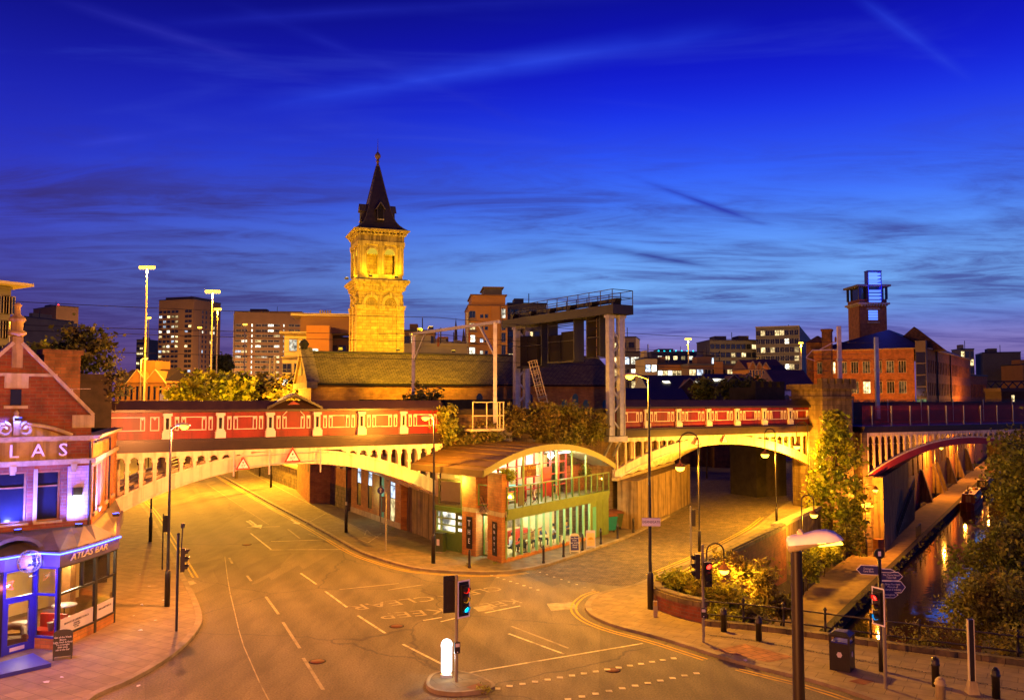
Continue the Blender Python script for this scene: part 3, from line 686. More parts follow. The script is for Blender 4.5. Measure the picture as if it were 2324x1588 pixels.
# ---------------------------------------------------------------- railway viaduct with its iron bridges
def arc_z(u, uc, crown, R): return crown - (R - sqrt(max(R * R - (u - uc) ** 2, 0)))
def arch_poly(uc, u0, u1, crown, R, th, n=28):
    lo, hi = [], []
    for i in range(n + 1):
        u = u0 + (u1 - u0) * i / n; lo.append((u, arc_z(u, uc, crown, R)))
        hi.append((u, arc_z(u, uc, crown + th, R + th * .6)))
    return lo + hi[::-1]
def column(mb, fr, u, zb, zt, d=.0, w=.2, arch=.5):
    """slim gothic column with a moulded head and half arches either side"""
    mb.fb(fr, u - w / 2, u + w / 2, d - .14, d + .10, zb, zt - .02)
    h = zt - zb
    if h > .55:
        for k, (ww, zz_) in enumerate(((.30, zt - .42), (.36, zt - .36), (.30, zt - .30))):
            mb.fb(fr, u - ww / 2, u + ww / 2, d - .16, d + .14, zz_, zz_ + .06)
    if h > 1.4: mb.fb(fr, u - .17, u + .17, d - .15, d + .13, zt - .95, zt - .86)
    mb.fp(fr, [(u - arch / 2, zt), (u - arch / 2, zt - .10), (u - .22, zt - .14), (u - w / 2, zt - .32), (u + w / 2, zt - .32), (u + .22, zt - .14), (u + arch / 2, zt - .10), (u + arch / 2, zt)], d - .10, d + .06)
def moulding(mb, fr, a, b, z0, z1, d, wide=True, arch=0.0):
    t = .05
    def rect(u0, u1, top=None):
        top = top or z1
        mb.fb(fr, u0, u0 + t, d, d + .04, z0, top); mb.fb(fr, u1 - t, u1, d, d + .04, z0, top)
        mb.fb(fr, u0 + t, u1 - t, d, d + .04, z0, z0 + t); mb.fb(fr, u0 + t, u1 - t, d, d + .04, top - t, top)
    W_ = b - a; s = .11 * W_
    rect(a, a + s); rect(b - s, b)
    i0, i1 = a + s * 1.55, b - s * 1.55
    if arch:
        n = 8; P = []
        for k in range(n + 1): P.append((i0 + (i1 - i0) * k / n, z1 - .05 + arch * sin(pi * k / n)))
        for k in range(n): mb.fp(fr, [P[k], P[k + 1], (P[k + 1][0], P[k + 1][1] + t), (P[k][0], P[k][1] + t)], d, d + .04)
        mb.fb(fr, i0, i0 + t, d, d + .04, z0, z1 - .05); mb.fb(fr, i1 - t, i1, d, d + .04, z0, z1 - .05); mb.fb(fr, i0, i1, d, d + .038, z0, z0 + t)
    else: rect(i0, i1)
    for q in (i0 + .22, i0 + .30) if not wide else (i0 + .2,):
        mb.fb(fr, q, q + t, d, d + .04, z0 + t, z1 - t)
    for q in (i1 - .25, i1 - .35) if not wide else (i1 - .25,):
        mb.fb(fr, q, q + t, d, d + .04, z0 + t, z1 - t)
    for u0 in (a + s / 2, b - s / 2, i0 + .13, i1 - .13):   # small pointed heads
        mb.fp(fr, [(u0 - .09, z1 - t), (u0, z1 - t - .16), (u0 + .09, z1 - t)], d, d + .035)
def pilaster(parent, fr, u, z0, z1):
    p = MB()
    p.fb(fr, u - .30, u + .30, 0, .30, z0, z0 + .38); p.fb(fr, u - .25, u + .25, 0, .25, z0 + .38, z0 + .48)
    p.fb(fr, u - .20, u + .20, 0, .19, z0 + .48, z1 - .22); p.fb(fr, u - .26, u + .26, 0, .25, z1 - .22, z1 - .06)
    o = p.build('pilaster', 'cream_trim', parent, True)
    q = MB(); q.fp(fr, [(u - .085, z0 + .55), (u + .085, z0 + .55), (u + .085, z0 + 1.05), (u, z0 + 1.22), (u - .085, z0 + 1.05)], .19, .195)
    q.fb(fr, u - .09, u - .03, .19, .195, z1 - .46, z1 - .34); q.fb(fr, u + .03, u + .09, .19, .195, z1 - .46, z1 - .34)
    q.build('recess', 'void', o, True); return o
def iron_bridge(label, uc, u0, u1, crown, R, th, pil, e0, e1, spac, depth, skew, nrib, pediment=None, wide=True, thin=False):
    fr = VF; base = fr.p((u0 + u1) / 2, 0, 0)
    t = thing('railway_bridge', label, 'bridge', base)
    zt, zr0, zr1, zc_ = 6.82, 7.55, 9.22, 9.9
    # ribs one behind the other
    for k in range(nrib):
        s = depth * k / max(nrib - 1, 1); off = skew * s
        f2 = Fr(fr.o + off, fr.u)
        m = MB(); m.fp(f2, arch_poly(uc, u0, u1, crown, R, th), -.42, .0)
        if k == 0: m.fp(f2, arch_poly(uc, u0, u1, crown - .02, R, .12), 0, .07); m.fp(f2, arch_poly(uc, u0, u1, crown + th - .14, R + th * .6, .12), 0, .07)
        m.build('arch_rib', 'cream_iron', t, True)
        if k:
            u = u0 + .5
            while u < u1:
                zb = arc_z(u, uc, crown + th, R + th * .6)
                if zt - zb > .4: m = MB(); m.fb(f2, u - .12, u + .12, -.3, -.05, zb - .05, zt); m.build('strut', 'cream_iron', t, True)
                u += spac * (1.9 if k < 3 else 3.8)
    # spandrel columns of the face
    u = u0 + .25 * spac
    while u < u1:
        zb = arc_z(u, uc, crown + th, R + th * .6) - .04
        if zt - zb > .16:
            m = MB()
            if thin: m.fb(fr, u - .06, u + .06, -.1, .06, zb, zt); m.fp(fr, [(u - spac / 2 + .02, zt), (u - spac / 2 + .02, zt - .12), (u - .06, zt - .22), (u + .06, zt - .22), (u + spac / 2 - .02, zt - .12), (u + spac / 2 - .02, zt)], -.06, .05)
            else: column(m, fr, u, zb, zt, 0, .2, spac)
            m.build('spandrel_column', 'cream_iron', t, True)
        u += spac
    m = MB(); m.fb(fr, e0, e1, -.35, .06, zt, zt + .16); m.build('top_rail', 'cream_iron', t, True)
    # dark stepped girder between arch and parapet
    m = MB(); z = zt + .16
    for hgt, d in ((.10, .10), (.16, .20), (.14, .34), (.10, .44), (.12, .52), (.11, .40)): m.fb(fr, e0, e1, -.5, d, z, z + hgt); z += hgt
    m.build('girder', 'dark_iron', t, True)
    # parapet panels with white mouldings
    us = [e0] + list(pil) + [e1]
    for a, b in zip(us[:-1], us[1:]):
        ped = pediment and a <= pediment <= b
        m = MB(); m.fb(fr, a, b, -.25, .05, z, zr1)
        m.fb(fr, a + .26, b - .26, .05, .10, z, z + .34)
        if ped: m.fp(fr, [(a + .25, zr1), (b - .25, zr1), ((a + b) / 2, zr1 + .66)], -.25, .049)
        o = m.build('parapet_panel', 'red_iron', t, True)
        m = MB(); moulding(m, fr, a + .42, b - .42, z + .48, zr1 - .24, .05, wide, .5 if ped else 0)
        m.build('moulding', 'cream_trim', o, True)
    for p in pil: pilaster(t, fr, p, z, zr1 + .02)
    # coping, pitched at the pediment
    m = MB()
    m.fb(fr, e0, e1, -.55, .30, zr1 + .02, zr1 + .16); m.fp(Fr(fr.o + fr.u * e0, fr.n), [(.30, zr1 + .16), (.30, zr1 + .22), (-.15, zc_), (-.55, zc_), (-.55, zr1 + .16)], 0, -(e1 - e0)) if False else None
    P = [(e0, .30, zr1 + .16), (e1, .30, zr1 + .16), (e1, -.2, zc_), (e0, -.2, zc_), (e0, -.6, zc_), (e1, -.6, zc_), (e1, -.6, zr1), (e0, -.6, zr1)]
    m.add([fr.p(*q) for q in P], [(0, 1, 2, 3), (3, 2, 5, 4), (4, 5, 6, 7)])
    if pediment:
        for dd, hh in ((.36, 0.0), ):
            for sg in (-1, 1):
                Q = [(pediment, zr1 + .98), (pediment + sg * 1.75, zr1 + .14), (pediment + sg * 1.75, zr1 + .30), (pediment, zr1 + 1.14)]
                m.fp(fr, Q, -.6, dd)
    m.build('coping', 'dark_iron', t, True)
    # deck
    A = [fr.p(u0 - 1.5, .0, 0).to_2d(), fr.p(u1 + 1.5, 0, 0).to_2d()]; A = [a - fr.n * .3 for a in A]; Bk = [a + skew * depth for a in A]
    m = MB(); m.slab([tuple(A[0]), tuple(A[1]), tuple(Bk[1]), tuple(Bk[0])], zt + .02, 7.5); m.build('deck', 'dark_iron', t, True)
    return t
main_bridge = iron_bridge('red and cream iron bridge over the main road, small pediment in its parapet', -16, -26.3, -5.75, 6.03, 21.3, .86,
                          [-8.6 - 2.95 * i for i in range(6)][::-1], -28.6, -5.65, .72, 8.5, Vector((-.437, .899)), 5, -15.97)
side_bridge = iron_bridge('red and cream cast iron bridge over the cobbled street between gantry and ivy tower', 21, 9.4, 32.6, 6.2, 28.5, .72,
                          [12.55 + 3.37 * i for i in range(6)], 9.6, 32.8, .86, 17.5, SD, 6, None, True, True)
# solid stretch of viaduct between the two bridges, its track bed and far parapet
v = thing('viaduct_wall', 'sooty stone viaduct wall rising behind the glazed corner bar', 'viaduct', VF.p(2, 0, 0))
q0, q1 = VF.p(-5.6, -.32, 0).to_2d(), VF.p(9.4, -.32, 0).to_2d(); m = MB(); m.slab([tuple(q0), tuple(q1), tuple(q1 + SD * 15.5), tuple(q0 + Vector((-.24, .97)) * 15)], 0, 8.9); m.build('wall', 'stone_blocks', v, True)
m = MB(); m.fb(VF, -5.6, 9.6, -.9, -.06, 8.9, 9.28); m.build('coping', 'stone_black', v, True)
m = MB(); m.fb(VF, -5.6, 9.6, -14.9, -14.3, 8.9, 9.95); m.build('parapet', 'stone_black', v, True)
m = MB(); m.fb(VF, -3.0, -.3, -.32, .5, 6.0, 8.1); m.build('pad_stone', 'concrete', v, True)
def side_wall(name, label, a, b, zt, th, mt, cope=None, n=None):
    """free-standing abutment from a to b (scene points), face on the left of a->b when th>0"""
    f = fr2(a, b); ln = (Vector(b) - Vector(a)).length
    t = thing(name, label, 'wall', (a[0], a[1], 0), f.ang())
    m = MB(); m.fb(LF, 0, ln, -th, 0, 0, zt); m.build('wall', mt, t)
    if cope:
        m = MB(); m.fb(LF, -.15, ln, -th, .16, zt, zt + .22); m.fb(LF, -.15, ln, -th, .10, zt + .22, zt + .32); m.build('coping', cope, t)
    return t, f, ln
E0 = VF.p(-5.7, .25, 0).to_2d(); E1 = E0 + Vector((-.39, .92)) * 8.4
side_wall('abutment_wall', 'stained stone abutment under the spring of the main road bridge', E1, E0, 3.35, 3.5, 'stone_dirty', 'stone_pale')
A0 = VF.p(9.35, .3, 0).to_2d(); A1 = A0 + SD * 19.0
t_, f_, ln_ = side_wall('abutment_wall', 'streaked golden stone abutment beside the cobbled street', A1, A0, 3.75, 1.6, 'stone_dirty', None)
f_ = fr2(A0, A1)
# mirror: its face looks to the right, towards the cobbles
m = MB(); m.fb(Fr(A0, SD), 0, 19, .0, .05, 0, 3.7); m.build('facing', 'stone_dirty', t_, True)
m = MB(); m.fb(Fr(A0, SD), -.4, 19, -.3, .14, 3.75, 3.98); m.build('coping', 'stone_pale', t_, True)
for i in range(5):   # sloping springer blocks on top
    q = A0 + SD * (1.2 + 3.45 * i); m = MB(); m.fp(Fr(q, VF.u), [(-1.1, 3.98), (.15, 3.98), (-.55, 4.9), (-1.1, 5.2)], -.9, .05); m.build('springer', 'stone_blocks', t_, True)
# soot-black tower where the viaduct meets the corner bar
pt = thing('viaduct_tower', 'soot blackened stone tower at the end of the bridge behind the corner bar', 'tower', VF.p(-27.5, 0, 0))
m = MB(); m.fp(VF, [(-30.8, 0), (-26.35, 0), (-26.35, 11.0), (-30.8, 11.0)], -3.2, .75); m.build('shaft', 'stone_black', pt, True)
m = MB(); m.fb(VF, -30.95, -26.2, -3.3, .9, 11.0, 11.35); m.fb(VF, -28.6, -27.6, .75, .95, 8.6, 9.6); m.build('cornice', 'stone_black', pt, True)
# far half of the viaduct deck keeps the sky out of the side arch
# warning triangles on the bridges
def triangle(label, u, z, s, fr=VF, d=.28, txt='16\'3"'):
    p = fr.p(u, d, z); t = thing('height_limit_sign', label, 'road sign', p, fr.ang())
    def tri(k): return [(-s * k, -s * .58 * k), (s * k, -s * .58 * k), (0, s * 1.155 * k)]
    m = MB(); m.fp(LF, tri(1.0), 0, .03); m.build('border', 'sign_red', t)
    m = MB(); m.fp(LF, tri(.74), .03, .036); m.build('face', 'sign_white', t)
    m = MB(); m.fp(LF, [(-s * .13, s * .42), (s * .13, s * .42), (0, s * .16)], .036, .04); m.fp(LF, [(-s * .07, -s * .42), (s * .07, -s * .42), (0, -s * .27)], .036, .04); m.build('symbol', 'sign_black', t)
    text('lettering', txt, s * .42, 'sign_black', t, (0, -.04, -s * .10), ext=.002, sx=.85)
    m = MB(); m.fb(LF, -.05, .05, -.28, 0, -.1, s * .9); m.build('bracket', 'grey_paint', t)
    return t
def at_u(x, fr=VF):
    k = (x - CX) / FPX; return (k * fr.o.y - fr.o.x) / (fr.u.x - k * fr.u.y)
def fz(x, y, fr=VF):
    u = at_u(x, fr); Y = fr.p(u, 0, 0).y; return u, hz(y, Y, x)
for x, y, s, lb in ((663, 1036, .52, 'larger red height limit triangle above the middle of the main road arch'), (552, 1054, .43, 'smaller red height limit triangle on the curve of the main road arch'),
                    (1636, 998, .42, 'red height limit triangle at the crown of the cobbled street arch'), (1575, 1003, .38, 'small red height limit triangle left of the crown of the cobbled street arch')):
    u, z = fz(x, y); triangle(lb, u, z, s, txt='16\'3"' if s > .5 else '15\'3"')
# white guard rails carrying the signs
gr = thing('guard_rail', 'thin white rail frame fixed across the main road arch', 'guard rail', VF.p(-16, .2, 6))
m = MB()
ux = [at_u(x) for x in (532, 612, 727)]
m.bar(VF.p(ux[0], .22, 5.95), VF.p(ux[2], .22, 6.25), .05); m.bar(VF.p(ux[0], .22, 6.6), VF.p(ux[2], .22, 6.75), .04)
for q in ux: m.bar(VF.p(q, .22, 5.45), VF.p(q, .22, 6.9), .07)
m.build('rail', 'cream_trim', gr, True)
# ---------------------------------------------------------------- bridge over the canal, castle pier, palisade fence
CF = Fr((32.6, 80.0), (.894, .447))
cb = thing('canal_bridge', 'pale gothic tracery bridge with dark red arch over the canal', 'bridge', CF.p(14, 0, -4))
c_uc, c_cr, c_R = 14.6, 6.15, 34.0
def cz(u): return arc_z(u, c_uc, c_cr, c_R)
m = MB(); n = 30   # red barrel under the arch
pts = [(u, cz(u)) for u in [i * 29.2 / n for i in range(n + 1)]]
lo = [(u, z - .62) for u, z in pts]
SK = Vector((.54, .842)) * 13.7     # the bridge is skewed along the water
nn = len(pts); fr_p = [CF.p(u, .16, z) for u, z in pts + lo[::-1]]; bk_p = [p + Vector((SK.x, SK.y, 0)) for p in fr_p]; N2 = 2 * nn
m.add(fr_p + bk_p, [list(range(N2)), list(range(2 * N2 - 1, N2 - 1, -1))] + [(i, i + N2, (i + 1) % N2 + N2, (i + 1) % N2) for i in range(N2)]); m.build('arch', 'maroon_iron', cb, True)
m = MB(); m.fp(CF, [(u, z + .14) for u, z in pts] + pts[::-1], -.1, .22); m.build('arch_edge', 'cream_iron', cb, True)
u = .42
while u < 29:   # pointed tracery lights
    zb = cz(u) + .1; zt = 6.62
    if zt - zb > .22:
        m = MB(); w_ = .415
        m.fb(CF, u - .085, u + .085, -.08, .1, zb, zt - .02)
        hgt = min(.75, zt - zb)
        for sg in (-1, 1):
            P = [(u + sg * .05, zt - hgt)] + [(u + sg * (.05 + (w_ - .05) * (1 - cos(t * pi / 2 / 4))), zt - hgt + hgt * sin(t * pi / 2 / 4)) for t in range(1, 5)]
            for a, b in zip(P[:-1], P[1:]): m.fp(CF, [a, b, (b[0] + sg * .02, b[1] + .0), (a[0] - sg * .1, a[1])], -.06, .08) if False else m.bar(CF.p(a[0], .0, a[1]), CF.p(b[0], 0, b[1]), .09, .1)
        if hgt > .7: m.fb(CF, u - .15, u + .15, -.1, .12, zt - .85, zt - .76)
        m.build('spandrel_column', 'cream_iron', cb, True)
    u += .83
m = MB(); m.fb(CF, 0, 30, -.2, .12, 6.6, 6.86); m.build('top_rail', 'cream_iron', cb, True)
m = MB(); z = 6.86
for h_, d in ((.18, .14), (.22, .3), (.2, .4)): m.fb(CF, -.3, 46, -7.5, d, z, z + h_); z += h_
m.build('deck_edge', 'dark_iron', cb, True)
m = MB(); q0, q1 = CF.p(29.3, .1, 0).to_2d(), CF.p(60, .1, 0).to_2d(); m.slab([tuple(q0), tuple(q1), tuple(q1 + SK), tuple(q0 + SK)], -5, 6.86); m.build('abutment', 'stone_blocks', cb, True)
m = MB(); m.fb(CF, -.6, .1, -7, .3, -4, 6.9); m.fb(CF, -.6, 1.0, -1.2, .35, -4.2, 2.9); m.build('pier', 'stone_blocks', cb, True)
# red parapets of the metal footway
m = MB(); m.fb(CF, 0, 46, -7.45, -7.25, 7.4, 9.7); m.build('back_parapet', 'maroon_iron', cb, True)
def palisade(label, d, z0, z1, u0, u1, pitch, post_every, wm):
    t = thing('palisade_fence', label, 'fence', CF.p(u0, d, z0), CF.ang()); L_ = u1 - u0
    m = MB(); x = 0.0; i = 0
    while x < L_:
        m.add([(x, 0, 0), (x + .065, 0, 0), (x + .065, 0, z1 - z0 - .12), (x + .0325, 0, z1 - z0), (x, 0, z1 - z0 - .12)], [(0, 1, 2, 3, 4)]); x += pitch
    o = m.build('pales', wm, t); o['kind'] = 'stuff'
    m = MB(); m.box(0, L_, -.02, .02, .3, .36); m.build('rail', wm, t); m = MB(); m.box(0, L_, -.02, .02, z1 - z0 - .42, z1 - z0 - .36); m.build('rail', wm, t)
    pm = MB(); pm.box(-.05, .05, -.07, .0, -.05, z1 - z0 - .1); pme = pm.mesh('post', 'pale_paint')
    x = 1.2
    while x < L_: put('post', pme, t, (x, -.02, 0)); x += post_every
    return t
palisade('tall dark red palisade fence along the front edge of the canal bridge', -.1, 7.46, 9.45, .0, 46, .15, 2.6, 'maroon_iron')
palisade('dark spiked palisade fence along the back of the canal bridge', -7.0, 7.46, 10.05, 0, 46, .17, 5.2, 'steel_dark')
# castellated pier between the two bridges
CP = Fr((27.9, 77.4), (.894, .447))
ct = thing('castle_pier', 'castellated sandstone pier half covered by a tree between the two bridges', 'tower', CP.p(1.8, 0, -4))
m = MB(); m.fb(CP, 0, 3.7, -3.8, 0, -4.2, 10.9); m.build('shaft', 'stone_blocks', ct, True)
m = MB(); m.fb(CP, -.15, 3.85, -3.95, .15, 10.0, 10.25); m.fb(CP, -.3, 4.0, -4.1, .3, 10.9, 11.35); m.build('cornice', 'stone_blocks', ct, True)
for i in range(5):
    a = -.3 + i * .905
    m = MB(); m.fb(CP, a, a + .62, -.25, .3, 11.35, 11.85); m.build('merlon', 'stone_blocks', ct, True)
for i in range(4):
    m = MB(); m.fb(CP, 3.5, 4.0, -.6 - i * .95, -1.1 - i * .95, 11.35, 11.85); m.build('merlon', 'stone_blocks', ct, True)
# second darker pier behind
m = MB(); ct2 = thing('castle_pier', 'darker castellated pier standing behind the ivy covered one', 'tower', CP.p(3, -11, 0)); m.fb(CP, 2.2, 6.2, -15, -11, -4, 11.2); m.build('shaft', 'stone_black', ct2, True)
for i in range(4):
    m = MB(); m.fb(CP, 2.2 + i * 1.1, 2.85 + i * 1.1, -11.6, -10.95, 11.2, 11.8); m.build('merlon', 'stone_black', ct2, True)
# ---------------------------------------------------------------- retaining wall with coping, curved planter end
def poly_wall(t, line, z0, z1, th, mt, cope_m, ch=.22, cw=.1, jit=0):
    a, b = line, offset(line, -th)
    m = MB(); strip(m, a, b, z0, z1); m.build('wall', mt, t, True)
    L2, R2 = offset(line, cw), offset(line, -th - cw)
    acc = 0; i0 = 0   # coping stones one by one
    for i in range(len(line) - 1):
        acc += (line[i + 1] - line[i]).length
        if acc > 1.3 or i == len(line) - 2:
            m = MB(); A_, B_ = L2[i0:i + 2], R2[i0:i + 2]; A_ = A_[:]; B_ = B_[:]
            e = (A_[1] - A_[0]).normalized() * .02; A_[0] = A_[0] + e; B_[0] = B_[0] + e
            strip(m, A_, B_, z1, z1 + ch); mid = [(x + y) / 2 for x, y in zip(A_, B_)]
            strip(m, [x.lerp(c, .35) for x, c in zip(A_, mid)], [x.lerp(c, .35) for x, c in zip(B_, mid)], z1 + ch, z1 + ch + .09)
            m.build('coping_stone', cope_m, t, True); acc = 0; i0 = i + 1
rw = thing('retaining_wall', 'curved brick planter wall running back as the coped wall above the canal', 'wall', (wall_line[0].x, wall_line[0].y, 0))
poly_wall(rw, wall_line, -4.6, .82, .42, 'brick_red', 'stone_mossy')
lw = fr2(wall_line[-1], (29.5, 78.5))
tw = thing('canal_wall', 'tall golden lit wall dropping from the side street to the towpath', 'wall', (wall_line[-1].x, wall_line[-1].y, 0), lw.ang())
m = MB(); m.box(0, 12.5, 0, .5, -4.6, .8); m.build('wall', 'stone_dirty', tw)
m = MB(); m.box(-.2, 12.5, -.12, .6, .8, 1.05); m.build('coping', 'stone_pale', tw)
# low wall and iron railing beside the canal
fl = [Vector(p) for p in fence_pts]
fw = thing('plinth_wall', 'low mossy stone plinth under the black canal railing', 'wall', (fl[0].x, fl[0].y, 0))
m = MB(); strip(m, offset(fl, -.05), offset(fl, -.45), -4.8, .34); m.build('wall', 'stone_mossy', fw, True)
ra = thing('canal_railing', 'black iron two rail railing along the canal edge', 'railing', (fl[0].x, fl[0].y, 0))
for z in (.52, 1.08):
    m = MB(); m.tube([(p.x, p.y, z) for p in offset(fl, -.0)], .035, 6); m.build('rail', 'black_paint', ra, True)
for p in fl[1:]:
    m = MB(); m.lathe((p.x, p.y, .1), [(.09, 0), (.09, .1), (.05, .14), (.05, .36), (.08, .4), (.05, .44), (.05, .92), (.085, .96), (.05, 1.0), (.05, 1.08), (.08, 1.15), (.02, 1.24)], 10); m.build('post', 'black_paint', ra, True)
# ---------------------------------------------------------------- lamps, signals, bollards and other street furniture
SOD = (1.0, .33, .025); YEL = (1.0, .43, .025); PINK = (1.0, .31, .07)
LP = 1.7   # all sodium lamps
def column_lamp(label, base, h, head_dir, arm, watts, col=SOD, lens='lamp_sodium', black=True, r=.075, headlen=.75, group=None, plate=None):
    t = thing('street_lamp', label, 'street lamp', base, 0, group)
    hd = Vector((head_dir[0], head_dir[1], 0)).normalized()
    m = MB(); m.lathe((0, 0, 0), [(r * 1.75, 0), (r * 1.75, 1.55), (r * 1.5, 1.68), (r * 1.02, 1.74)], 12); m.build('base', 'black_paint', t)
    m = MB(); m.tube([(0, 0, 1.7), (0, 0, h * .5), (0, 0, h)], [r, r * .85, r * .62], 12); m.build('pole', 'steel_dark' if black else 'grey_paint', t)
    m = MB(); m.tube([(0, 0, h - .12), tuple(hd * arm + Vector((0, 0, h + .04)))], [r * .62, r * .5], 8)
    if arm > .05: m.build('arm', 'steel_dark' if black else 'grey_paint', t)
    c = hd * (arm + headlen * .45) + Vector((0, 0, h + .03)); f = Fr(c.to_2d(), hd.to_2d())
    m = MB(); L_, w_ = headlen / 2, .15
    prof = [(-1, .35, .06), (-.7, .8, .13), (0, 1, .17), (.6, .85, .13), (1, .3, .05)]
    V = []
    for k, (a, b, hh) in enumerate(prof):
        for q in range(8):
            an = pi * q / 7; V.append(f.p(a * L_, cos(an) * w_ * b, c.z + sin(an) * hh))
    Fc = [(k * 8 + q, k * 8 + q + 1, (k + 1) * 8 + q + 1, (k + 1) * 8 + q) for k in range(4) for q in range(7)]
    Fc += [[k * 8 for k in range(5)], [k * 8 + 7 for k in range(4, -1, -1)]]
    m.add(V, Fc, 0, True); hdo = m.build('lamp_head', 'pale_paint', t)
    m = MB(); m.lathe(c + hd * .08 + Vector((0, 0, -.18)), [(.04, 0), (.15, .05), (.205, .12), (.215, .20)], 14); lo = m.build('lens', lens, hdo)
    if watts: light('POINT', tuple(c + hd * .08 + Vector((0, 0, -.32))), watts * LP, col, t, .1)
    if plate: plate(t, h)
    return t
def swan_lamp(label, base, h, reach, dirx, watts, drop, s=1.0, group='swan neck lamps of the side street', col=YEL):
    t = thing('swan_neck_lamp', label, 'street lamp', base, 0, group); d = Vector((dirx[0], dirx[1], 0)).normalized()
    m = MB(); m.lathe((0, 0, 0), [(.10 * s, 0), (.10 * s, 1.3), (.06 * s, 1.4)], 10); m.build('base', 'black_paint', t)
    r_ = reach / 2; top = h - r_
    pts = [(0, 0, 1.3), (0, 0, top)] + [tuple(d * (r_ - r_ * cos(a)) + Vector((0, 0, top + r_ * sin(a)))) for a in [pi * k / 10 for k in range(1, 11)]]
    e = Vector(pts[-1]); pts.append(tuple(e - Vector((0, 0, drop))))
    m = MB(); m.tube(pts, [.05 * s] * (len(pts) - 1) + [.04 * s], 8); m.build('pole', 'black_paint', t)
    c = e - Vector((0, 0, drop))
    m = MB(); m.lathe(c - Vector((0, 0, .45 * s)), [(.36 * s, .02), (.34 * s, .06), (.20 * s, .22), (.08 * s, .30), (.05 * s, .48)], 16); sh = m.build('lamp_shade', 'rust', t)
    m = MB(); m.lathe(c - Vector((0, 0, .72 * s)), [(.03 * s, 0), (.16 * s, .03), (.26 * s, .12), (.31 * s, .28)], 16); m.build('globe', 'lamp_yellow', sh)
    light('POINT', tuple(c - Vector((0, 0, .85 * s))), watts * LP, col, t, .12 * s)
    return t
G = gp
column_lamp('black street lamp on the pavement between corner bar and left signal', G(379, 1375, .12), 8.55, (1, -.1), .25, 4100, PINK)
column_lamp('tall black street lamp in front of the stained abutment, its head pointing left', G(983, 1277, .12), 8.7, (-1, .1), .12, 4300, SOD)
def deansgate(t, h):
    b = gp(1478, 1186, 0); z = dp(1478, 1183, t.location.y).z - .0
    f = thing('street_name_sign', 'white street name plate strapped to the tall grey lamp column', 'street sign', (t.location.x + .04, t.location.y - .13, z), -.10)
    m = MB(); m.box(-.43, .43, 0, .025, -.19, .19); m.build('plate', 'sign_white', f); text('lettering', 'DEANSGATE', .16, 'sign_black', f, (0, -.004, 0), ext=.002, sx=.92)
    m = MB(); m.box(-.44, .44, -.001, .03, .19, .205); m.build('frame', 'black_paint', f)
column_lamp('tallest grey lamp column by the planter, carrying a street name plate', G(1476, 1381, .12), 10.95, (-1, .2), .45, 8000, YEL, 'lamp_yellow', True, .085, .8, None, deansgate)
# yellow band and small strap on that column
# foreground lamp, close to the camera
def near_lamp():
    b = dp(1809, 1400, 15.6); t = thing('street_lamp', 'pale hooded lamp head on a thick bronze column, close to the viewer', 'street lamp', (b.x, b.y, 0))
    zt = dp(1809, 1250, 15.6).z
    m = MB(); m.tube([(0, 0, 0), (0, 0, zt)], [.115, .098], 20); m.build('pole', 'bronze', t)
    m = MB(); a = Vector((1, -.18, .13)).normalized(); c = Vector((.02, 0, zt + .13))
    side = Vector((-a.y, a.x, 0)).normalized(); up = a.cross(side) * -1
    if up.z < 0: up = -up
    prof = [(-.17, .125, .10, -.10), (-.15, .15, .145, -.13), (-.02, .155, .17, -.13), (.14, .16, .175, -.10), (.34, .19, .21, -.06), (.52, .20, .21, -.04), (.66, .18, .16, -.02), (.76, .10, .06, -.01), (.80, .03, .0, -.005)]
    V = []; n = 14
    for x, w_, ht, lo in prof:
        for k in range(n + 1):
            an = pi * k / n; V.append(c + a * x + side * (cos(an) * w_) + up * (sin(an) ** .7 * ht))
    F_ = [(i * (n + 1) + k, (i + 1) * (n + 1) + k, (i + 1) * (n + 1) + k + 1, i * (n + 1) + k + 1) for i in range(len(prof) - 1) for k in range(n)]
    F_.append(list(range(n + 1)))
    m.add(V, F_, 0, True); h = m.build('lamp_head', 'white_plastic', t)
    V = []; m = MB()
    for x, w_, ht, lo in prof:
        for k in range(n + 1):
            an = pi * k / n; V.append(c + a * x + side * (cos(an) * w_ * .98) + up * (sin(an) * lo - .004))
    m.add(V, F_, 0, True); m.build('lower_shell', 'grey_paint', h)
    m = MB(); m.box(-.03, .03, -.03, .03, 0, .02); q = c + a * .08 + up * .19; m = MB(); m.lathe(q, [(.06, -.03), (.06, .02), (.035, .03), (.035, .06)], 12); m.build('photocell', 'pale_paint', h)
    m = MB(); q = c - a * .172; m.tube([q, q - a * .012], .06, 14); m.build('end_cap', 'pale_paint', h)
    m = MB(); L0 = c + a * .36 - up * .045; P = [(x, y) for x, y in ((0, -.10), (.40, -.10), (.40, .10), (0, .10))]
    m.add([L0 + a * x + side * y - up * z for z in (0, .03) for x, y in P], [(0, 1, 2, 3), (7, 6, 5, 4), (0, 4, 5, 1), (1, 5, 6, 2), (2, 6, 7, 3), (3, 7, 4, 0)]); m.build('lens', 'lamp_yellow', h)
    light('SPOT', tuple(L0 + a * .3 - up * .10), 3400 * LP, YEL, t, .08, tuple(L0 + a * 2.4 - up * 3.0), 128, .35)
near_lamp()
# lamps that stand just out of the picture and light the near carriageway
column_lamp('street lamp standing out of view beside the corner bar', (-15.2, 19.5, .12), 8.5, (1, .3), .6, 6800, PINK)
column_lamp('street lamp standing out of view below the viewpoint', (-1.5, 6.5, .12), 6.4, (.1, 1), .6, 7500, PINK)
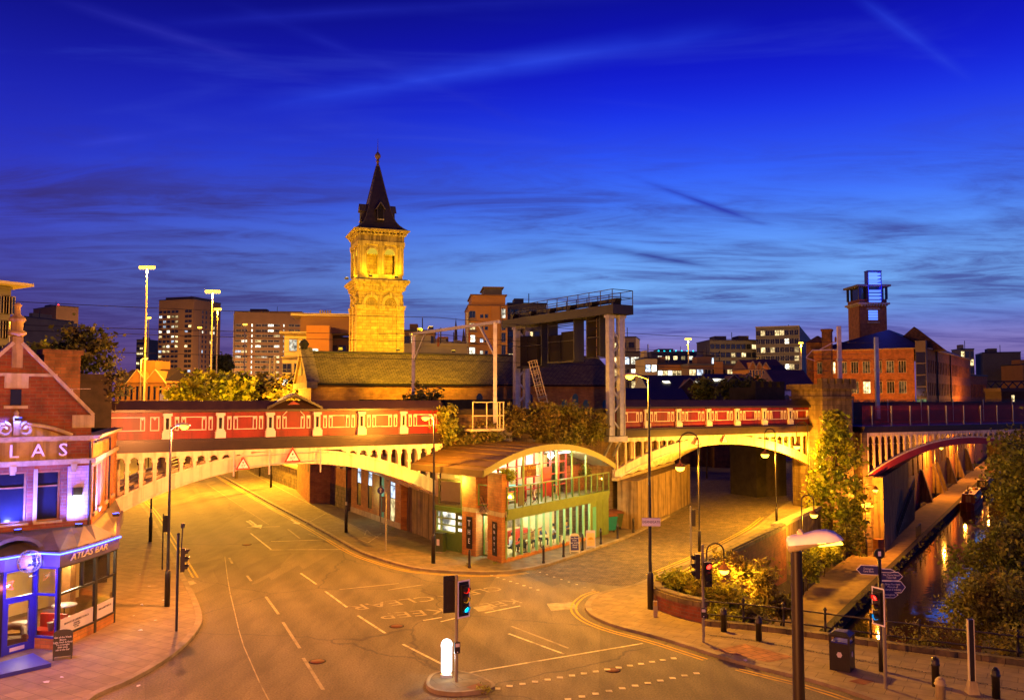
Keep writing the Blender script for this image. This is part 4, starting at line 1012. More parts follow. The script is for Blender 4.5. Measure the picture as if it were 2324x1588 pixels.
# swan-neck lamps of the side street
swan_lamp('nearest of the tall swan neck lamps, behind the planter', G(1587, 1252, .12), 7.7, 1.2, (-1, 0), 3300, 1.2, 1.0)
swan_lamp('middle one of the tall swan neck lamps, in front of the side bridge', G(1762, 1192, .12), 7.55, .85, (-1, -.1), 3900, 1.15, 1.0)
swan_lamp('farthest of the tall swan neck lamps, beside the ivy tower', (25.9, 75.6, .12), 7.9, 1.0, (-1, -.1), 3900, 1.2, 1.0)
swan_lamp('short swan neck lamp glowing over the planter shrubs', (10.07, 45.0, -2.0), 4.55, .9, (1, .05), 1300, .55, .85, 'short swan neck lamps on the canal bank')
swan_lamp('short swan neck lamp below the canal wall', (20.7, 62, -3.9), 7.05, .85, (1, -.1), 1500, .55, .9, 'short swan neck lamps on the canal bank')
# ------------------------------------------------ traffic signals
def signal_head(parent, c, ang, lit=None, board=True, h=1.05, w_=.36, dim=True):
    """c: centre of the head's back; ang: facing direction of the lenses"""
    f = Fr((c[0], c[1]), (-sin(ang), cos(ang)))   # normal = (cos, sin) of ang
    z = c[2]; m = MB(); m.fb(f, -w_ * .42, w_ * .42, -.02, .16, z - h / 2 + .03, z + h / 2 - .03)
    o = m.build('signal_head', 'black_paint', parent)
    if board:
        m = MB(); m.fb(f, -w_ * .75, w_ * .75, .04, .055, z - h / 2 - .12, z + h / 2 + .12); b = m.build('backing_board', 'sign_black', o)
        m = MB(); e = .05
        for q in ((-w_ * .75, -w_ * .75 + e, z - h / 2 - .12, z + h / 2 + .12), (w_ * .75 - e, w_ * .75, z - h / 2 - .12, z + h / 2 + .12), (-w_ * .75 + e, w_ * .75 - e, z - h / 2 - .12, z - h / 2 - .07), (-w_ * .75 + e, w_ * .75 - e, z + h / 2 + .07, z + h / 2 + .12)): m.fb(f, q[0], q[1], .055, .062, q[2], q[3])
        m.build('border', 'sign_white', o)
    nrm = Vector((f.n.x, f.n.y, 0))
    for k, nm in enumerate(('red', 'amber', 'green')):
        zc_ = z + h * (.31 - .31 * k); cc = Vector((c[0], c[1], zc_)) + nrm * .16
        m = MB(); m.tube([cc, cc + nrm * .012], .105, 14); mm = 'dark_glass'
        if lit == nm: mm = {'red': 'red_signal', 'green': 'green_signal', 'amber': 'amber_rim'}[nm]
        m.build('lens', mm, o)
        if board and lit: m = MB(); m.tube([cc + nrm * .012, cc + nrm * .09], .114, 14, 0, False); m.build('visor_glow', 'ring_' + nm, o)  # visor reflections put in as glowing rings
        m = MB(); s = Vector((f.u.x, f.u.y, 0)); V = []
        for i in range(13):
            a = -.35 * pi / 2 + (pi + .35 * pi) * i / 12; q = s * cos(a) * .118 + Vector((0, 0, sin(a) * .118)); ln = .12 + .10 * max(sin(a), 0)
            V += [cc + q - nrm * .01, cc + q + nrm * ln]
        m.add(V, [(2 * i, 2 * i + 2, 2 * i + 3, 2 * i + 1) for i in range(12)], 0, True); m.build('visor', 'black_paint', o)
    return o
def signal(label, base, h, heads, black=False, cap=True, r=.057, button=None):
    t = thing('traffic_light', label, 'traffic light', base)
    m = MB(); m.tube([(0, 0, 0), (0, 0, h)], r, 14); m.lathe((0, 0, h), [(r * 1.15, 0), (r * 1.15, .05), (r * .7, .09)], 12); m.build('pole', 'steel_dark' if black else 'grey_paint', t)
    for (dx, dy, z, ang, lit, board) in heads:
        signal_head(t, (dx, dy, z), ang, lit, board); 
    if button:
        f = Fr((0, 0), (cos(button), sin(button))); m = MB(); m.fb(f, -.10, .10, r, r + .11, 1.02, 1.40); o = m.build('push_button_box', 'black_paint', t)
        m = MB(); m.fb(f, -.075, .075, r + .11, r + .114, 1.24, 1.36); m.build('panel', 'frost', o)
        m = MB(); m.fb(f, -.018, .018, r + .11, r + .12, 1.05, 1.085); m.build('button', 'sign_white', o)
    return t
T1 = signal('pale traffic light on the central island showing green', G(1035, 1546, .13), 3.62, [(.22, -.06, 2.88, radians(-48), 'green', True), (-.20, .05, 3.0, radians(110), None, True)], False, button=.3)
m = MB()   # the glowing rings stand in for reflections inside the visors
T2 = signal('black traffic light on the corner bar pavement, seen from the side', G(400, 1431, .12), 4.05, [(.13, .0, 3.0, radians(20), None, False)], True)
m = MB(); m.bar((.14, 0, 3.5), (.18, 0, 4.35), .04); m.box(.12, .25, -.06, .06, 4.35, 4.55); m.build('detector', 'black_paint', T2)
T3 = signal('traffic light by the planter with one red lens facing the viewer', G(1596, 1456, .12), 3.85, [(-.14, .02, 3.05, radians(180), None, False), (.16, -.05, 2.75, radians(-80), 'red', False)], False, button=-.1)
T4 = signal('pale signal pole in the cobbled street, its head seen from behind', (10.75, 52.2, .12), 3.35, [(.14, 0, 2.75, radians(80), None, False)], False)
T5 = signal('traffic light with white bordered board showing red beside the fingerpost', G(2009, 1561, .12), 3.45, [(-.16, -.05, 2.78, radians(205), 'red', True)], False)
T6 = signal('pale pole with signal head seen from behind, before the blue lit windows', G(875, 1249, .12), 3.7, [(-.13, .02, 3.0, radians(100), None, False)], False)
def post_sign(label, base, h, kind):
    t = thing('sign_post', label, 'road sign', base); m = MB(); m.tube([(0, 0, 0), (0, 0, h)], .04, 10); m.build('pole', 'grey_paint' if kind != 'back' else 'steel_dark', t)
    if kind == 'round':
        m = MB(); m.tube([(0, -.05, h - .05), (0, -.07, h - .05)], .27, 20); m.build('plate', 'sign_blue', t)
        m = MB(); f = Fr((0, -.072), (1, 0)); m.fb(f, -.05, .05, 0, .004, h - .22, h + .06); m.fp(f, [(-.12, h + .02), (.12, h + .02), (0, h + .16)], 0, .004); m.build('arrow', 'sign_white', t)
    if kind == 'back':
        m = MB(); m.box(-.02, .36, -.06, -.03, h - 1.05, h - .1); m.box(.0, .1, -.03, 0, h - .9, h - .8); m.build('plate', 'steel_dark', t)
    return t
post_sign('thin pole with a round blue arrow sign under the main bridge', G(863, 1199, .12), 2.95, 'round')
post_sign('dark pole with the back of a sign plate beside the left lamp', G(368, 1291, .12), 3.2, 'back')
for (x, y, h, lb) in ((341, 1228, 3.4, 'black lamp column with white band under the left end of the arch'), (785, 1207, 5.2, 'black lamp column on the far pavement before the brick frontage'), (589, 1080, 3.2, 'thin dark post on the far pavement beyond the arch'), (620, 1078, 2.6, 'short dark post by the mossy wall beyond the arch')):
    b = G(x, y, .12); t = thing('lamp_column', lb, 'post', b); m = MB(); m.lathe((0, 0, 0), [(.12, 0), (.12, 1.6), (.07, 1.75), (.06, h)], 12); m.build('pole', 'black_paint', t); m = MB(); m.cyl((0, 0, 2.0), .25, .075, None, 12); m.build('band', 'pale_paint', t)
# small strap sign near the bins
def keep_left():
    b = G(1013, 1535, .13); t = thing('lit_bollard', 'glowing white traffic bollard on the central island', 'bollard', b)
    m = MB(); m.slab([(-.20, -.14), (.20, -.14), (.20, .14), (-.20, .14)], 0, .1); m.build('base', 'galv', t)
    f = LF; P = [(-.10, .10), (.10, .10), (.185, .22), (.185, .98)] + [(.20 * cos(a), 1.12 + .20 * sin(a)) for a in [-.4 + (pi + .8) * k / 14 for k in range(15)]] + [(-.185, .98), (-.185, .22)]
    m = MB(); m.fp(f, P, -.09, .09); m.build('body', 'beacon_white', t)
    m = MB(); m.fb(f, -.15, -.115, .091, .095, .3, .92); m.build('stripe', 'yellow_line', t)
    light('POINT', (0, -.35, .8), 35, (.9, .95, 1), t, .15)
keep_left()
def bollard(label, p, h=1.0, r=.10, mt='black_paint', group=None, style=0):
    t = thing('bollard', label, 'bollard', p, 0, group); m = MB()
    if style == 0: m.lathe((0, 0, 0), [(r * 1.3, 0), (r * 1.3, h * .10), (r, h * .14), (r, h * .78), (r * 1.15, h * .80), (r * 1.15, h * .84), (r, h * .86), (r, h * .95), (r * .6, h)], 14)
    else: m.lathe((0, 0, 0), [(r, 0), (r, h * .72), (r * 1.22, h * .75), (r * 1.22, h * .80), (r * 1.05, h * .83), (r * 1.05, h * .93), (r * .85, h)], 16)
    m.build('shaft', mt, t); m = MB(); m.lathe((0, 0, h), [(r * .6, 0), (r * .62, .03), (r * .3, .06)], 12); m.build('cap', mt, t); return t
gB = 'black bollards round the glazed bar'
for x, y, lb in ((1065, 1288, 'black bollard in a tuft of grass in front of the brick columns'), (1233, 1277, 'black bollard nearest the middle of the glazed bar front'), (1278.5, 1263, 'black bollard just before the arched pavement sign'), (1321.5, 1248, 'black bollard between the two pavement signs'), (1363, 1234, 'black bollard in front of the teal wheelie bin'), (1401, 1221, 'black bollard between teal and brown bins'), (1437, 1208, 'black bollard farthest up the cobbled street by the abutment')):
    bollard(lb, G(x, y, .12), 1.02, .075, group=gB)
gC = 'thick black bollards on the canal side pavement'
for x, y, lb in ((1642, 1432, 'thick black bollard closest to the brick planter'), (1721.5, 1453, 'thick black bollard between planter and foreground lamp column'), (2123, 1556, 'thick black bollard in front of the canal railing'), (2260, 1583, 'black bollard with white scuffed collar beside the totem')):
    bollard(lb, G(x, y, .12), .95, .125, group=gC, style=1)
bollard('short stone bollard at the bottom edge of the canal pavement', G(2134, 1592, .12), .75, .15, 'stone_pale', None, 1)
# litter bin
b = G(1911, 1516, .12); lb_ = thing('litter_bin', 'black litter bin with hexagonal badges on the canal side pavement', 'bin', b, -.62)
m = MB(); m.box(-.36, .36, -.36, .36, 0, .98); m.build('body', 'black_paint', lb_)
m = MB(); [m.box(sx * .33 - .035, sx * .33 + .035, sy * .33 - .035, sy * .33 + .035, .98, 1.2) for sx in (-1, 1) for sy in (-1, 1)]; m.build('corner_post', 'black_paint', lb_)
m = MB(); m.box(-.30, .30, -.30, .30, .98, 1.02); m.build('liner', 'blue_enamel', lb_)
m = MB(); m.slab([(-.38, -.38), (.38, -.38), (.38, .38), (-.38, .38)], 1.2, 1.28); m.lathe((0, 0, 1.28), [(.50, 0), (.30, .10)], 4, sq=True, rot=pi / 4); m.build('lid', 'black_paint', lb_)
for f in (Fr((0, -.36), (1, 0)), Fr((.36, 0), (0, 1))):
    m = MB(); m.fp(f, [(.10 * cos(k * pi / 3), .58 + .11 * sin(k * pi / 3)) for k in range(6)], 0, .006); m.build('badge', 'frost', lb_)
# fingerpost
b = dp(2000, 1490, 31.9); fp_ = thing('fingerpost', 'black fingerpost with blue pointing arms beside the right traffic light', 'signpost', (b.x, b.y, .12)); 
m = MB(); m.lathe((0, 0, 0), [(.11, 0), (.11, 1.0), (.065, 1.1), (.065, 4.05)], 12); m.build('pole', 'black_paint', fp_)
m = MB(); f = Fr((0, -.02), (1, -.1)); m.fp(f, [(.19 * cos(k * pi / 10), 4.22 + .19 * sin(k * pi / 10)) for k in range(20)], -.02, .02); m.build('finial', 'sign_black', fp_)
m = MB(); m.fb(f, -.05, .05, .02, .026, 4.14, 4.31); m.build('emblem', 'sign_white', fp_)
fA = Fr((0, -.02), (cos(-.25), sin(-.25))); fB = Fr((0, -.02), (cos(-.12), sin(-.12)))
def finger(fr, s, z, h, ln, lines):
    m = MB(); P = [(s * .06, z - h / 2), (s * (ln - .14), z - h / 2), (s * ln, z), (s * (ln - .14), z + h / 2), (s * .06, z + h / 2)]; m.fp(fr, P, -.02, .02); o = m.build('finger', 'sign_navy', fp_)
    m = MB(); t = .022; Q = [(s * .06, z - h / 2 - t), (s * (ln - .13), z - h / 2 - t), (s * (ln + .03), z), (s * (ln - .13), z + h / 2 + t), (s * .06, z + h / 2 + t)]; m.fp(fr, Q, -.019, .012); m.build('edge', 'sign_white', o)
    if lines: text('lettering', lines, .10, 'sign_white', o, tuple(fr.p(s * ln * .5, .024, z)), (pi / 2, 0, fr.ang()), .002, 'CENTER', .8)
finger(fA, -1, 3.62, .30, .78, 'Deansgate\nCanal Basin'); finger(fA, 1, 3.62, .10, .5, ''); finger(fB, 1, 3.42, .27, .78, 'The Opera House\nTown Hall'); finger(fB, 1, 3.04, .38, .86, 'Great Northern\nMuseum of\nScience & Industry'); finger(fB, 1, 2.76, .20, .6, 'Spinningfields')
# wayfinding totem and grit pillar
b = G(2206, 1572, .12); tt = thing('totem_post', 'slim black totem with pale edges on a tapered stone foot', 'post', b, -.1)
m = MB(); m.lathe((0, 0, 0), [(.26, 0), (.15, .42)], 4, sq=True, rot=pi / 4); m.build('foot', 'stone_pale', tt)
m = MB(); m.box(-.075, .075, -.06, .06, .4, 2.45); m.build('column', 'black_paint', tt)
m = MB(); m.box(-.105, -.075, -.062, .062, .4, 2.45); m.build('edge', 'pale_paint', tt); m = MB(); m.box(.075, .105, -.062, .062, .4, 2.45); m.build('edge', 'pale_paint', tt)
# two boards in front of the glazed bar, bins, cabinet
def a_board(label, p, ang, w_, h, cols, lines, size, arch=False, frame='sign_black', tc_='chalk'):
    t = thing('pavement_sign', label, 'pavement sign', p, ang); tilt = .2
    for s in (-1, 1):
        def X(u, z): return (u, s * (tilt * (1 - z / h) + .02), z)
        m = MB(); P = [(-w_ / 2, .12), (w_ / 2, .12), (w_ / 2, h * (.88 if arch else 1))] + ([(w_ / 2 * cos(a), h * .88 + h * .12 * sin(a)) for a in [pi * k / 8 for k in range(1, 8)]] if arch else []) + [(-w_ / 2, h * (.88 if arch else 1))]
        m.poly([X(u, z) for u, z in P][::s * -1 if s < 0 else -1]); q = [X(u, z) for u, z in P]; m.poly([(a, b_ - s * .03, c) for a, b_, c in q]); n = len(q)
        for i in range(n): m.poly([q[i], q[(i + 1) % n], (q[(i + 1) % n][0], q[(i + 1) % n][1] - s * .03, q[(i + 1) % n][2]), (q[i][0], q[i][1] - s * .03, q[i][2])])
        b_ = m.build('board', frame, t)
        for e in (-1, 1): m = MB(); m.bar(X(e * w_ * .46, 0), X(e * w_ * .46, .14), .04); m.build('leg', frame, t)
        if s < 0:
            m = MB(); k = .42; P2 = [(-w_ * k, .2), (w_ * k, .2), (w_ * k, h * .86), (-w_ * k, h * .86)]; m.poly([(u, X(u, z)[1] - .006, z) for u, z in P2]); m.build('panel', cols, t)
            if lines: text('lettering', lines, size, tc_, t, (0, X(0, h * .54)[1] - .014, h * .54), (pi / 2 - .2 / h, 0, 0), .002, 'CENTER', .9)
    return t
a_board('arched cream pavement sign with dark panel before the glazed bar', G(1303, 1254, .12), .1, .62, 1.25, 'sign_navy', 'Fine Beers\nfrom\nnear and far\nGood\nFood', .15, True, 'pale_paint')
ab = a_board('rectangular pavement sign with an orange poster before the glazed bar', G(1340, 1244, .12), -.05, .62, 1.2, 'wood_light', '', .1, False, 'galv')
m = MB(); m.poly([(.18 * cos(k * .63), -.12 - .006, .62 + .16 * sin(k * .63)) for k in range(10)][::1]); m.build('emblem', 'yellow_line', ab)
ab2 = a_board('black chalkboard leaning open on the pavement by the bar window', G(142, 1492, .12), .42, .66, 1.08, 'sign_black', 'Gin of the Week\nBloom\nLight, fresh & floral\nTry it tonight\nwith tonic\nask at the bar', .095, True, 'sign_black')
def wheelie(label, p, ang, mt, lid, panels):
    t = thing('wheelie_bin', label, 'bin', p, ang); m = MB()
    B = [(-.55, -.42), (.55, -.42), (.55, .42), (-.55, .42)]; T_ = [(-.68, -.55), (.68, -.55), (.68, .55), (-.68, .55)]
    m.add([(x, y, .18) for x, y in B] + [(x, y, 1.22) for x, y in T_], [(3, 2, 1, 0), (0, 1, 5, 4), (1, 2, 6, 5), (2, 3, 7, 6), (3, 0, 4, 7)]); m.build('body', mt, t)
    m = MB(); m.add([(x * 1.06, y * 1.06, 1.2) for x, y in T_] + [(x * 1.06, y * 1.06, 1.27) for x, y in T_] + [(x * .8, y * .5, 1.42) for x, y in T_], [(0, 1, 5, 4), (1, 2, 6, 5), (2, 3, 7, 6), (3, 0, 4, 7), (4, 5, 9, 8), (5, 6, 10, 9), (6, 7, 11, 10), (7, 4, 8, 11), (8, 9, 10, 11)]); m.build('lid', lid, t)
    for x, y in ((-.45, -.35), (.45, -.35), (.45, .35), (-.45, .35)): m = MB(); m.tube([(x, y - .03, .09), (x, y + .03, .09)], .09, 12); m.build('wheel', 'sign_black', t)
    for z in panels: m = MB(); m.fb(Fr((.66, 0), (0, 1)), -.35, .35, -.02, .03, z, z + .08); m.build('strip', 'frost', t)
    return t
wheelie('teal wheelie bin at the end of the glazed bar', G(1375, 1207, .12), .55, 'bin_teal', 'rust', ()); wheelie('brown wheelie bin with pale stripes behind the teal one', G(1401, 1196, .12), .62, 'rust', 'rust', (.5, .7, .9)); wheelie('green wheelie bin wedged behind the teal one', G(1389, 1200, .12), .6, 'bin_green', 'rust', (.6,))
b = G(998, 1252, .12); cbx = thing('cable_cabinet', 'green cable cabinet beside the abutment and lamp post', 'cabinet', b, -.55); m = MB(); m.box(-.36, .36, -.2, .2, .06, 1.18); m.build('body', 'bin_green', cbx); m = MB(); m.box(-.39, .39, -.23, .23, 1.18, 1.25); m.build('lid', 'bin_green', cbx); m = MB(); m.box(-.38, .38, -.22, .22, 0, .06); m.build('plinth', 'concrete', cbx); m = MB(); m.box(-.12, .1, -.206, -.2, .45, .85); m.build('sticker', 'frost', cbx)
b = G(1487, 1399, .12); mk = thing('marker_post', 'short pale marker post leaning on the planter end', 'post', b); m = MB(); m.box(-.09, .09, -.05, .05, 0, .72); m.build('post', 'stone_pale', mk); m = MB(); m.box(-.06, .06, -.055, -.05, .5, .68); m.build('plate', 'yellow_line', mk)
# signs under the side arch
b = Vector((24.5, 91.5, 0)); sg = thing('sign_post', 'pale notice board on a pole in the dark beyond the side arch', 'road sign', b)
m = MB(); m.tube([(0, 0, 0), (0, 0, 5.2)], .05, 8); m.build('pole', 'grey_paint', sg); m = MB(); m.box(-.26, .26, -.05, 0, 3.4, 4.3); m.build('plate', 'frost', sg); m = MB(); m.fp(LF, [(-.26, 4.45), (.26, 4.45), (.26, 5.1), (.15, 5.35), (-.15, 5.35), (-.26, 5.1)], 0, .05); m.build('plate', 'frost', sg); m = MB(); m.box(-1.1, -.2, -.05, 0, 1.6, 2.05); m.build('plate', 'sign_white', sg)
b = Vector((21.6, 88.4, 0)); 
# ---------------------------------------------------------------- corner bar at the left
RC = Vector((-18.45, 38.0)); UM = Vector((.736, .677))
AF = Fr(RC, UM)                                   # main front, u negative to the left
AS = Fr(RC, Vector((-.33, .943)))                 # side front going back towards the bridge
ab = thing('corner_bar', 'red brick corner bar with blue lit upper floor and curved dark shopfront', 'building', (RC.x, RC.y, 0))
WU = [(-6.45, -5.25), (-5.05, -3.85), (-3.62, -2.86), (-2.62, -1.86)]
ops = [(-3.62, -2.55, 4.84, 6.95), (-2.2, -1.25, 4.84, 6.95), (-4.85, -3.95, 4.84, 6.95), (-6.0, -5.1, 4.84, 6.95)]
m = MB(); m.wall(AF, -7.5, 0, 3.9, 7.2, ops, .3, .22); m.build('wall', 'brick_red', ab, True)
m = MB(); m.fb(AF, -.98, .0, .001, .05, 4.7, 7.1); m.build('facing', 'brick_lilac', ab, True)
so = [(.5, 1.5, 4.95, 7.0), (2.2, 3.2, 4.95, 7.0), (5.2, 6.2, 4.95, 7.0), (8.0, 9.0, 4.95, 7.0)]
m = MB(); m.wall(AS, 0, 11.0, 3.9, 8.3, so, .3, .2); m.build('side_wall', 'brick_orange', ab, True)
m = MB(); m.fb(AF, -7.5, 0, -9, -.3, 3.9, 8.0); m.build('core', 'void', ab, True) if False else None
def sash(fr, o, gm='pane_dark'):
    a, b, c, d = o; w = MB()
    for q in ((a, a + .07, c, d), (b - .07, b, c, d), (a + .07, b - .07, c, c + .07), (a + .07, b - .07, d - .07, d), (a + .07, b - .07, c + (d - c) * .68, c + (d - c) * .68 + .06)): w.fb(fr, q[0], q[1], -.2, -.12, q[2], q[3])
    wo_ = w.build('window', 'cream_trim' if fr is AS else 'wood', ab, True)
    g = MB(); g.poly([fr.p(a, -.17, c), fr.p(b, -.17, c), fr.p(b, -.17, d), fr.p(a, -.17, d)]); go = g.build('pane', gm, ab, True)
    s = MB(); s.fb(fr, a - .08, b + .08, -.1, .1, c - .14, c); s.build('sill', 'stone_pale', ab, True)
for o in ops: sash(AF, o)
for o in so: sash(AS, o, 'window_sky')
m = MB()
for a, b in ((-6.1, -5.0), (-4.95, -3.85), (-3.75, -2.4), (-2.3, -1.1)):
    m = MB(); m.fb(AF, a, a + .14, .0, .07, 4.84, 7.05); m.build('mullion', 'stone_pale', ab, True)
m = MB(); m.fb(AF, -7.5, .05, .0, .14, 7.2, 7.34); m.fb(AF, -7.5, .1, 0, .22, 7.34, 7.42); m.fb(AS, -.05, 11.0, 0, .14, 7.2, 7.42); m.build('band', 'stone_pale', ab, True)
m = MB(); m.fb(AF, -7.5, .0, -.3, .03, 7.42, 8.2); m.build('name_panel', 'stone_buff', ab, True)
for a, b in ((-1.05, -.02),): m = MB(); m.fb(AF, a, b, .03, .05, 7.45, 8.18); m.build('brick_panel', 'brick_red', ab, True)
m = MB(); z = 8.2
for h_, d in ((.07, .08), (.09, .22), (.06, .3)): m.fb(AF, -7.5, d, -.4, d, z, z + h_); m.fb(AS, -d, 11.0, -.4, d, z, z + h_); z += h_
m.build('cornice', 'stone_pale', ab, True)
# raised letters A T L A S
for ch, x in (('L', 35), ('A', 90), ('S', 146), ('T', -22), ('A', -80)):
    k = (x - CX) / FPX; s = (k * AF.o.y - AF.o.x) / (AF.u.x - k * AF.u.y)
    text('letter', ch, .78, 'white_plastic', ab, tuple(AF.p(s, .14, 7.80) - Vector((RC.x, RC.y, 0))), (pi / 2, 0, AF.ang()), .035, 'CENTER', 1.05)
# brackets under the band
for x in (35, 172):
    k = (x - CX) / FPX; s = (k * AF.o.y - AF.o.x) / (AF.u.x - k * AF.u.y); m = MB(); m.fb(AF, s - .12, s + .12, 0, .16, 6.98, 7.2); m.fb(AF, s - .09, s + .09, 0, .10, 6.85, 6.98); m.build('bracket', 'stone_pale', ab, True)
# scrolls of the pediment
gc = -3.06
for s in (-1, 1):
    pts = []
    for i in range(24): a = i / 23 * 2.2 * 2 * pi * .55; r = .30 * (1 - i / 30); pts.append((gc + s * (.42 + r * cos(pi * .5 + a)), 8.72 + r * sin(pi * .5 + a)))
    m = MB(); m.tube([AF.p(u, .12, z) for u, z in pts], .07, 8)
    arm = [(gc + s * (.42 + t * 1.75), 8.95 - .0 * t + .12 * sin(t * pi) - .52 * t ** .9) for t in [i / 10 for i in range(11)]]
    m.tube([AF.p(u, .12, z) for u, z in arm], [.085] * 11, 8); m.build('scroll', 'stone_pale', ab, True)
m = MB(); m.fp(AF, [(gc - 1.9, 8.42), (gc + 1.9, 8.42), (gc + .4, 8.98), (gc - .4, 8.98)], -.25, .06); m.build('pediment', 'stone_buff', ab, True)
m = MB(); m.fb(AF, gc - .12, gc + .12, 0, .3, 8.5, 9.15); m.lathe(AF.p(gc, .15, 9.1), [(.12, 0), (.17, .12), (.08, .22), (.12, .32), (.03, .45)], 10); m.build('urn', 'stone_buff', ab, True)
# gable
m = MB(); m.fp(AF, [(gc - 3.1, 8.3), (gc + 3.0, 8.3), (gc + 3.0, 9.2), (gc + .25, 12.15), (gc - .25, 12.15), (gc - 3.1, 9.2)], -.45, -.05); m.build('gable', 'brick_red', ab, True)
for s in (-1, 1): m = MB(); m.bar(AF.p(gc + s * 3.05, -.2, 9.3), AF.p(gc + s * .15, -.2, 12.35), .55, .14); m.build('coping', 'stone_pale', ab, True)
m = MB(); m.fb(AF, gc + 2.2, gc + 3.1, -.4, .02, 8.75, 9.3); m.build('kneeler', 'stone_pale', ab, True)
m = MB(); m.fb(AF, gc - 1.55, gc + 1.55, -.05, .04, 10.95, 11.07); m.fb(AF, gc - .45, gc + .45, -.05, .03, 10.45, 10.95); m.build('string_course', 'stone_pale', ab, True)
m = MB(); m.fb(AF, gc - .2, gc + .2, -.05, .0, 9.75, 10.4); m.build('vent', 'dark_glass', ab, True); m = MB(); m.fb(AF, gc - .45, gc + .45, -.05, .06, 9.6, 9.72); m.build('vent_sill', 'stone_pale', ab, True)
m = MB(); m.fb(AF, gc - .2, gc + .2, -.4, .05, 11.3, 12.6); m.lathe(AF.p(gc, -.18, 12.6), [(.20, 0), (.36, .12), (.36, .2), (.22, .3), (.24, .62), (.34, .72), (.30, .8), (.12, .95), (.10, 1.25), (.17, 1.32), (.05, 1.45)], 12); m.build('finial', 'stone_buff', ab, True)
# roof behind gable and chimney walls
m = MB(); m.fp(AF, [(gc - 3.0, 8.4), (gc + 3.0, 8.4), (gc + 3.0, 9.0), (gc, 11.95), (gc - 3.0, 9.0)], -8, -.46); m.build('roof', 'slate', ab, True)
m = MB(); m.slab([tuple(AF.p(-7.5, -.3, 0).to_2d()), tuple(AF.p(-.02, -.3, 0).to_2d()), tuple(AS.p(10.8, -.3, 0).to_2d()), tuple(AS.p(10.8, -7, 0).to_2d())], 7.9, 8.22); m.build('flat_roof', 'lead', ab, True)
m = MB(); m.fb(AF, gc + 2.1, gc + 3.7, -5.2, -4.3, 8.2, 12.1); m.fb(AF, gc + 2.0, gc + 3.8, -5.3, -4.2, 12.1, 12.35); m.build('chimney', 'brick_brown', ab, True)
m = MB(); m.fb(AF, -7.5, -4.5, -6.2, -5.2, 8.2, 12.6); m.build('chimney', 'brick_brown', ab, True)
m = MB(); m.tube([AF.p(-.12, .12, 4.2), AF.p(-.12, .12, 8.15)], .05, 8); m.build('downpipe', 'black_paint', ab, True)
m = MB(); m.tube([AS.p(.2, .1, 8.1), AS.p(6, .1, 8.1), AS.p(6, .1, 4.2)], .05, 8); m.build('gutter', 'black_paint', ab, True)
for u in (-4.4, -3.1, -1.7): m = MB(); m.fb(AF, u - .38, u + .38, -.215, -.18, 5.9, 6.9); m.build('roller_blind', 'plaster_dark', ab, True)
# lead canopy over the shopfront
SH = [gp(x, y) for x, y in ((-120, 1520), (0, 1497), (75, 1476), (128, 1480), (170, 1462), (213, 1441), (258, 1417))]
SH = [Vector((p.x, p.y)) for p in SH] + [Vector((-19.6, 43.0)), Vector((-21.3, 47.2))]
up = [AF.p(u, .1, 0).to_2d() for u in (-7.5, -3.7, -2.7, -1.6, -.8, -.3, 0)] + [AS.p(5, .1, 0).to_2d(), AS.p(9.5, .1, 0).to_2d()]
m = MB()
for i in range(len(SH) - 1): m.poly([(SH[i].x, SH[i].y, 3.95), (SH[i + 1].x, SH[i + 1].y, 3.95), (up[i + 1].x, up[i + 1].y, 4.55), (up[i].x, up[i].y, 4.55)])
m.build('canopy', 'lead', ab, True)
m = MB(); m.fb(AF, -7.5, 0, .0, .12, 4.15, 4.75); m.build('brick_band', 'brick_red', ab, True)
# rounded hood over the doorway with a blue lit underside
hd = (SH[1] + SH[2]) / 2; hf = Fr((hd.x - .4, hd.y + .0), SH[2] - SH[1])
m = MB(); P = [(1.25 * cos(a), 3.85 + .75 * sin(a)) for a in [pi * k / 14 for k in range(15)]]; m.fp(hf, P + [(x * .86, 3.85 + (z - 3.85) * .8) for x, z in P[::-1]], -1.2, .3); m.build('hood', 'lead', ab, True)
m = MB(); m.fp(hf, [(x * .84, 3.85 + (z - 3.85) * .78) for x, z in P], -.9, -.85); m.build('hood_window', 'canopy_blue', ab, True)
# fascia, neon tube, sign lettering
fo = offset(SH, -.14)
m = MB(); strip(m, fo, SH, 3.35, 3.93); m.build('fascia', 'fascia_purple', ab, True)
m = MB(); m.tube([(p.x, p.y, 3.86) for p in offset(SH, -.19)[:7]], .028, 6); m.build('neon_tube', 'blue_neon', ab, True)
a, b = fo[4], fo[6]; ff = fr2(fo[4], fo[5]); text('lettering', 'ATLAS BAR', .36, 'pale_paint', ab, tuple(ff.p(.62, .02, 3.63) - Vector((RC.x, RC.y, 0))), (pi / 2, 0, ff.ang()), .02, 'CENTER', 1.5, .25)
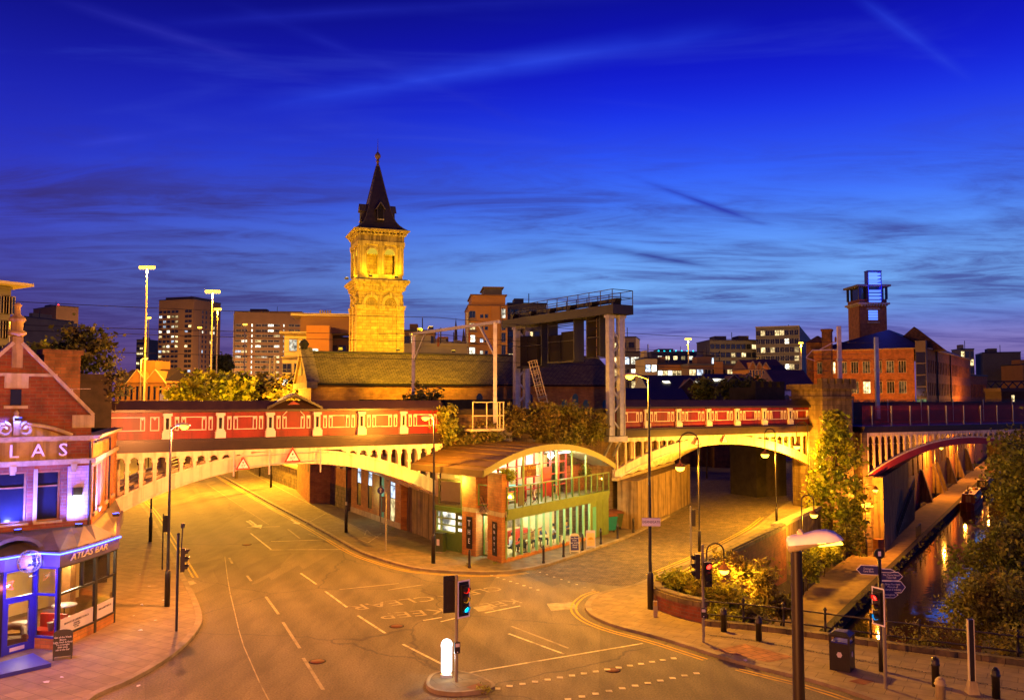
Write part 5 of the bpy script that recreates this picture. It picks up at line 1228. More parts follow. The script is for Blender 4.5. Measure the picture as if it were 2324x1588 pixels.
# shop windows
def bay(p, q, kind):
    fr = fr2(p, q); L_ = (q - p).length; fm = 'blue_enamel' if kind in ('door', 'narrow') else 'black_paint'
    m = MB(); m.fb(fr, 0, .09, -.06, .06, .12, 3.35); m.fb(fr, L_ - .09, L_, -.06, .06, .12, 3.35); m.build('shop_post', fm, ab, True)
    m = MB()
    tr = 2.2
    m.fb(fr, .09, L_ - .09, -.05, .05, tr, tr + .09); m.fb(fr, .085, L_ - .085, -.05, .05, 3.27, 3.35)
    sill = .62 if kind != 'door' else .12
    m.fb(fr, .088, .12, -.045, .045, sill if kind != 'door' else tr + .09, 3.27)
    if kind == 'door':
        for q_ in ((.09, .24), (L_ - .24, L_ - .09)): m.fb(fr, q_[0], q_[1], -.04, .04, .14, tr)
        m.fb(fr, .24, L_ - .24, -.04, .04, .14, .45); m.fb(fr, .24, L_ - .24, -.04, .04, tr - .14, tr)
    else:
        m.fb(fr, .09, L_ - .09, -.06, .06, sill - .08, sill)
        if kind == 'wide': m.fb(fr, L_ * .62, L_ * .62 + .07, -.05, .05, tr, 3.3)
    m.build('shop_frame', fm, ab, True)
    if kind == 'door':
        m = MB(); m.bar(fr.p(L_ - .32, .08, .9), fr.p(L_ - .32, .08, 1.75), .03); m.build('door_handle', 'chair_metal', ab, True)
        m = MB(); m.fb(fr, L_ * .25, L_ * .7, .041, .045, .22, .36); m.build('kick_plate', 'frost', ab, True)
    if kind != 'door': m = MB(); m.fb(fr, 0, L_, -.2, .04, .1, sill - .08); m.build('stall_riser', 'brick_orange', ab, True)
    g = MB(); g.poly([fr.p(.05, 0, sill), fr.p(L_ - .05, 0, sill), fr.p(L_ - .05, 0, 3.3), fr.p(.05, 0, 3.3)]); g.build('shop_glass', 'shop_glass', ab, True)
    if kind == 'wide':
        g = MB(); g.fb(fr, .12, L_ - .12, .006, .009, sill, sill + .62); s = g.build('window_sticker', 'frost', ab, True)
    return fr, L_
bay(SH[0], SH[1], 'wide'); fD, LD = bay(SH[1], SH[2], 'door'); bay(SH[2], SH[3], 'narrow'); f1, L1 = bay(SH[3], SH[5], 'wide'); f2_, L2_ = bay(SH[5], SH[6], 'wide'); bay(SH[6], SH[7], 'wide')
loc = Vector((RC.x, RC.y, 0))
text('lettering', 'BRUNCH OR LEISURELY LUNCH', .12, 'sign_black', ab, tuple(f1.p(L1 * .5, .015, 1.0) - loc), (pi / 2, 0, f1.ang()), .002, 'CENTER', .95)
text('lettering', 'AVAILABLE\nFROM 11AM\nTO 9PM', .09, 'sign_black', ab, tuple(f1.p(L1 * .5, .015, .80) - loc), (pi / 2, 0, f1.ang()), .002, 'CENTER', .95)
text('lettering', 'HAVE A PARTY WITH US', .12, 'sign_black', ab, tuple(f2_.p(L2_ * .5, .015, 1.0) - loc), (pi / 2, 0, f2_.ang()), .002, 'CENTER', .8)
m = MB(); st_ = [gp(-60, 1546, .3), gp(0, 1527, .3), gp(116, 1501, .3), gp(75, 1478, .3), gp(0, 1499, .3), gp(-60, 1512, .3)]; m.slab([(p.x, p.y) for p in st_], .1, .26); m.build('step', 'blue_enamel', ab, True)
# inside
inn = [Vector((p.x, p.y)) for p in SH[:8]]; bk = [p + Vector((-4.2, 3.6)) for p in inn]
m = MB(); m.slab([tuple(p + Vector((-.1, .1))) for p in inn] + [tuple(p) for p in bk[::-1]], .1, .2); m.build('floor', 'wood', ab, True)
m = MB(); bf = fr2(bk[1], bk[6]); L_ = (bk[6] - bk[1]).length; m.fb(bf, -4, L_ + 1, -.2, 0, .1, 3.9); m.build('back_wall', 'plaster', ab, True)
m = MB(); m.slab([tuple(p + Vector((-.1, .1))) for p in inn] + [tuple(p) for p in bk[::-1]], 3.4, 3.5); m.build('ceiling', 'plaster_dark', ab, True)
q = (inn[5] + bk[5]) / 2; m = MB(); m.slab([(q.x - .25, q.y - .25), (q.x + .25, q.y - .25), (q.x + .25, q.y + .25), (q.x - .25, q.y + .25)], .2, 3.4); m.build('pillar', 'wood', ab, True)
for k in (1.5, 4.2): c = bk[4].lerp(inn[4], .55) + Vector((.2 * k - .6, (k - 3) * .9)); light('POINT', (c.x - RC.x, c.y - RC.y, 3.0), 420, (1, .72, .42), ab, .25)
def table(label, p, r, col, h=.75):
    t = thing('bar_table', label, 'table', p); m = MB(); m.lathe((0, 0, h - .04), [(r, 0), (r, .04)], 20); m.build('tabletop', col, t); m = MB(); m.lathe((0, 0, 0), [(r * .6, 0), (r * .55, .03), (.03, .06), (.03, h - .04)], 12); m.build('pedestal', 'black_paint', t); return t
def chair(label, p, ang, seat='leather', style=0, group=None):
    t = thing('chair', label, 'chair', p, ang, group); m = MB(); m.box(-.21, .21, -.21, .21, .42, .47); m.build('seat', seat, t); m = MB(); m.box(-.21, .21, .17, .21, .47, .9); m.build('backrest', seat, t)
    for x in (-.18, .18):
        for y in (-.18, .18): m = MB(); m.bar((x, y, 0), (x, y, .42), .03); m.build('leg', 'chair_metal' if style == 0 else seat, t)
    return t
p = inn[4]
table('round white table behind the lettered bar window', (p.x - .75, p.y + .55, .2), .42, 'frost'); table('square topped pale table deeper inside the corner bar', (p.x - 1.5, p.y + 2.0, .2), .5, 'frost', .95)
table('grey round table seen through the blue door', (inn[1].x - .3, inn[1].y + 1.9, .2), .4, 'frost')
chair('metal framed chair beside the pale table in the corner bar', (p.x - 1.75, p.y + 1.2, .2), .6, 'chair_metal')
arm = thing('armchair', 'worn brown leather armchair inside the blue door', 'armchair', (inn[1].x - .15, inn[1].y + .95, .2), .5)
m = MB(); m.box(-.42, .42, -.38, .38, .12, .42); m.build('seat', 'leather', arm); m = MB(); m.tube([(-.48, -.3, .42), (-.48, .2, .52), (-.35, .42, .68), (0, .48, .74), (.35, .42, .68), (.48, .2, .52), (.48, -.3, .42)], .14, 8); m.tube([(-.46, -.3, .2), (-.46, .2, .25), (-.34, .42, .3), (0, .48, .3), (.34, .42, .3), (.46, .2, .25), (.46, -.3, .2)], .15, 8); m.build('backrest', 'leather', arm)
so_ = thing('sofa', 'bright red bench seat behind the narrow bar window', 'sofa', (inn[2].x + .15, inn[2].y + .9, .2), -.2); m = MB(); m.box(-.7, .5, -.3, .3, 0, .42); m.build('seat', 'red_paint', so_); m = MB(); m.box(-.7, .5, .3, .45, 0, .95); m.build('backrest', 'red_paint', so_)
bk_ = thing('ice_bucket', 'steel ice bucket on the red bench', 'bucket', (inn[2].x + .3, inn[2].y + .7, .62)); m = MB(); m.lathe((0, 0, 0), [(.09, 0), (.13, .3), (.14, .31)], 14); m.build('bucket', 'chair_metal', bk_); m = MB(); m.lathe((0, 0, .31), [(.145, 0), (.145, .02)], 14); m.build('rim', 'chair_metal', bk_)
# beer neon in the door light
nf = fr2(SH[1], SH[2]); nn = thing('neon_sign', 'red outlined beer neon glowing above the blue door', 'neon sign', nf.p(-.1, -.12, 2.72), nf.ang())
w_ = .62; m = MB(); O = [(-w_, -.14), (-w_ * .4, -.06), (0, -.05), (w_ * .4, -.06), (w_, -.14), (w_ * .86, 0), (w_, .17), (w_ * .4, .11), (0, .10), (-w_ * .4, .11), (-w_, .17), (-w_ * .86, 0), (-w_, -.14)]
m.tube([(x, 0, z) for x, z in O], .016, 6); m.build('outline', 'red_neon', nn); text('lettering', 'Budweiser', .22, 'pink_neon', nn, (0, -.01, .03), (pi / 2, 0, 0), .01, 'CENTER', 1.0, .2); light('POINT', (0, -.3, 0), 25, (1, .2, .3), nn, .1)
# wire globe
gp_ = Vector((SH[2].x + .05, SH[2].y - .55, 3.62)); gl = thing('globe_ornament', 'metal wire globe with copper continents hanging at the bar corner', 'globe', gp_)
R_ = .44; m = MB()
for k in range(7): a = pi * k / 7; m.tube([(R_ * cos(t) * cos(a), R_ * cos(t) * sin(a), R_ * sin(t)) for t in [2 * pi * i / 24 for i in range(25)]], .010, 5, 0, False)
for k in range(-2, 3): z = R_ * sin(k * .45); r = R_ * cos(k * .45); m.tube([(r * cos(t), r * sin(t), z) for t in [2 * pi * i / 24 for i in range(25)]], .010, 5, 0, False)
m.build('wire_cage', 'chair_metal', gl)
def cont(la0, lo0, la, lo, nm='continent'):
    m = MB(); n = 10; P = []
    for i in range(n): a = 2 * pi * i / n; w = 1 + .25 * sin(3 * a + la0); P.append((la0 + la * w * sin(a), lo0 + lo * w * cos(a)))
    def sp(p, r): return (r * cos(p[0]) * cos(p[1]), r * cos(p[0]) * sin(p[1]), r * sin(p[0]))
    for k in range(3):
        f0, f1 = 1 - k / 3, 1 - (k + 1) / 3
        for i in range(n):
            q = [(la0 + (P[i][0] - la0) * f0, lo0 + (P[i][1] - lo0) * f0), (la0 + (P[(i + 1) % n][0] - la0) * f0, lo0 + (P[(i + 1) % n][1] - lo0) * f0), (la0 + (P[(i + 1) % n][0] - la0) * f1, lo0 + (P[(i + 1) % n][1] - lo0) * f1), (la0 + (P[i][0] - la0) * f1, lo0 + (P[i][1] - lo0) * f1)]
            m.poly([sp(x, R_ * 1.01) for x in q])
    m.build(nm, 'copper_globe', gl)
cont(.25, -1.5, .62, .62); cont(-.5, -1.0, .3, .3); cont(.2, .5, .5, .5); cont(.1, 2.6, .6, .6); cont(-.35, -2.3, .3, .25)
m = MB(); m.tube([(0, 0, -.46), (0, 0, -.62), (0, .5, -.62)], .02, 6); m.build('bracket', 'chair_metal', gl)
m = MB(); m.lathe((0, 0, 0), [(.05, -.05), (.1, 0), (.05, .05)], 10); m.build('bulb', 'lamp_cool', gl); light('POINT', (0, 0, 0), 40, (.6, .85, 1), gl, .08)
# wall lantern and blue floodlights
wl_ = thing('wall_lantern', 'white globe lantern on the lilac brick panel', 'lamp', AF.p(-.62, .06, 5.85)); m = MB(); m.fb(Fr((0, 0), AF.u), -.18, .18, 0, .2, -.02, .34); m.build('backplate', 'black_paint', wl_); m = MB(); m.lathe((AF.n.x * .2, AF.n.y * .2, -.3), [(.07, 0), (.17, .1), (.19, .3)], 14); m.build('globe', 'lamp_cool', wl_); light('POINT', (AF.n.x * .55, AF.n.y * .55, -.15), 10, (.8, .85, 1), wl_, .12)
BL = (.06, .08, 1.0)
def blue_flood(label, p, tgt, w):
    t = thing('floodlight', label, 'floodlight', p, AF.ang(), 'blue floodlights of the corner bar'); m = MB(); m.box(-.14, .14, -.06, .06, -.06, .08); m.build('housing', 'black_paint', t); m = MB(); m.box(-.12, .12, -.05, .05, .08, .085); m.build('lens', 'blue_neon', t)
    l = light('SPOT', (p[0], p[1], p[2] + .14), w, BL, None, .1, tgt, 140, .6)
for u, w, lb in ((-5.6, 3400, 'under the outermost upper windows'), (-3.0, 4200, 'under the middle upper windows'), (-.7, 1700, 'under the lilac brick panel')):
    p = AF.p(u, .75, 4.62); blue_flood('small blue floodlight on the canopy ' + lb, tuple(p), tuple(AF.p(u, -.2, 7.4)), w)
p = AS.p(2.2, .8, 4.62); blue_flood('small blue floodlight on the canopy at the building corner', tuple(p), tuple(AS.p(2.4, -.2, 7.4)), 3200)
p = AF.p(gc, .5, 9.15); blue_flood('small blue floodlight above the scrolled pediment', tuple(p), tuple(AF.p(gc - .4, .2, 7.6)), 1600)
p = hf.p(.0, 1.6, 3.6); light('POINT', tuple(p), 520, BL, None, .3)
# aerial on the roof
p = AF.p(-.55, -1.2, 8.3); an = thing('tv_aerial', 'thin television aerial on the flat roof of the corner bar', 'aerial', p, .2)
zt = dp(248, 882, p.y).z - p.z; m = MB(); m.tube([(0, 0, 0), (0, 0, zt)], .018, 6); m.build('mast', 'galv', an); m = MB(); m.bar((-.75, 0, zt), (.75, 0, zt), .02); m.build('boom', 'galv', an)
for k in range(9): x = -.45 + k * .14; m = MB(); m.bar((x, -.16, zt), (x, .16, zt), .012); m.build('element', 'galv', an)
m = MB(); m.bar((-.62, 0, zt), (-.5, 0, zt + .36), .015); m.bar((-.62, 0, zt), (-.5, 0, zt - .36), .015); m.build('reflector', 'galv', an)
# ---------------------------------------------------------------- glazed bar between the bridges
KF = Fr((-.36, 52.7), (.554, .832)); KLs = Vector((-5.3, 57.75)); KLe = Vector((-1.48, 53.9)); KL = fr2(KLs, KLe); KLl = (KLe - KLs).length
kn = thing('glazed_bar', 'two storey glazed bar with barrel roof and green balcony under the viaduct', 'building', (-.36, 52.7, 0)); KO = Vector((-.36, 52.7, 0))
def kb(m, name, mt, p=None): return m.build(name, mt, p or kn, True)
T_END = 13.4; ZF, ZC, ZR = 3.3, 2.72, 4.57
# brick columns with stone bands and name boards
def column_b(poly, top, sign, sfr, su, word, sz0, sz1):
    m = MB(); m.slab(poly, .1, 2.85); m.slab(poly, 3.12, top); c = kb(m, 'brick_column', 'brick_orange'); 
    ctr = sum((Vector(p) for p in poly), Vector((0, 0))) / len(poly)
    m = MB(); m.slab([tuple(ctr + (Vector(p) - ctr) * 1.01) for p in poly], 2.85, 3.12); kb(m, 'stone_band', 'stone_pale', c)
    m = MB(); m.slab([tuple(ctr + (Vector(p) - ctr) * 1.03) for p in poly], top, top + .07); kb(m, 'cap', 'brick_orange', c)
    m = MB(); m.fb(sfr, su - .27, su + .27, .0, .035, sz0, sz1); b = kb(m, 'name_board', 'sign_black')
    n = len(word); h = (sz1 - sz0) / (n + .6)
    for i, ch in enumerate(word):
        text('letter', ch, h * (.82 if i else .98), 'chalk', b, tuple(sfr.p(su, .045, sz1 - h * (.75 + i)) - KO), (pi / 2, 0, sfr.ang()), .004, 'CENTER', .8)
        o = bpy.data.objects[-1] if False else None
    return c
def P2(fr, u, d): q = fr.p(u, d, 0); return (q.x, q.y)
a0, a1 = 3.05, 4.35
cA = column_b([P2(KL, a0, .05), P2(KL, a1, .05), P2(KL, a1, -1.0), P2(KL, a0, -1.0)], 5.6, None, Fr(KL.o + KL.n * .05, KL.u), (a0 + a1) / 2 + .05, 'THE', .55, 2.55)
bl, bf_, br = Vector((-1.52, 53.95)), Vector((-.62, 52.45)), Vector((-.28, 52.9))
bfr = fr2(bl, bf_); cB = column_b([tuple(bl), tuple(bf_), tuple(br), tuple(br + Vector((-.8, 1.25)))], 5.35, None, bfr, (bf_ - bl).length * .52, 'KNOTT', .45, 2.5)
# entrance between the columns
m = MB(); f = KL; m.fb(f, a1, KLl, -.75, -.7, .12, 2.7); 
g = MB(); g.poly([f.p(a1, -.6, .15), f.p(KLl, -.6, .15), f.p(KLl, -.6, 2.7), f.p(a1, -.6, 2.7)]); kb(g, 'door_glass', 'shop_glass')
m = MB()
for u0, u1, z0, z1 in ((a1, a1 + .08, .12, 2.75), (KLl - .06, KLl + .04, .12, 2.75), (a1 + .08, KLl - .06, 2.62, 2.75), (a1 + .08, KLl - .06, .12, .22)): m.fb(f, u0, u1, -.66, -.54, z0, z1)
kb(m, 'door_frame', 'green_paint')
# left end: green door panel, white glazing bars, wall above, little balcony
m = MB(); m.fb(KL, .1, a0, -.4, -.25, .12, 1.25); m.fb(KL, 2.05, a0, -.4, -.24, 1.25, 2.6); kb(m, 'door', 'green_paint')
m = MB(); m.fb(KL, .1, 2.05, -.42, -.40, 1.25, 2.6); kb(m, 'door_light', 'window_white')
for z in (1.25, 1.68, 2.12, 2.56): m = MB(); m.fb(KL, .1, 2.05, -.4, -.28, z, z + .09); kb(m, 'glazing_bar', 'green_light')
for u in (.05, .5): m = MB(); m.fb(KL, u, u + .09, -.4, -.27, 1.25, 2.6); kb(m, 'glazing_bar', 'green_light')
for z in (1.45, 1.85, 2.25): m = MB(); m.fb(KL, 2.35, 2.7, -.235, -.23, z, z + .2); kb(m, 'door_light', 'window_white')
m = MB(); m.fb(KL, .0, a0, -.5, -.1, 2.65, 2.95); kb(m, 'lintel', 'green_paint')
m = MB(); m.fb(KL, -.2, a0, -2.4, -.9, 2.95, 5.6); kb(m, 'back_wall', 'plaster')
m = MB()
for u in (.35, 2.6): m.fb(KL, u, u + .09, -.3, -.2, 2.95, 4.75)
m.fb(KL, .44, 2.6, -.3, -.2, 4.6, 4.72); m.fb(KL, .44, 2.6, -.3, -.2, 2.95, 3.08); kb(m, 'balcony_frame', 'olive_fascia')
g = MB(); g.poly([KL.p(.44, -.25, 3.08), KL.p(2.6, -.25, 3.08), KL.p(2.6, -.25, 4.6), KL.p(.44, -.25, 4.6)]); kb(g, 'balcony_glass', 'clear_glass')
# floor slab and green band
flo = [P2(KF, -.1, .05), P2(KF, T_END, .05), P2(KF, T_END, -1.9), P2(KF, 6, -5.0), P2(KL, .2, -1.5), P2(KL, .2, -.3), P2(KL, KLl, -.3)]
m = MB(); m.slab(flo, 2.85, 3.2); kb(m, 'floor_slab', 'concrete')
m = MB(); m.slab([P2(KF, .1, -.1), P2(KF, 10.6, -.1), P2(KF, 10.6, -3.0), P2(KF, 5, -5.0), P2(KL, 1.0, -1.5), P2(KL, a1, -.8)], .1, .17); kb(m, 'floor', 'wood_light')
m = MB(); m.fb(KF, 0, T_END, -.15, .10, ZC, 3.02); m.fb(KF, 0, T_END, -.15, .16, 3.02, ZF); kb(m, 'balcony_band', 'green_paint')
# ground floor glazing
nb = 12; du = 10.6 / nb
for i in range(nb + 1): m = MB(); m.fb(KF, i * du - .035 + .04, i * du + .035 + .04, -.14, .04, .30, ZC); kb(m, 'mullion', 'green_light')
for i in range(nb):
    g = MB(); g.poly([KF.p(i * du + .08, -.04, .34), KF.p((i + 1) * du, -.04, .34), KF.p((i + 1) * du, -.04, ZC - .1), KF.p(i * du + .08, -.04, ZC - .1)]); kb(g, 'window_pane', 'shop_glass')
m = MB(); m.fb(KF, 0, 10.7, -.2, .02, .08, .34); kb(m, 'plinth', 'brick_orange')
m = MB(); m.fb(KF, 0, 10.7, -.15, .06, ZC - .10, ZC); kb(m, 'head_rail', 'green_paint')
for i in range(3): m = MB(); m.fb(KF, 10.75 + i * .92, 11.62 + i * .92, -.2, .02, .1, ZC); kb(m, 'panel', 'green_paint')
m = MB(); m.fb(KF, 11.0, 11.5, .021, .03, .12, 2.3); kb(m, 'side_door', 'teal_wall')
# interior walls
m = MB(); m.fb(KF, .9, 3.6, -3.2, -3.0, .15, 2.85); kb(m, 'inner_wall', 'teal_wall')
m = MB(); m.fb(KF, 3.6, 10.7, -3.2, -3.0, .15, 2.85); kb(m, 'inner_wall', 'plaster')
m = MB(); m.fb(KF, 1.5, 2.1, -2.99, -2.95, 1.0, 2.3); kb(m, 'picture', 'red_paint')
m = MB(); m.fb(KF, 4.3, 6.4, -2.99, -2.4, .15, 1.2); kb(m, 'bar_counter', 'red_paint')
m = MB(); m.fb(KF, 4.5, 6.2, -2.99, -2.9, 1.4, 2.5); kb(m, 'bottle_shelf', 'window_warm')
for i in range(4):
    u = 1.4 + i * 2.6; m = MB(); m.fb(KF, u - .6, u + .6, -1.6, -1.45, 2.74, 2.80); kb(m, 'ceiling_tube', 'lamp_white'); p = KF.p(u, -1.5, 2.5) - KO; light('POINT', tuple(p), 270, (.86, 1.0, .86), kn, .25)
# upstairs: red framed glazing set back, balcony, posts, barrel roof
ZA = [(t, 7.04 - (24 - sqrt(24 * 24 - (t - 4.2) ** 2))) for t in [-3.2 + (T_END + 3.2) * i / 30 for i in range(31)]]
def za(t): return 7.04 - (24 - sqrt(24 * 24 - (t - 4.2) ** 2))
AX = Vector((-.65, .76))
def send(t):
    p = KF.o + KF.u * t; s = (61.8 + .63 * p.x - p.y - .55) / (AX.y - .63 * AX.x); return min(s, 6.6)
m = MB(); V = []
for t, z in ZA:
    p = KF.o + KF.u * t; q0 = p - AX * .75; q1 = p + AX * send(t); V.append([(q0.x, q0.y, z), (q1.x, q1.y, z), (q0.x, q0.y, z - .14), (q1.x, q1.y, z - .14)])
for a, b in zip(V[:-1], V[1:]): m.add(a + b, [(0, 1, 5, 4), (2, 6, 7, 3), (0, 4, 6, 2), (1, 3, 7, 5)], 0, False)
m.poly([V[0][i] for i in (0, 2, 3, 1)]); m.poly([V[-1][i] for i in (0, 1, 3, 2)]); kb(m, 'roof', 'roof_copper')
for i in range(1, 30, 2):
    a = V[i]; m = MB(); m.bar(Vector(a[0]) + Vector((0, 0, .02)), Vector(a[1]) + Vector((0, 0, .02)), .05, .06); kb(m, 'roof_seam', 'roof_copper')
m = MB()   # olive fascia along the arc, underside pale
for a, b in zip(V[:-1], V[1:]):
    n = -AX * .05; P = [Vector(a[0]) + Vector((0, 0, .05)), Vector(b[0]) + Vector((0, 0, .05)), Vector(b[0]) - Vector((0, 0, .34)), Vector(a[0]) - Vector((0, 0, .34))]
    m.add([p + Vector((n.x, n.y, 0)) for p in P] + P, [(0, 1, 2, 3), (7, 6, 5, 4), (0, 4, 5, 1), (2, 6, 7, 3)])
kb(m, 'fascia', 'olive_fascia')
m = MB()
for a, b in zip(V[:-1], V[1:]): d = Vector((0, 0, -.012)); m.poly([Vector(a[2]) + d, Vector(b[2]) + d, Vector(b[3]) + d, Vector(a[3]) + d])
kb(m, 'soffit', 'plaster')
m = MB(); p0, p1 = Vector(V[0][0]), Vector(V[0][1]); m.bar(p0 - Vector((0, 0, .16)), p1 - Vector((0, 0, .16)), .1, .4); kb(m, 'eave_fascia', 'olive_fascia')
RB = -1.7    # set-back screen
for i, u in enumerate([.5 + 1.07 * k for k in range(10)]):
    zt = za(u) - .2; m = MB(); m.fb(KF, u, u + .09, RB - .06, RB + .06, ZF - .1, zt); kb(m, 'red_mullion', 'red_paint')
for z in (3.95, 4.75, 5.55): m = MB(); m.fb(KF, .5, 10.2, RB - .05, RB + .05, z, z + .07); kb(m, 'red_transom', 'red_paint')
m = MB(); m.fb(KF, 7.05, 8.0, RB - .03, RB + .05, ZF, 5.3); kb(m, 'red_door', 'red_paint')
g = MB(); g.poly([KF.p(.5, RB, ZF), KF.p(10.2, RB, ZF), KF.p(10.2, RB, za(10.2) - .2), KF.p(6.6, RB, 6.6), KF.p(3.9, RB, 6.85), KF.p(.5, RB, 6.6)]); kb(g, 'screen_glass', 'shop_glass')
m = MB(); m.fp(KF, [(1.6, ZF), (10.2, ZF), (10.2, 5.9), (7, 6.5), (3.9, 6.8), (1.6, 6.5)], -3.5, -3.3); kb(m, 'upper_back_wall', 'plaster')
m = MB(); m.fb(KF, 10.3, T_END, RB - .35, RB, ZF, 5.2); kb(m, 'upper_brick_wall', 'brick_red')
m = MB(); m.fb(KF, 3.2, 5.0, RB - .8, RB - .4, 3.4, 4.3); kb(m, 'settle', 'teal_wall')
for u in (2.4, 4.6, 6.5, 8.6, 10.6): m = MB(); m.fb(KF, u - .05, u + .05, -.35, -.25, ZF, za(u) - .15); kb(m, 'roof_post', 'green_light')
m = MB(); m.fb(KF, .6, 2.4, -.34, -.26, za(1.5) - .5, za(1.5) - .38); kb(m, 'strut', 'green_light')
for u in (3.2, 5.6, 9.0): m = MB(); m.fb(KF, u - .7, u + .7, RB + .5, RB + .62, za(u) - .34, za(u) - .26); kb(m, 'ceiling_tube', 'lamp_white'); p = KF.p(u, RB + .55, za(u) - .55) - KO; light('POINT', tuple(p), 300, (.9, 1.0, .8), kn, .25)
for u in (4.0, 7.5): p = KF.p(u, RB - .8, 5.6) - KO; light('POINT', tuple(p), 300, (.92, 1.0, .88), kn, .25)
m = MB(); m.fb(KF, 2.55, 4.35, -.6, -.55, 5.0, 5.75); hb = kb(m, 'hanging_board', 'rust'); text('lettering', 'The Knott\nbar', .40, 'yellow_line', hb, tuple(KF.p(3.45, -.54, 5.38) - KO), (pi / 2, 0, KF.ang()), .004, 'CENTER', 1.0, .2)
nbp = 15; dv = T_END / nbp
for i in range(nbp + 1): m = MB(); m.fb(KF, i * dv - .03, i * dv + .03, .04, .12, ZF, ZR); kb(m, 'balcony_post', 'green_paint')
m = MB(); m.fb(KF, -.05, T_END, .03, .14, ZR, ZR + .07); kb(m, 'handrail', 'green_paint')
for i in range(nbp): g = MB(); g.poly([KF.p(i * dv + .03, .08, ZF + .06), KF.p((i + 1) * dv - .03, .08, ZF + .06), KF.p((i + 1) * dv - .03, .08, ZR - .03), KF.p(i * dv + .03, .08, ZR - .03)]); kb(g, 'balcony_glass', 'clear_glass')
m = MB(); m.fb(KL, a1, KLl, -.2, -.1, ZF, ZF + .08); m.fb(KL, a1, KLl, -.2, -.1, ZR, ZR + .07); m.fb(KL, a1, a1 + .06, -.2, -.1, ZF + .08, ZR); kb(m, 'entrance_balcony', 'green_paint')
for i, ch, mt in ((3, 'K', 'chalk'), (6, '7', 'sign_red')): text('window_letter', ch, .8, mt, kn, tuple(KF.p((i + .5) * dv, .10, 3.95) - KO), (pi / 2, 0, KF.ang()), .003, 'CENTER', .5)
m = MB(); m.fb(KF, 1.35 * dv, 2.1 * dv, .085, .11, ZF + .08, ZR - .02); kb(m, 'banner', 'sign_black')
# wall lamp over the left end
wl2 = thing('wall_lamp', 'bright floodlight on the brick column by the green door', 'lamp', KL.p(a0 - .15, .35, 5.05)); m = MB(); m.box(-.14, .14, -.1, .1, 0, .1); m.build('housing', 'olive_fascia', wl2); m = MB(); m.box(-.12, .12, -.09, .09, -.03, 0); m.build('lens', 'lamp_yellow', wl2); light('POINT', (-.05, -.12, -.25), 420, (1, .80, .16), wl2, .12)
# furniture inside and on the balcony
def bench(label, u, d, ang):
    p = KF.p(u, d, .17); t = thing('settle_bench', label, 'bench', p, KF.ang() + ang); m = MB(); m.box(-.6, .6, -.22, .22, .36, .45); m.build('seat', 'wood', t); m = MB(); m.box(-.6, .6, .2, .26, .45, 1.05); m.build('backrest', 'wood_light', t); m = MB(); m.box(-.62, .62, .19, .27, 1.05, 1.12); m.build('top_rail', 'wood', t)
    for x in (-.55, .55):
        for y in (-.18, .2): m = MB(); m.box(x - .03, x + .03, y - .03, y + .03, 0, .36); m.build('leg', 'wood', t)
bench('wooden settle in the first bay of the glazed bar', 1.0, -1.5, .2); bench('wooden settle in the middle of the glazed bar window', 4.4, -1.4, pi); bench('wooden settle near the counter of the glazed bar', 6.2, -1.3, .1)
def ktable(label, u, d): p = KF.p(u, d, .17); return table(label, p, .38, 'wood_light')
ktable('round wooden table in the front bay of the glazed bar', .9, -.75); ktable('round wooden table halfway along the glazed bar', 3.4, -.8); ktable('round wooden table farther along the glazed bar', 5.6, -.75)
chair('dark wooden chair in the front bay of the glazed bar', KF.p(.45, -1.2, .17), .4, 'wood', 1); chair('dark wooden chair beside the far window bays', KF.p(7.6, -.9, .17), 1.0, 'wood', 1)
def fold_chair(label, u, d, a):
    p = KF.p(u, d, 3.2); t = thing('folding_chair', label, 'chair', p, KF.ang() + a, 'folding chairs on the balcony'); m = MB(); m.box(-.19, .19, -.2, .2, .44, .47); m.build('seat', 'wood', t); m = MB(); m.box(-.19, .19, .19, .22, .62, .88); m.build('backrest', 'wood', t)
    for x in (-.2, .2): m = MB(); m.bar((x, -.22, 0), (x, .22, .9), .025); m.build('leg', 'black_paint', t); m = MB(); m.bar((x, .25, 0), (x, -.2, .46), .025); m.build('leg', 'black_paint', t)
fold_chair('folding chair on the balcony beside the front brick column', .5, -.5, .5); fold_chair('folding chair on the balcony behind the black banner', 2.6, -.5, -.6); fold_chair('folding chair on the balcony under the hanging board', 4.2, -.55, .3); fold_chair('orange lit folding chair between the brick columns', -.9, -1.0, .2)
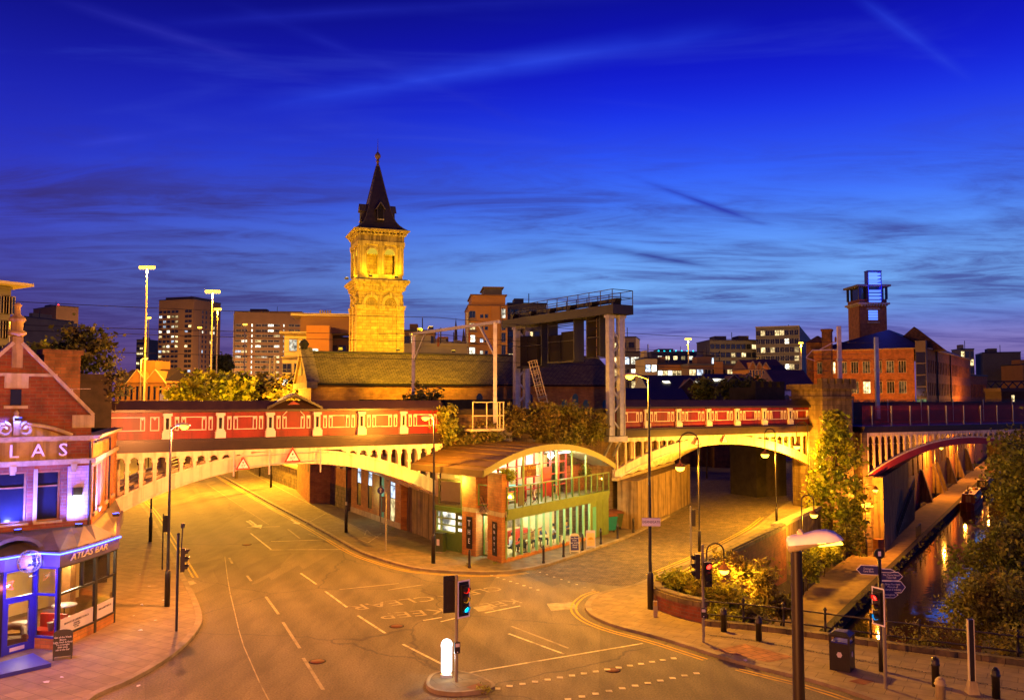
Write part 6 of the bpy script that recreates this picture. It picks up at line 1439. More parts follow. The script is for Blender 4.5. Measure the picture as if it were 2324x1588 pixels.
# seated drinkers
def seated(label, p, ang, shirt, trousers, hair, lean=0.0):
    t = thing('person', label, 'person', p, ang)
    J = {'pel': (0, .05, .50), 'sp': (0, .08 - lean * .3, .74), 'ch': (0, .06 - lean * .8, .96), 'nk': (0, .03 - lean, 1.10), 'hd': (0, -.01 - lean * 1.1, 1.20), 'tp': (0, -.0 - lean * 1.1, 1.32)}
    R_ = {'pel': (.16, .13), 'sp': (.14, .11), 'ch': (.17, .11), 'nk': (.055, .055), 'hd': (.085, .10), 'tp': (.07, .08)}
    E = [('pel', 'sp'), ('sp', 'ch'), ('ch', 'nk'), ('nk', 'hd'), ('hd', 'tp')]
    for s, n in ((-1, 'l'), (1, 'r')):
        J.update({n + 'sh': (s * .19, .05 - lean * .8, 1.0), n + 'el': (s * .25, -.10 - lean * .4, .76), n + 'wr': (s * .14, -.33, .80), n + 'hn': (s * .11, -.42, .80), n + 'hip': (s * .10, .0, .48), n + 'kn': (s * .13, -.42, .50), n + 'an': (s * .13, -.40, .09), n + 'ft': (s * .14, -.56, .05)})
        R_.update({n + 'sh': (.06, .06), n + 'el': (.045, .045), n + 'wr': (.032, .03), n + 'hn': (.04, .022), n + 'hip': (.09, .09), n + 'kn': (.065, .065), n + 'an': (.045, .05), n + 'ft': (.045, .035)})
        E += [('ch', n + 'sh'), (n + 'sh', n + 'el'), (n + 'el', n + 'wr'), (n + 'wr', n + 'hn'), ('pel', n + 'hip'), (n + 'hip', n + 'kn'), (n + 'kn', n + 'an'), (n + 'an', n + 'ft')]
    def grow(name, keys, edges, mt, k, root):
        ks = list(keys); me = bpy.data.meshes.new(name); me.from_pydata([J[x] for x in ks], [(ks.index(a), ks.index(b)) for a, b in edges], []); me.materials.append(M[mt])
        o = bpy.data.objects.new(name, me); C.objects.link(o); o.parent = t; md = o.modifiers.new('skin', 'SKIN'); md.use_smooth_shade = True; sv = me.skin_vertices[0].data if me.skin_vertices else None
        if sv is None:
            bpy.context.view_layer.objects.active = o; sv = me.skin_vertices[0].data
        for i, x in enumerate(ks): sv[i].radius = (R_[x][0] * k, R_[x][1] * k); sv[i].use_root = x == root
        o.modifiers.new('sub', 'SUBSURF').levels = 1; o.modifiers['sub'].render_levels = 1; return o
    grow('body', J, E, 'skin', 1.0, 'pel')
    up = ['sp', 'ch', 'lsh', 'rsh', 'lel', 'rel', 'pel']; grow('shirt', up, [e for e in E if e[0] in up and e[1] in up], shirt, 1.12, 'sp')
    lo = ['pel', 'lhip', 'rhip', 'lkn', 'rkn', 'lan', 'ran']; grow('trousers', lo, [e for e in E if e[0] in lo and e[1] in lo], trousers, 1.14, 'pel')
    h = J['hd']; m = MB(); m.lathe((h[0], h[1] + .02, h[2] + .02), [(.105, -.03), (.112, .05), (.09, .12), (.04, .155)], 14); m.build('hair', hair, t)
    m = MB(); m.lathe((h[0], h[1] - .115, h[2] - .035), [(.012, 0), (.016, .02), (.008, .05)], 8); m.build('nose', 'skin', t)
    for s in (-1, 1): m = MB(); m.lathe((h[0] + s * .035, h[1] - .092, h[2] + .02), [(.006, -.008), (.011, 0), (.006, .008)], 8); m.build('eye', 'hair_dark', t)
A_ = KF.ang()
seated('person in a white shirt sitting at the second window bay', KF.p(2.4, -1.2, .17), A_ + 1.2, 'cloth_white', 'cloth_dark', 'hair_dark', .06)
seated('person in dark clothes sitting with back to the third window bay', KF.p(2.9, -.7, .17), A_ + 2.6, 'cloth_dark', 'cloth_dark', 'hair_dark', .1)
seated('person in a red top sitting on the middle settle', KF.p(4.7, -1.3, .17), A_ + .3, 'cloth_red', 'cloth_dark', 'leather', .03)
seated('person in a blue shirt sitting before the counter', KF.p(6.0, -1.1, .17), A_ - .4, 'cloth_blue', 'cloth_dark', 'leather', .08)
seated('person in a pale blue top sitting near the far window bays', KF.p(7.2, -1.0, .17), A_ + .9, 'cloth_white', 'cloth_blue', 'hair_dark', .02)
seated('person in dark blue sitting at the last window bay', KF.p(9.4, -1.2, .17), A_ + .2, 'cloth_blue', 'cloth_dark', 'hair_dark', .0)
# ---------------------------------------------------------------- frontage under the main bridge, far walls
fa = Vector((-8.45, 66.0)); fb_ = Vector((-14.2, 76.5)); ff = fr2(fb_, fa); L_ = (fa - fb_).length
fr_ = thing('brick_frontage', 'brick frontage with narrow blue lit windows and a green door under the bridge', 'building', (fb_.x, fb_.y, 0), ff.ang())
ops = [(1.6, 2.6, .9, 4.6), (4.4, 5.4, .9, 4.6), (7.2, 8.3, .12, 3.9), (9.6, 10.7, .3, 4.2)]
m = MB(); m.wall(LF, 0, L_, 0, 5.4, ops, .5, .08); m.build('wall', 'brick_orange', fr_)
for i, o in enumerate(ops):
    m = MB(); z = o[2]; w_ = (o[1] - o[0])
    for q in ((o[0], o[0] + .06, o[2], o[3]), (o[1] - .06, o[1], o[2], o[3]), (o[0], o[1], o[2] + (o[3] - o[2]) * .5, o[2] + (o[3] - o[2]) * .5 + .06), (o[0], o[1], o[2] + (o[3] - o[2]) * .75, o[2] + (o[3] - o[2]) * .75 + .06)): m.box(q[0], q[1], .02, .06, q[2], q[3])
    w = m.build('window' if i != 2 else 'door_frame', 'black_paint', fr_)
    if i == 2: m = MB(); m.box(o[0] + .35, o[1], .06, .1, o[2], o[3]); m.build('door', 'teal_wall', fr_)
    else: m = MB(); m.poly([(o[0], .05, o[2] + (o[3] - o[2]) * .5), (o[1], .05, o[2] + (o[3] - o[2]) * .5), (o[1], .05, o[3]), (o[0], .05, o[3])]); m.build('pane', 'window_cool', w); m = MB(); m.poly([(o[0], .05, o[2]), (o[1], .05, o[2]), (o[1], .05, o[2] + (o[3] - o[2]) * .5), (o[0], .05, o[2] + (o[3] - o[2]) * .5)]); m.build('pane', 'window_warm' if i == 3 else 'dark_glass', w)
m = MB(); m.box(0, L_, -.08, 0, 4.62, 4.95); m.build('lintel_band', 'stone_black', fr_); m = MB(); m.box(0, L_, -.05, 0, .1, .55); m.build('plinth', 'stone_pale', fr_)
light('POINT', (6.8, -.8, 2.4), 60, (.6, 1, .8), fr_, .2)
fa2, fb2 = Vector((-14.9, 78)), Vector((-19.8, 87.5)); t, f, l = side_wall('boundary_wall', 'brick and stone wall with tall pilasters beyond the arch', fb2, fa2, 2.0, .5, 'stone_mossy', None)
m = MB(); m.box(0, l, .02, .5, 2.0, 3.6); m.build('brickwork', 'brick_orange', t)
for i in range(6): m = MB(); m.box(.6 + i * 1.8, 1.5 + i * 1.8, -.06, .4, 3.6, 6.5); m.build('pilaster', 'stone_pale', t)
m = MB(); m.box(0, l, .1, .5, 3.6, 6.6); m.build('upper_wall', 'brick_brown', t)
side_wall('boundary_wall', 'low mossy block wall running along the far pavement', Vector((-42, 131)), Vector((-20.3, 88.8)), 2.3, .5, 'stone_mossy', 'stone_pale')
# ---------------------------------------------------------------- chapel with its tall tower
TA = radians(20); TU = Vector((cos(TA), sin(TA)))
TF = Fr((-17.64, 98.0), TU); TS = 5.28
ch = thing('chapel', 'stone chapel with long tiled roof and tall floodlit Italianate tower', 'church', TF.p(0, 0, 0), TA)
Hh = lambda zpx: hz(319 + zpx * .3897, 98.0, 860)
m = MB(); m.box(0, TS, 0, TS, 0, Hh(960)); m.build('tower_shaft', 'brick_buff', ch)
# recessed bays with round arches on the two seen faces
faces = [Fr((0, 0), (1, 0)), Fr((0, TS), (0, -1)), Fr((TS, 0), (0, 1)), Fr((TS, TS), (-1, 0))]
zi = Hh(960); zt_ = Hh(868)
m = MB(); m.box(.12, TS - .12, .12, TS - .12, zi, zt_); m.build('tower_stage', 'brick_buff', ch)
for f in faces[:3]:
    m = MB()
    for u0, u1 in ((-.05, .75), (TS / 2 - .32, TS / 2 + .32), (TS - .75, TS + .05)): m.fb(f, u0, u1, 0, .12, 0, zi - .35); 
    m.build('pilaster', 'brick_buff', ch)
    for u0, u1 in ((-.1, .82), (TS / 2 - .42, TS / 2 + .42), (TS - .82, TS + .1)):
        m = MB(); m.fb(f, u0, u1, 0, .2, zi - .35, zi - .05); m.fb(f, u0 - .06, u1 + .06, 0, .28, zi - .05, zi + .1); m.build('capital', 'stone_buff', ch)
    for c in (TS * .29, TS * .71):
        P = [(c + 1.1 * cos(a), zi + .1 + 1.3 * sin(a)) for a in [pi * k / 12 for k in range(13)]]; Q = [(c + .72 * cos(a), zi + .1 + .9 * sin(a)) for a in [pi * k / 12 for k in range(13)]]
        m = MB(); m.fp(f, P + Q[::-1], -.1, .14); m.build('arch', 'stone_buff', ch)
        m = MB()
        for k in range(7): a = pi * (k + .5) / 7; m.fp(f, [(c, zi + .1), (c + .7 * cos(a - .16), zi + .1 + .85 * sin(a - .16)), (c + .7 * cos(a + .16), zi + .1 + .85 * sin(a + .16))], -.12, -.02)
        m.build('shell_panel', 'stone_dirty', ch); m = MB(); m.fb(f, c - .14, c + .14, .14, .3, zi + 1.1, zi + 1.6); m.build('keystone', 'stone_buff', ch)
def course(z0, z1, o, name='cornice', mt='stone_buff'): m = MB(); m.box(-o, TS + o, -o, TS + o, z0, z1); return m.build(name, mt, ch)
z0 = Hh(868); course(z0, Hh(845), .1, 'frieze')
for f in faces[:3]:
    for k in range(9): u = .2 + k * (TS - .4) / 8; m = MB(); m.fb(f, u - .09, u + .09, .1, .3, Hh(862), Hh(842)); m.build('bracket', 'stone_buff', ch)
course(Hh(845), Hh(832), .3); course(Hh(832), Hh(822), .5); course(Hh(822), Hh(808), .66)
m = MB(); m.box(-.35, TS + .35, -.35, TS + .35, Hh(808), Hh(800)); m.build('ledge', 'lead', ch)
# belfry
B0, B1 = Hh(800), Hh(596); w_ = .12
course(B0, Hh(772), -.1, 'belfry_base')
m = MB()
for x in (w_, TS / 2 - .38, TS - w_ - .95):
    pass
for f in faces:
    m = MB(); W_ = TS - .24; ff_ = Fr(f.o + f.u * .12 - f.n * .12, f.u); c1, c2 = W_ * .30, W_ * .70; hw = .62; zs, zc_ = Hh(772), Hh(655)
    m.wall(ff_, 0, W_, zs, Hh(600), [(c1 - hw, c1 + hw, zs, zc_), (c2 - hw, c2 + hw, zs, zc_)], 0, .5)
    m.build('belfry_wall', 'stone_buff', ch)
    for c in (c1, c2):
        A_ = [(c + hw * cos(a), zc_ + hw * 1.1 * sin(a)) for a in [pi * k / 10 for k in range(11)]]
        m = MB(); m.fp(ff_, A_, .001, .02) if False else None
        m = MB(); m.fp(ff_, [(c - hw, zc_)] + [(c + hw * cos(a), zc_ + hw * 1.1 * sin(a)) for a in [pi - pi * k / 10 for k in range(11)]] , .004, .03); m.build('arch_light', 'window_gold', ch)
        B_ = [(c + (hw + .16) * cos(a), zc_ + (hw * 1.1 + .16) * sin(a)) for a in [pi * k / 10 for k in range(11)]]; m = MB(); m.fp(ff_, B_ + A_[::-1], 0, .1); m.build('arch', 'stone_buff', ch)
    for u in (.28, W_ / 2, W_ - .28): m = MB(); m.fb(ff_, u - .27, u + .27, 0, .16, zs, Hh(612)); m.fb(ff_, u - .34, u + .34, 0, .24, Hh(612), Hh(598)); m.build('pilaster', 'stone_buff', ch)
m = MB(); m.box(1.1, TS - 1.1, 1.1, TS - 1.1, B0, B1 + 1.0); m.build('belfry_core', 'brick_buff', ch)
course(Hh(600), Hh(580), .12); course(Hh(580), Hh(545), .05, 'frieze', 'stone_dirty'); course(Hh(545), Hh(535), .2)
for f in faces[:3]:
    for k in range(13): u = .1 + k * (TS - .2) / 12; m = MB(); m.fb(f, u - .07, u + .07, .05, .36, Hh(538), Hh(524)); m.build('bracket', 'stone_buff', ch)
course(Hh(526), Hh(518), .45); course(Hh(518), Hh(511), .62)
# flared slate spire
cx_, cy_ = TS / 2, TS / 2; prof = [(3.05, 513), (2.62, 498), (2.2, 478), (1.86, 455), (1.56, 420), (1.36, 385), (1.15, 340), (.92, 290), (.71, 240), (.50, 190), (.30, 140), (.13, 104)]
V = []; m = MB()
m.lathe((cx_, cy_, 0), [(a * sqrt(2), Hh(z)) for a, z in prof], 4, sq=True, rot=pi / 4); m.build('spire', 'slate', ch)
for k in range(4):
    a = pi / 4 + k * pi / 2; m = MB(); m.tube([(cx_ + q * sqrt(2) * 1.0 * cos(a), cy_ + q * sqrt(2) * sin(a), Hh(z) + .02) for q, z in prof], .075, 6); m.build('hip_roll', 'lead', ch)
def lucarne(f):
    zb, ze, zp = Hh(448), Hh(382), Hh(338); m = MB(); o = f.o + f.u * (TS / 2); g = Fr(o - f.n * (TS / 2), f.u)
    m.fp(g, [(-.42, zb), (.42, zb), (.42, ze), (-.42, ze)], .8, 2.02); l = m.build('lucarne', 'slate', ch)
    m = MB(); m.fp(g, [(-.62, ze - .1), (0, zp), (.62, ze - .1), (.50, ze - .1), (0, zp - .22), (-.50, ze - .1)], .5, 2.2); m.build('lucarne_roof', 'lead', l)
    m = MB(); m.fp(g, [(-.30, zb + .15), (.30, zb + .15), (.30, ze - .1), (0, zp - .3), (-.30, ze - .1)], 2.02, 2.05); m.build('louvre', 'void', l); m = MB(); m.fb(g, -.4, .4, 2.02, 2.12, zb, zb + .12); m.build('louvre_sill', 'stone_pale', l)
for f in faces: lucarne(f)
m = MB(); z = Hh(106); m.lathe((cx_, cy_, z), [(.24, 0), (.16, .12), (.13, .5), (.26, .62), (.14, .7), (.16, .85), (.36, 1.15), (.34, 1.4), (.15, 1.65), (.05, 1.8), (.03, 2.6), (.012, 3.4)], 10); m.build('finial', 'stone_dirty', ch)
# nave: long ridge, right of and in front of the tower
N0 = Vector((-19.2, 82.2)); NF = Fr(N0, TU); nl, nw = 33.0, 11.0; ze = hz(867, 83.2, 800); zr = hz(801, 89, 800); loc0 = Matrix.Translation(TF.p(0, 0, 0))
m = MB(); m.fb(NF, 0, nl, -nw, 0, 0, ze); m.build('nave_wall', 'brick_orange', ch, True)
GF = Fr(NF.p(0, -nw, 0).to_2d(), -NF.n * -1) if False else Fr(NF.p(0, -nw, 0).to_2d(), (NF.n.x, NF.n.y))
m = MB(); m.fp(GF, [(-.4, ze), (nw + .4, ze), (nw / 2, zr + .2)], -.6, .25); m.build('gable', 'stone_buff', ch, True)
m = MB(); e = .5
for q in ((e, ze - .05), (-nw - e, ze - .05)): pass
A_ = [NF.p(-.0, e, ze - .1), NF.p(nl, e, ze - .1), NF.p(nl, -nw / 2, zr), NF.p(0, -nw / 2, zr)]; B_ = [NF.p(nl, -nw - e, ze - .1), NF.p(0, -nw - e, ze - .1), NF.p(0, -nw / 2, zr), NF.p(nl, -nw / 2, zr)]
m.poly(A_); m.poly(B_); m.poly([NF.p(nl, e, ze - .1), NF.p(nl, -nw - e, ze - .1), NF.p(nl, -nw / 2, zr)]); m.build('roof', 'roof_tiles', ch, True)
m = MB(); m.tube([NF.p(0, -nw / 2, zr + .03), NF.p(nl, -nw / 2, zr + .03)], .14, 8); m.build('ridge', 'slate', ch, True)
m = MB(); m.fb(NF, 0, nl, 0, .5, ze - .3, ze - .12); m.build('eaves', 'void', ch, True)
for u0 in (.0, 1.6, 3.0): pass
m = MB(); m.fp(GF, [(-1.0, ze - .6), (nw + .9, ze - .6), (nw + .9, ze), (-1.0, ze)], -.5, .5); m.fp(GF, [(-.9, ze), (-.2, ze), (nw / 2, zr - .2), (nw / 2, zr + .5)], -.7, .5); m.fp(GF, [(nw + .9, ze), (nw + .2, ze), (nw / 2, zr - .2), (nw / 2, zr + .5)], -.7, .5); m.build('gable_cornice', 'stone_buff', ch, True)
m = MB(); P = [(nw / 2 + .75 * cos(a), ze + 1.7 + 1.0 * sin(a)) for a in [2 * pi * k / 16 for k in range(16)]]; m.fp(GF, P, .25, .3); m.build('oculus', 'void', ch, True)
m = MB(); m.lathe(GF.p(nw / 2, .1, zr + .3), [(.5, 0), (.35, .2), (.55, .5), (.3, .9), (.1, 1.0)], 8); m.build('gable_ornament', 'stone_black', ch, True)
for k in range(5): u = 1.2 + k * 2.1; m = MB(); m.fb(GF, u - .5, u + .5, 0, .02, 3, ze - 1.4); m.build('blind_panel', 'stone_dirty', ch, True)
for i, u in enumerate((11.0, 16.9, 22.4, 27.6, 32.4)):
    for k, (du_, zz_) in enumerate(((-1.25, 1.15), (0, .5), (1.25, 1.15))):
        zt2 = ze - zz_ - .9; m = MB(); P = [(u + du_ - .34, zt2 - 2.2), (u + du_ + .34, zt2 - 2.2), (u + du_ + .34, zt2), (u + du_ + .2, zt2 + .28), (u + du_, zt2 + .36), (u + du_ - .2, zt2 + .28), (u + du_ - .34, zt2)]
        if u + du_ + .4 < nl: m.fp(NF, P, -.05, .012); m.build('window', 'dark_glass' if i < 3 else 'teal_dark', ch, True)
# floodlights
FL = (1.0, .58, .01)
def flood(label, p, tgt, w, cone=110, glow=True):
    t = thing('floodlight', label, 'floodlight', p, TA, 'yellow floodlights of the chapel tower'); m = MB(); m.box(-.2, .2, -.12, .12, -.12, .12); m.build('housing', 'black_paint', t)
    m = MB(); m.box(-.17, .17, -.1, .1, .12, .13); m.build('lens', 'lamp_yellow', t); l = light('SPOT', (0, 0, .25), w, FL, t, .15, None, cone, .7)
    d = Vector(tgt) - Vector(p) - Vector((0, 0, .25)); q = Matrix.Rotation(-TA, 4, 'Z') @ d; l.rotation_euler = q.to_track_quat('-Z', 'Y').to_euler()
c = TF.p(TS / 2, -TS / 2, 0)
for u, d, lb in ((1.2, 1.1, 'on the front ledge of the chapel tower, left'), (4.2, 1.1, 'on the front ledge of the chapel tower, right'), (-1.0, -2.0, 'on the side ledge of the chapel tower'), (6.3, -2.2, 'on the far ledge of the chapel tower')):
    p = TF.p(u, d, Hh(792)); flood('small floodlight ' + lb, tuple(p), (c.x, c.y, Hh(600)), 560, 140)
for u, d, w, lb in ((-3.0, 7.0, 3800, 'roof ridge left of the chapel tower'), (3.0, 7.6, 3800, 'roof ridge in front of the chapel tower'), (9.5, 6.5, 3200, 'roof ridge right of the chapel tower')):
    p = TF.p(u, d, zr + 1.0); p = Vector((p.x, p.y, zr + .5)); flood('floodlight mounted on the ' + lb, tuple(p), tuple(TF.p(TS / 2, 0, 21.5)), w, 110)

for x, y, w, tg, cone, lb in ((-7.7, 71.3, 42000, (-13, 92, 14), 70, 'far end of the catenary portal'), (-6.6, 69.6, 16000, (-16, 97, 21), 46, 'beam of the catenary portal')):
    flood('added floodlight clamped on the ' + lb, (x, y, 15.75), tg, w, cone)  # added floods, set at this height to light nave roof and tower
# ---------------------------------------------------------------- railway gantry, portal, wires
emit  # (materials come from the helper part)
XU = Vector((-.533, .846))      # across the tracks
GA = Vector((7.95, 66.0)); GF_ = Fr(GA, XU)   # u across the tracks, away from the viewer
gt = thing('signal_gantry', 'dark railway signal gantry on pale lattice legs above the viaduct', 'gantry', (GA.x, GA.y, 7))
def leg(u, zb, zt):
    ex = .52
    for s in (-1, 1):
        m = MB(); m.fb(GF_, u - .16, u + .16, s * ex - .24, s * ex + .24, zb, zt); m.fb(GF_, u - .22, u + .22, s * ex - .26, s * ex - .22, zb, zt); m.fb(GF_, u - .22, u + .22, s * ex + .22, s * ex + .26, zb, zt); m.build('leg', 'galv', gt, True)
        m = MB(); m.fp(GF_.__class__(GF_.p(u, 0, 0).to_2d(), GF_.n), [(s * ex - .26, zt - .5), (s * ex + .26, zt - .5), (s * ex + .5, zt), (s * ex - .5, zt)], -.2, .2) if False else m.fb(GF_, u - .3, u + .3, s * ex - .34, s * ex + .34, zt - .22, zt); m.build('bracket', 'galv', gt, True)
    z = zb + .3; k = 0
    while z < zt - 1.2:
        a = GF_.p(u, -ex if k % 2 else ex, z); b = GF_.p(u, ex if k % 2 else -ex, z + 1.1); m = MB(); m.bar(a, b, .12, .14); m.build('brace', 'galv', gt, True); z += 1.15; k += 1
    m = MB(); m.fb(GF_, u - .3, u + .3, -ex - .4, ex + .4, zb - .45, zb - .05); m.build('foot', 'galv', gt, True)
zb_ = hz(715, 66, 1400)
leg(0, 7.2, zb_); leg(13.3, 8.0, zb_)
for s in (-1, 1): m = MB(); m.bar(GF_.p(0, s * .45, 6.75), GF_.p(.9, s * .45, 5.6), .16); m.build('strut', 'galv', gt, True)
Z0, Z1, ZT = zb_, zb_ + .72, zb_ + 1.85
m = MB(); m.fb(GF_, -.9, 15.0, -1.0, -.82, Z0, Z1); m.build('girder', 'steel_dark', gt, True); m = MB(); m.fb(GF_, -.9, 15.0, .82, 1.0, Z0, Z1); m.build('girder', 'steel_dark', gt, True)
m = MB(); m.fb(GF_, -.9, 15.0, -.82, .82, Z1 - .15, Z1 - .08); m.build('walkway', 'steel_dark', gt, True)
m = MB(); m.fb(GF_, -.98, -.9, -1.0, 1.0, Z0, Z1); m.build('end_beam', 'steel_dark', gt, True)
m = MB(); m.fb(GF_, -.5, 14.6, -.2, .2, Z1 + .25, Z1 + .55); m.build('truss_tube', 'steel_dark', gt, True)
for i in range(6):
    u = -.4 + i * 2.9; m = MB(); m.fp(Fr(GF_.p(0, -.25, 0).to_2d(), XU), [(u - .35, Z1 + .5), (u + .35, Z1 + .5), (u + .12, Z1 - .1), (u - .12, Z1 - .1)], -.3, .3); m.build('bracket', 'steel_dark', gt, True)
for s in (-1, 1):
    for z in (Z1 + .55, ZT): m = MB(); m.bar(GF_.p(-.9, s, z), GF_.p(15, s, z), .05); m.build('handrail', 'steel_dark', gt, True)
    for i in range(12): u = -.9 + i * 1.445; m = MB(); m.bar(GF_.p(u, s, Z1), GF_.p(u, s, ZT), .06); m.build('rail_post', 'steel_dark', gt, True)
for z in (Z1 + .55, ZT): m = MB(); m.bar(GF_.p(-.9, -1, z), GF_.p(-.9, 1, z), .05); m.build('handrail', 'steel_dark', gt, True)
# hanging signal cages and hoardings
def cage(u0, u1, zl, fill, mt):
    for u in (u0, u1): m = MB(); m.fb(GF_, u - .06, u + .06, -.5, .5, zl, Z0); m.build('hanger', 'steel_dark', gt, True)
    for z in (zl, (zl + Z0) / 2, Z0 - .3): m = MB(); m.bar(GF_.p(u0, .5, z), GF_.p(u1, .5, z), .06); m.build('cage_rail', 'steel_dark', gt, True); m = MB(); m.bar(GF_.p(u0, -.5, z), GF_.p(u1, -.5, z), .06); m.build('cage_rail', 'steel_dark', gt, True)
    for a, b, zt in fill: m = MB(); m.fb(GF_, a, b, -.4, .35, zl + .05, zt); m.build('hoarding', mt, gt, True)
cage(9.4, 13.9, Z0 - 3.6, [(10.2, 11.7, Z0 - 1.0), (11.8, 12.9, Z0 - .9)], 'void'); cage(4.7, 8.4, Z0 - 3.35, [(4.75, 6.6, Z0 - .9), (6.7, 8.3, Z0 - 1.1)], 'void'); cage(1.3, 3.0, Z0 - 3.2, [], 'void')
m = MB(); m.fb(GF_, 9.4, 13.9, -.6, .6, Z0 - 3.7, Z0 - 3.6); m.build('cage_floor', 'steel_dark', gt, True); m = MB(); m.fb(GF_, 4.7, 8.4, -.6, .6, Z0 - 3.45, Z0 - 3.35); m.build('cage_floor', 'steel_dark', gt, True)
m = MB(); m.fb(GF_, 1.36, 1.75, -.45, .4, Z0 - 3.1, Z0 - .1); m.build('hoarding', 'void', gt, True)
for k in range(4): m = MB(); m.fb(GF_, 1.85, 2.95, .44, .47, Z0 - 3.05 + k * .78, Z0 - 2.38 + k * .78); m.build('pale_panel', 'pale_paint', gt, True)
# railway signal on the left leg
p = GF_.p(13.7, .95, Z0 - 3.0); sg = thing('railway_signal', 'black railway signal box showing red on the gantry', 'signal', p, 0)
m = MB(); m.box(-.55, .35, -.05, .6, -.5, .5); m.build('housing', 'black_paint', sg); m = MB(); m.box(-.3, .3, -.4, .3, 1.6, 2.3); m.build('hood', 'black_paint', sg)
m = MB(); m.tube([(-.25, -.06, 0), (-.25, -.09, 0)], .22, 16); m.build('lens', 'red_dim', sg); m = MB(); m.tube([(.18, -.06, -.05), (.18, -.09, -.05)], .16, 14); m.build('lens', 'red_signal', sg); light('POINT', (.18, -.4, -.05), 30, (1, .03, .02), sg, .1)
# caged access ladder hanging askew
a, b = Vector((1.75, 72.8, 13.2)), Vector((2.95, 72.6, 8.6)); ld = thing('access_ladder', 'pale caged ladder leaning under the gantry', 'ladder', b)
sd = Vector((.33, 0, .08))
for s in (-1, 1): m = MB(); m.bar(a + sd * s, b + sd * s, .07); m.build('stile', 'pale_paint', ld, True)
for k in range(14): q = a.lerp(b, (k + .5) / 14); m = MB(); m.bar(q - sd, q + sd, .035); m.build('rung', 'pale_paint', ld, True)
for k in range(4):
    q = a.lerp(b, k / 4.6); m = MB(); m.tube([q + sd * cos(t) * 1.25 + Vector((0, -.75, 0)) * sin(t) for t in [pi * j / 8 for j in range(9)]], .03, 6); m.build('hoop', 'pale_paint', ld, True)
for t in (.2, .4, .6, .8): q = sd * cos(pi * t) * 1.25 + Vector((0, -.75, 0)) * sin(pi * t); m = MB(); m.bar(a + q, a.lerp(b, .65) + q, .03); m.build('guard_bar', 'pale_paint', ld, True)
# catenary portal
PA, PB = Vector((-1.2, 61.0)), Vector((-8.3, 72.3)); zp = 15.45
po = thing('catenary_portal', 'pale steel catenary portal spanning the tracks beside the chapel roof', 'gantry', (PA.x, PA.y, 8))
for q, zb in ((PA, 8.15), (PB, 8.0)):
    m = MB(); m.slab([(q.x - .13, q.y - .13), (q.x + .13, q.y - .13), (q.x + .13, q.y + .13), (q.x - .13, q.y + .13)], zb, zp); m.build('post', 'galv', po, True)
m = MB(); m.bar((PA.x + .3, PA.y - .4, zp), (PB.x - .3, PB.y + .4, zp), .2, .22); m.build('beam', 'galv', po, True)
d = (PB - PA).normalized()
for q, s in ((PA, 1), (PB, -1)): m = MB(); m.bar((q.x, q.y, zp - 2.4), (q.x + d.x * 2.2 * s, q.y + d.y * 2.2 * s, zp - .1), .14); m.build('brace', 'galv', po, True)
for t in (.28, .66):
    q = PA.lerp(PB, t); m = MB(); m.lathe((q.x, q.y, zp - 1.3), [(.03, 0), (.09, .1), (.09, .7), (.03, .8), (.02, 1.2)], 8); m.build('insulator', 'rust', po, True)
m = MB(); m.slab([(PA.x - .5, PA.y - .4), (PA.x + .5, PA.y - .4), (PA.x + .5, PA.y + .4), (PA.x - .5, PA.y + .4)], 7.5, 8.2); m.build('footing', 'concrete', po, True)
# overhead wires along the tracks
for i, (q, z, sag, lb) in enumerate((((-6.0, 69.0), 16.55, .5, 'uppermost black overhead wire above the tracks'), ((-6.4, 69.5), 15.25, .6, 'second black overhead wire from the top'), ((-5.6, 68.2), 14.55, .35, 'third black overhead wire from the top'), ((-6.8, 70.0), 13.2, .1, 'lowest black overhead wire, the contact line'))):
    w = thing('overhead_wire', lb, 'wire', (q[0], q[1], z)); u = Vector((.846, .533))
    for s0, s1 in ((-62, 0), (0, 58)):
        m = MB(); pts = []
        for k in range(13): t = k / 12; s = s0 + (s1 - s0) * t; pts.append((q[0] + u.x * s, q[1] + u.y * s, z - sag * 4 * t * (1 - t) + (i == 0) * .0))
        m.tube(pts, .022, 5); m.build('span', 'black_paint', w, True)
# small railed platform on the wall
pl_ = thing('work_platform', 'small white railed platform propped on the viaduct wall', 'platform', VF.p(-2.6, .8, 7.5), VF.ang())
m = MB(); m.box(-1.5, 1.1, -.6, .5, .3, .45); m.build('deck', 'pale_paint', pl_)
for x in (-1.4, -.3, .55, .75, 1.05): m = MB(); m.bar((x, -.55, .45), (x, -.55, 2.3), .06); m.build('post', 'pale_paint', pl_)
for z in (1.35, 2.28): m = MB(); m.bar((-1.45, -.55, z), (1.1, -.55, z), .06); m.build('rail', 'pale_paint', pl_); m = MB(); m.bar((1.1, -.55, z), (1.1, .5, z), .06); m.build('rail', 'pale_paint', pl_)
for x in (-1.0, .2): m = MB(); m.bar((x, -.3, .3), (x - .35, .4, -1.4), .12); m.build('prop', 'wood_light', pl_)
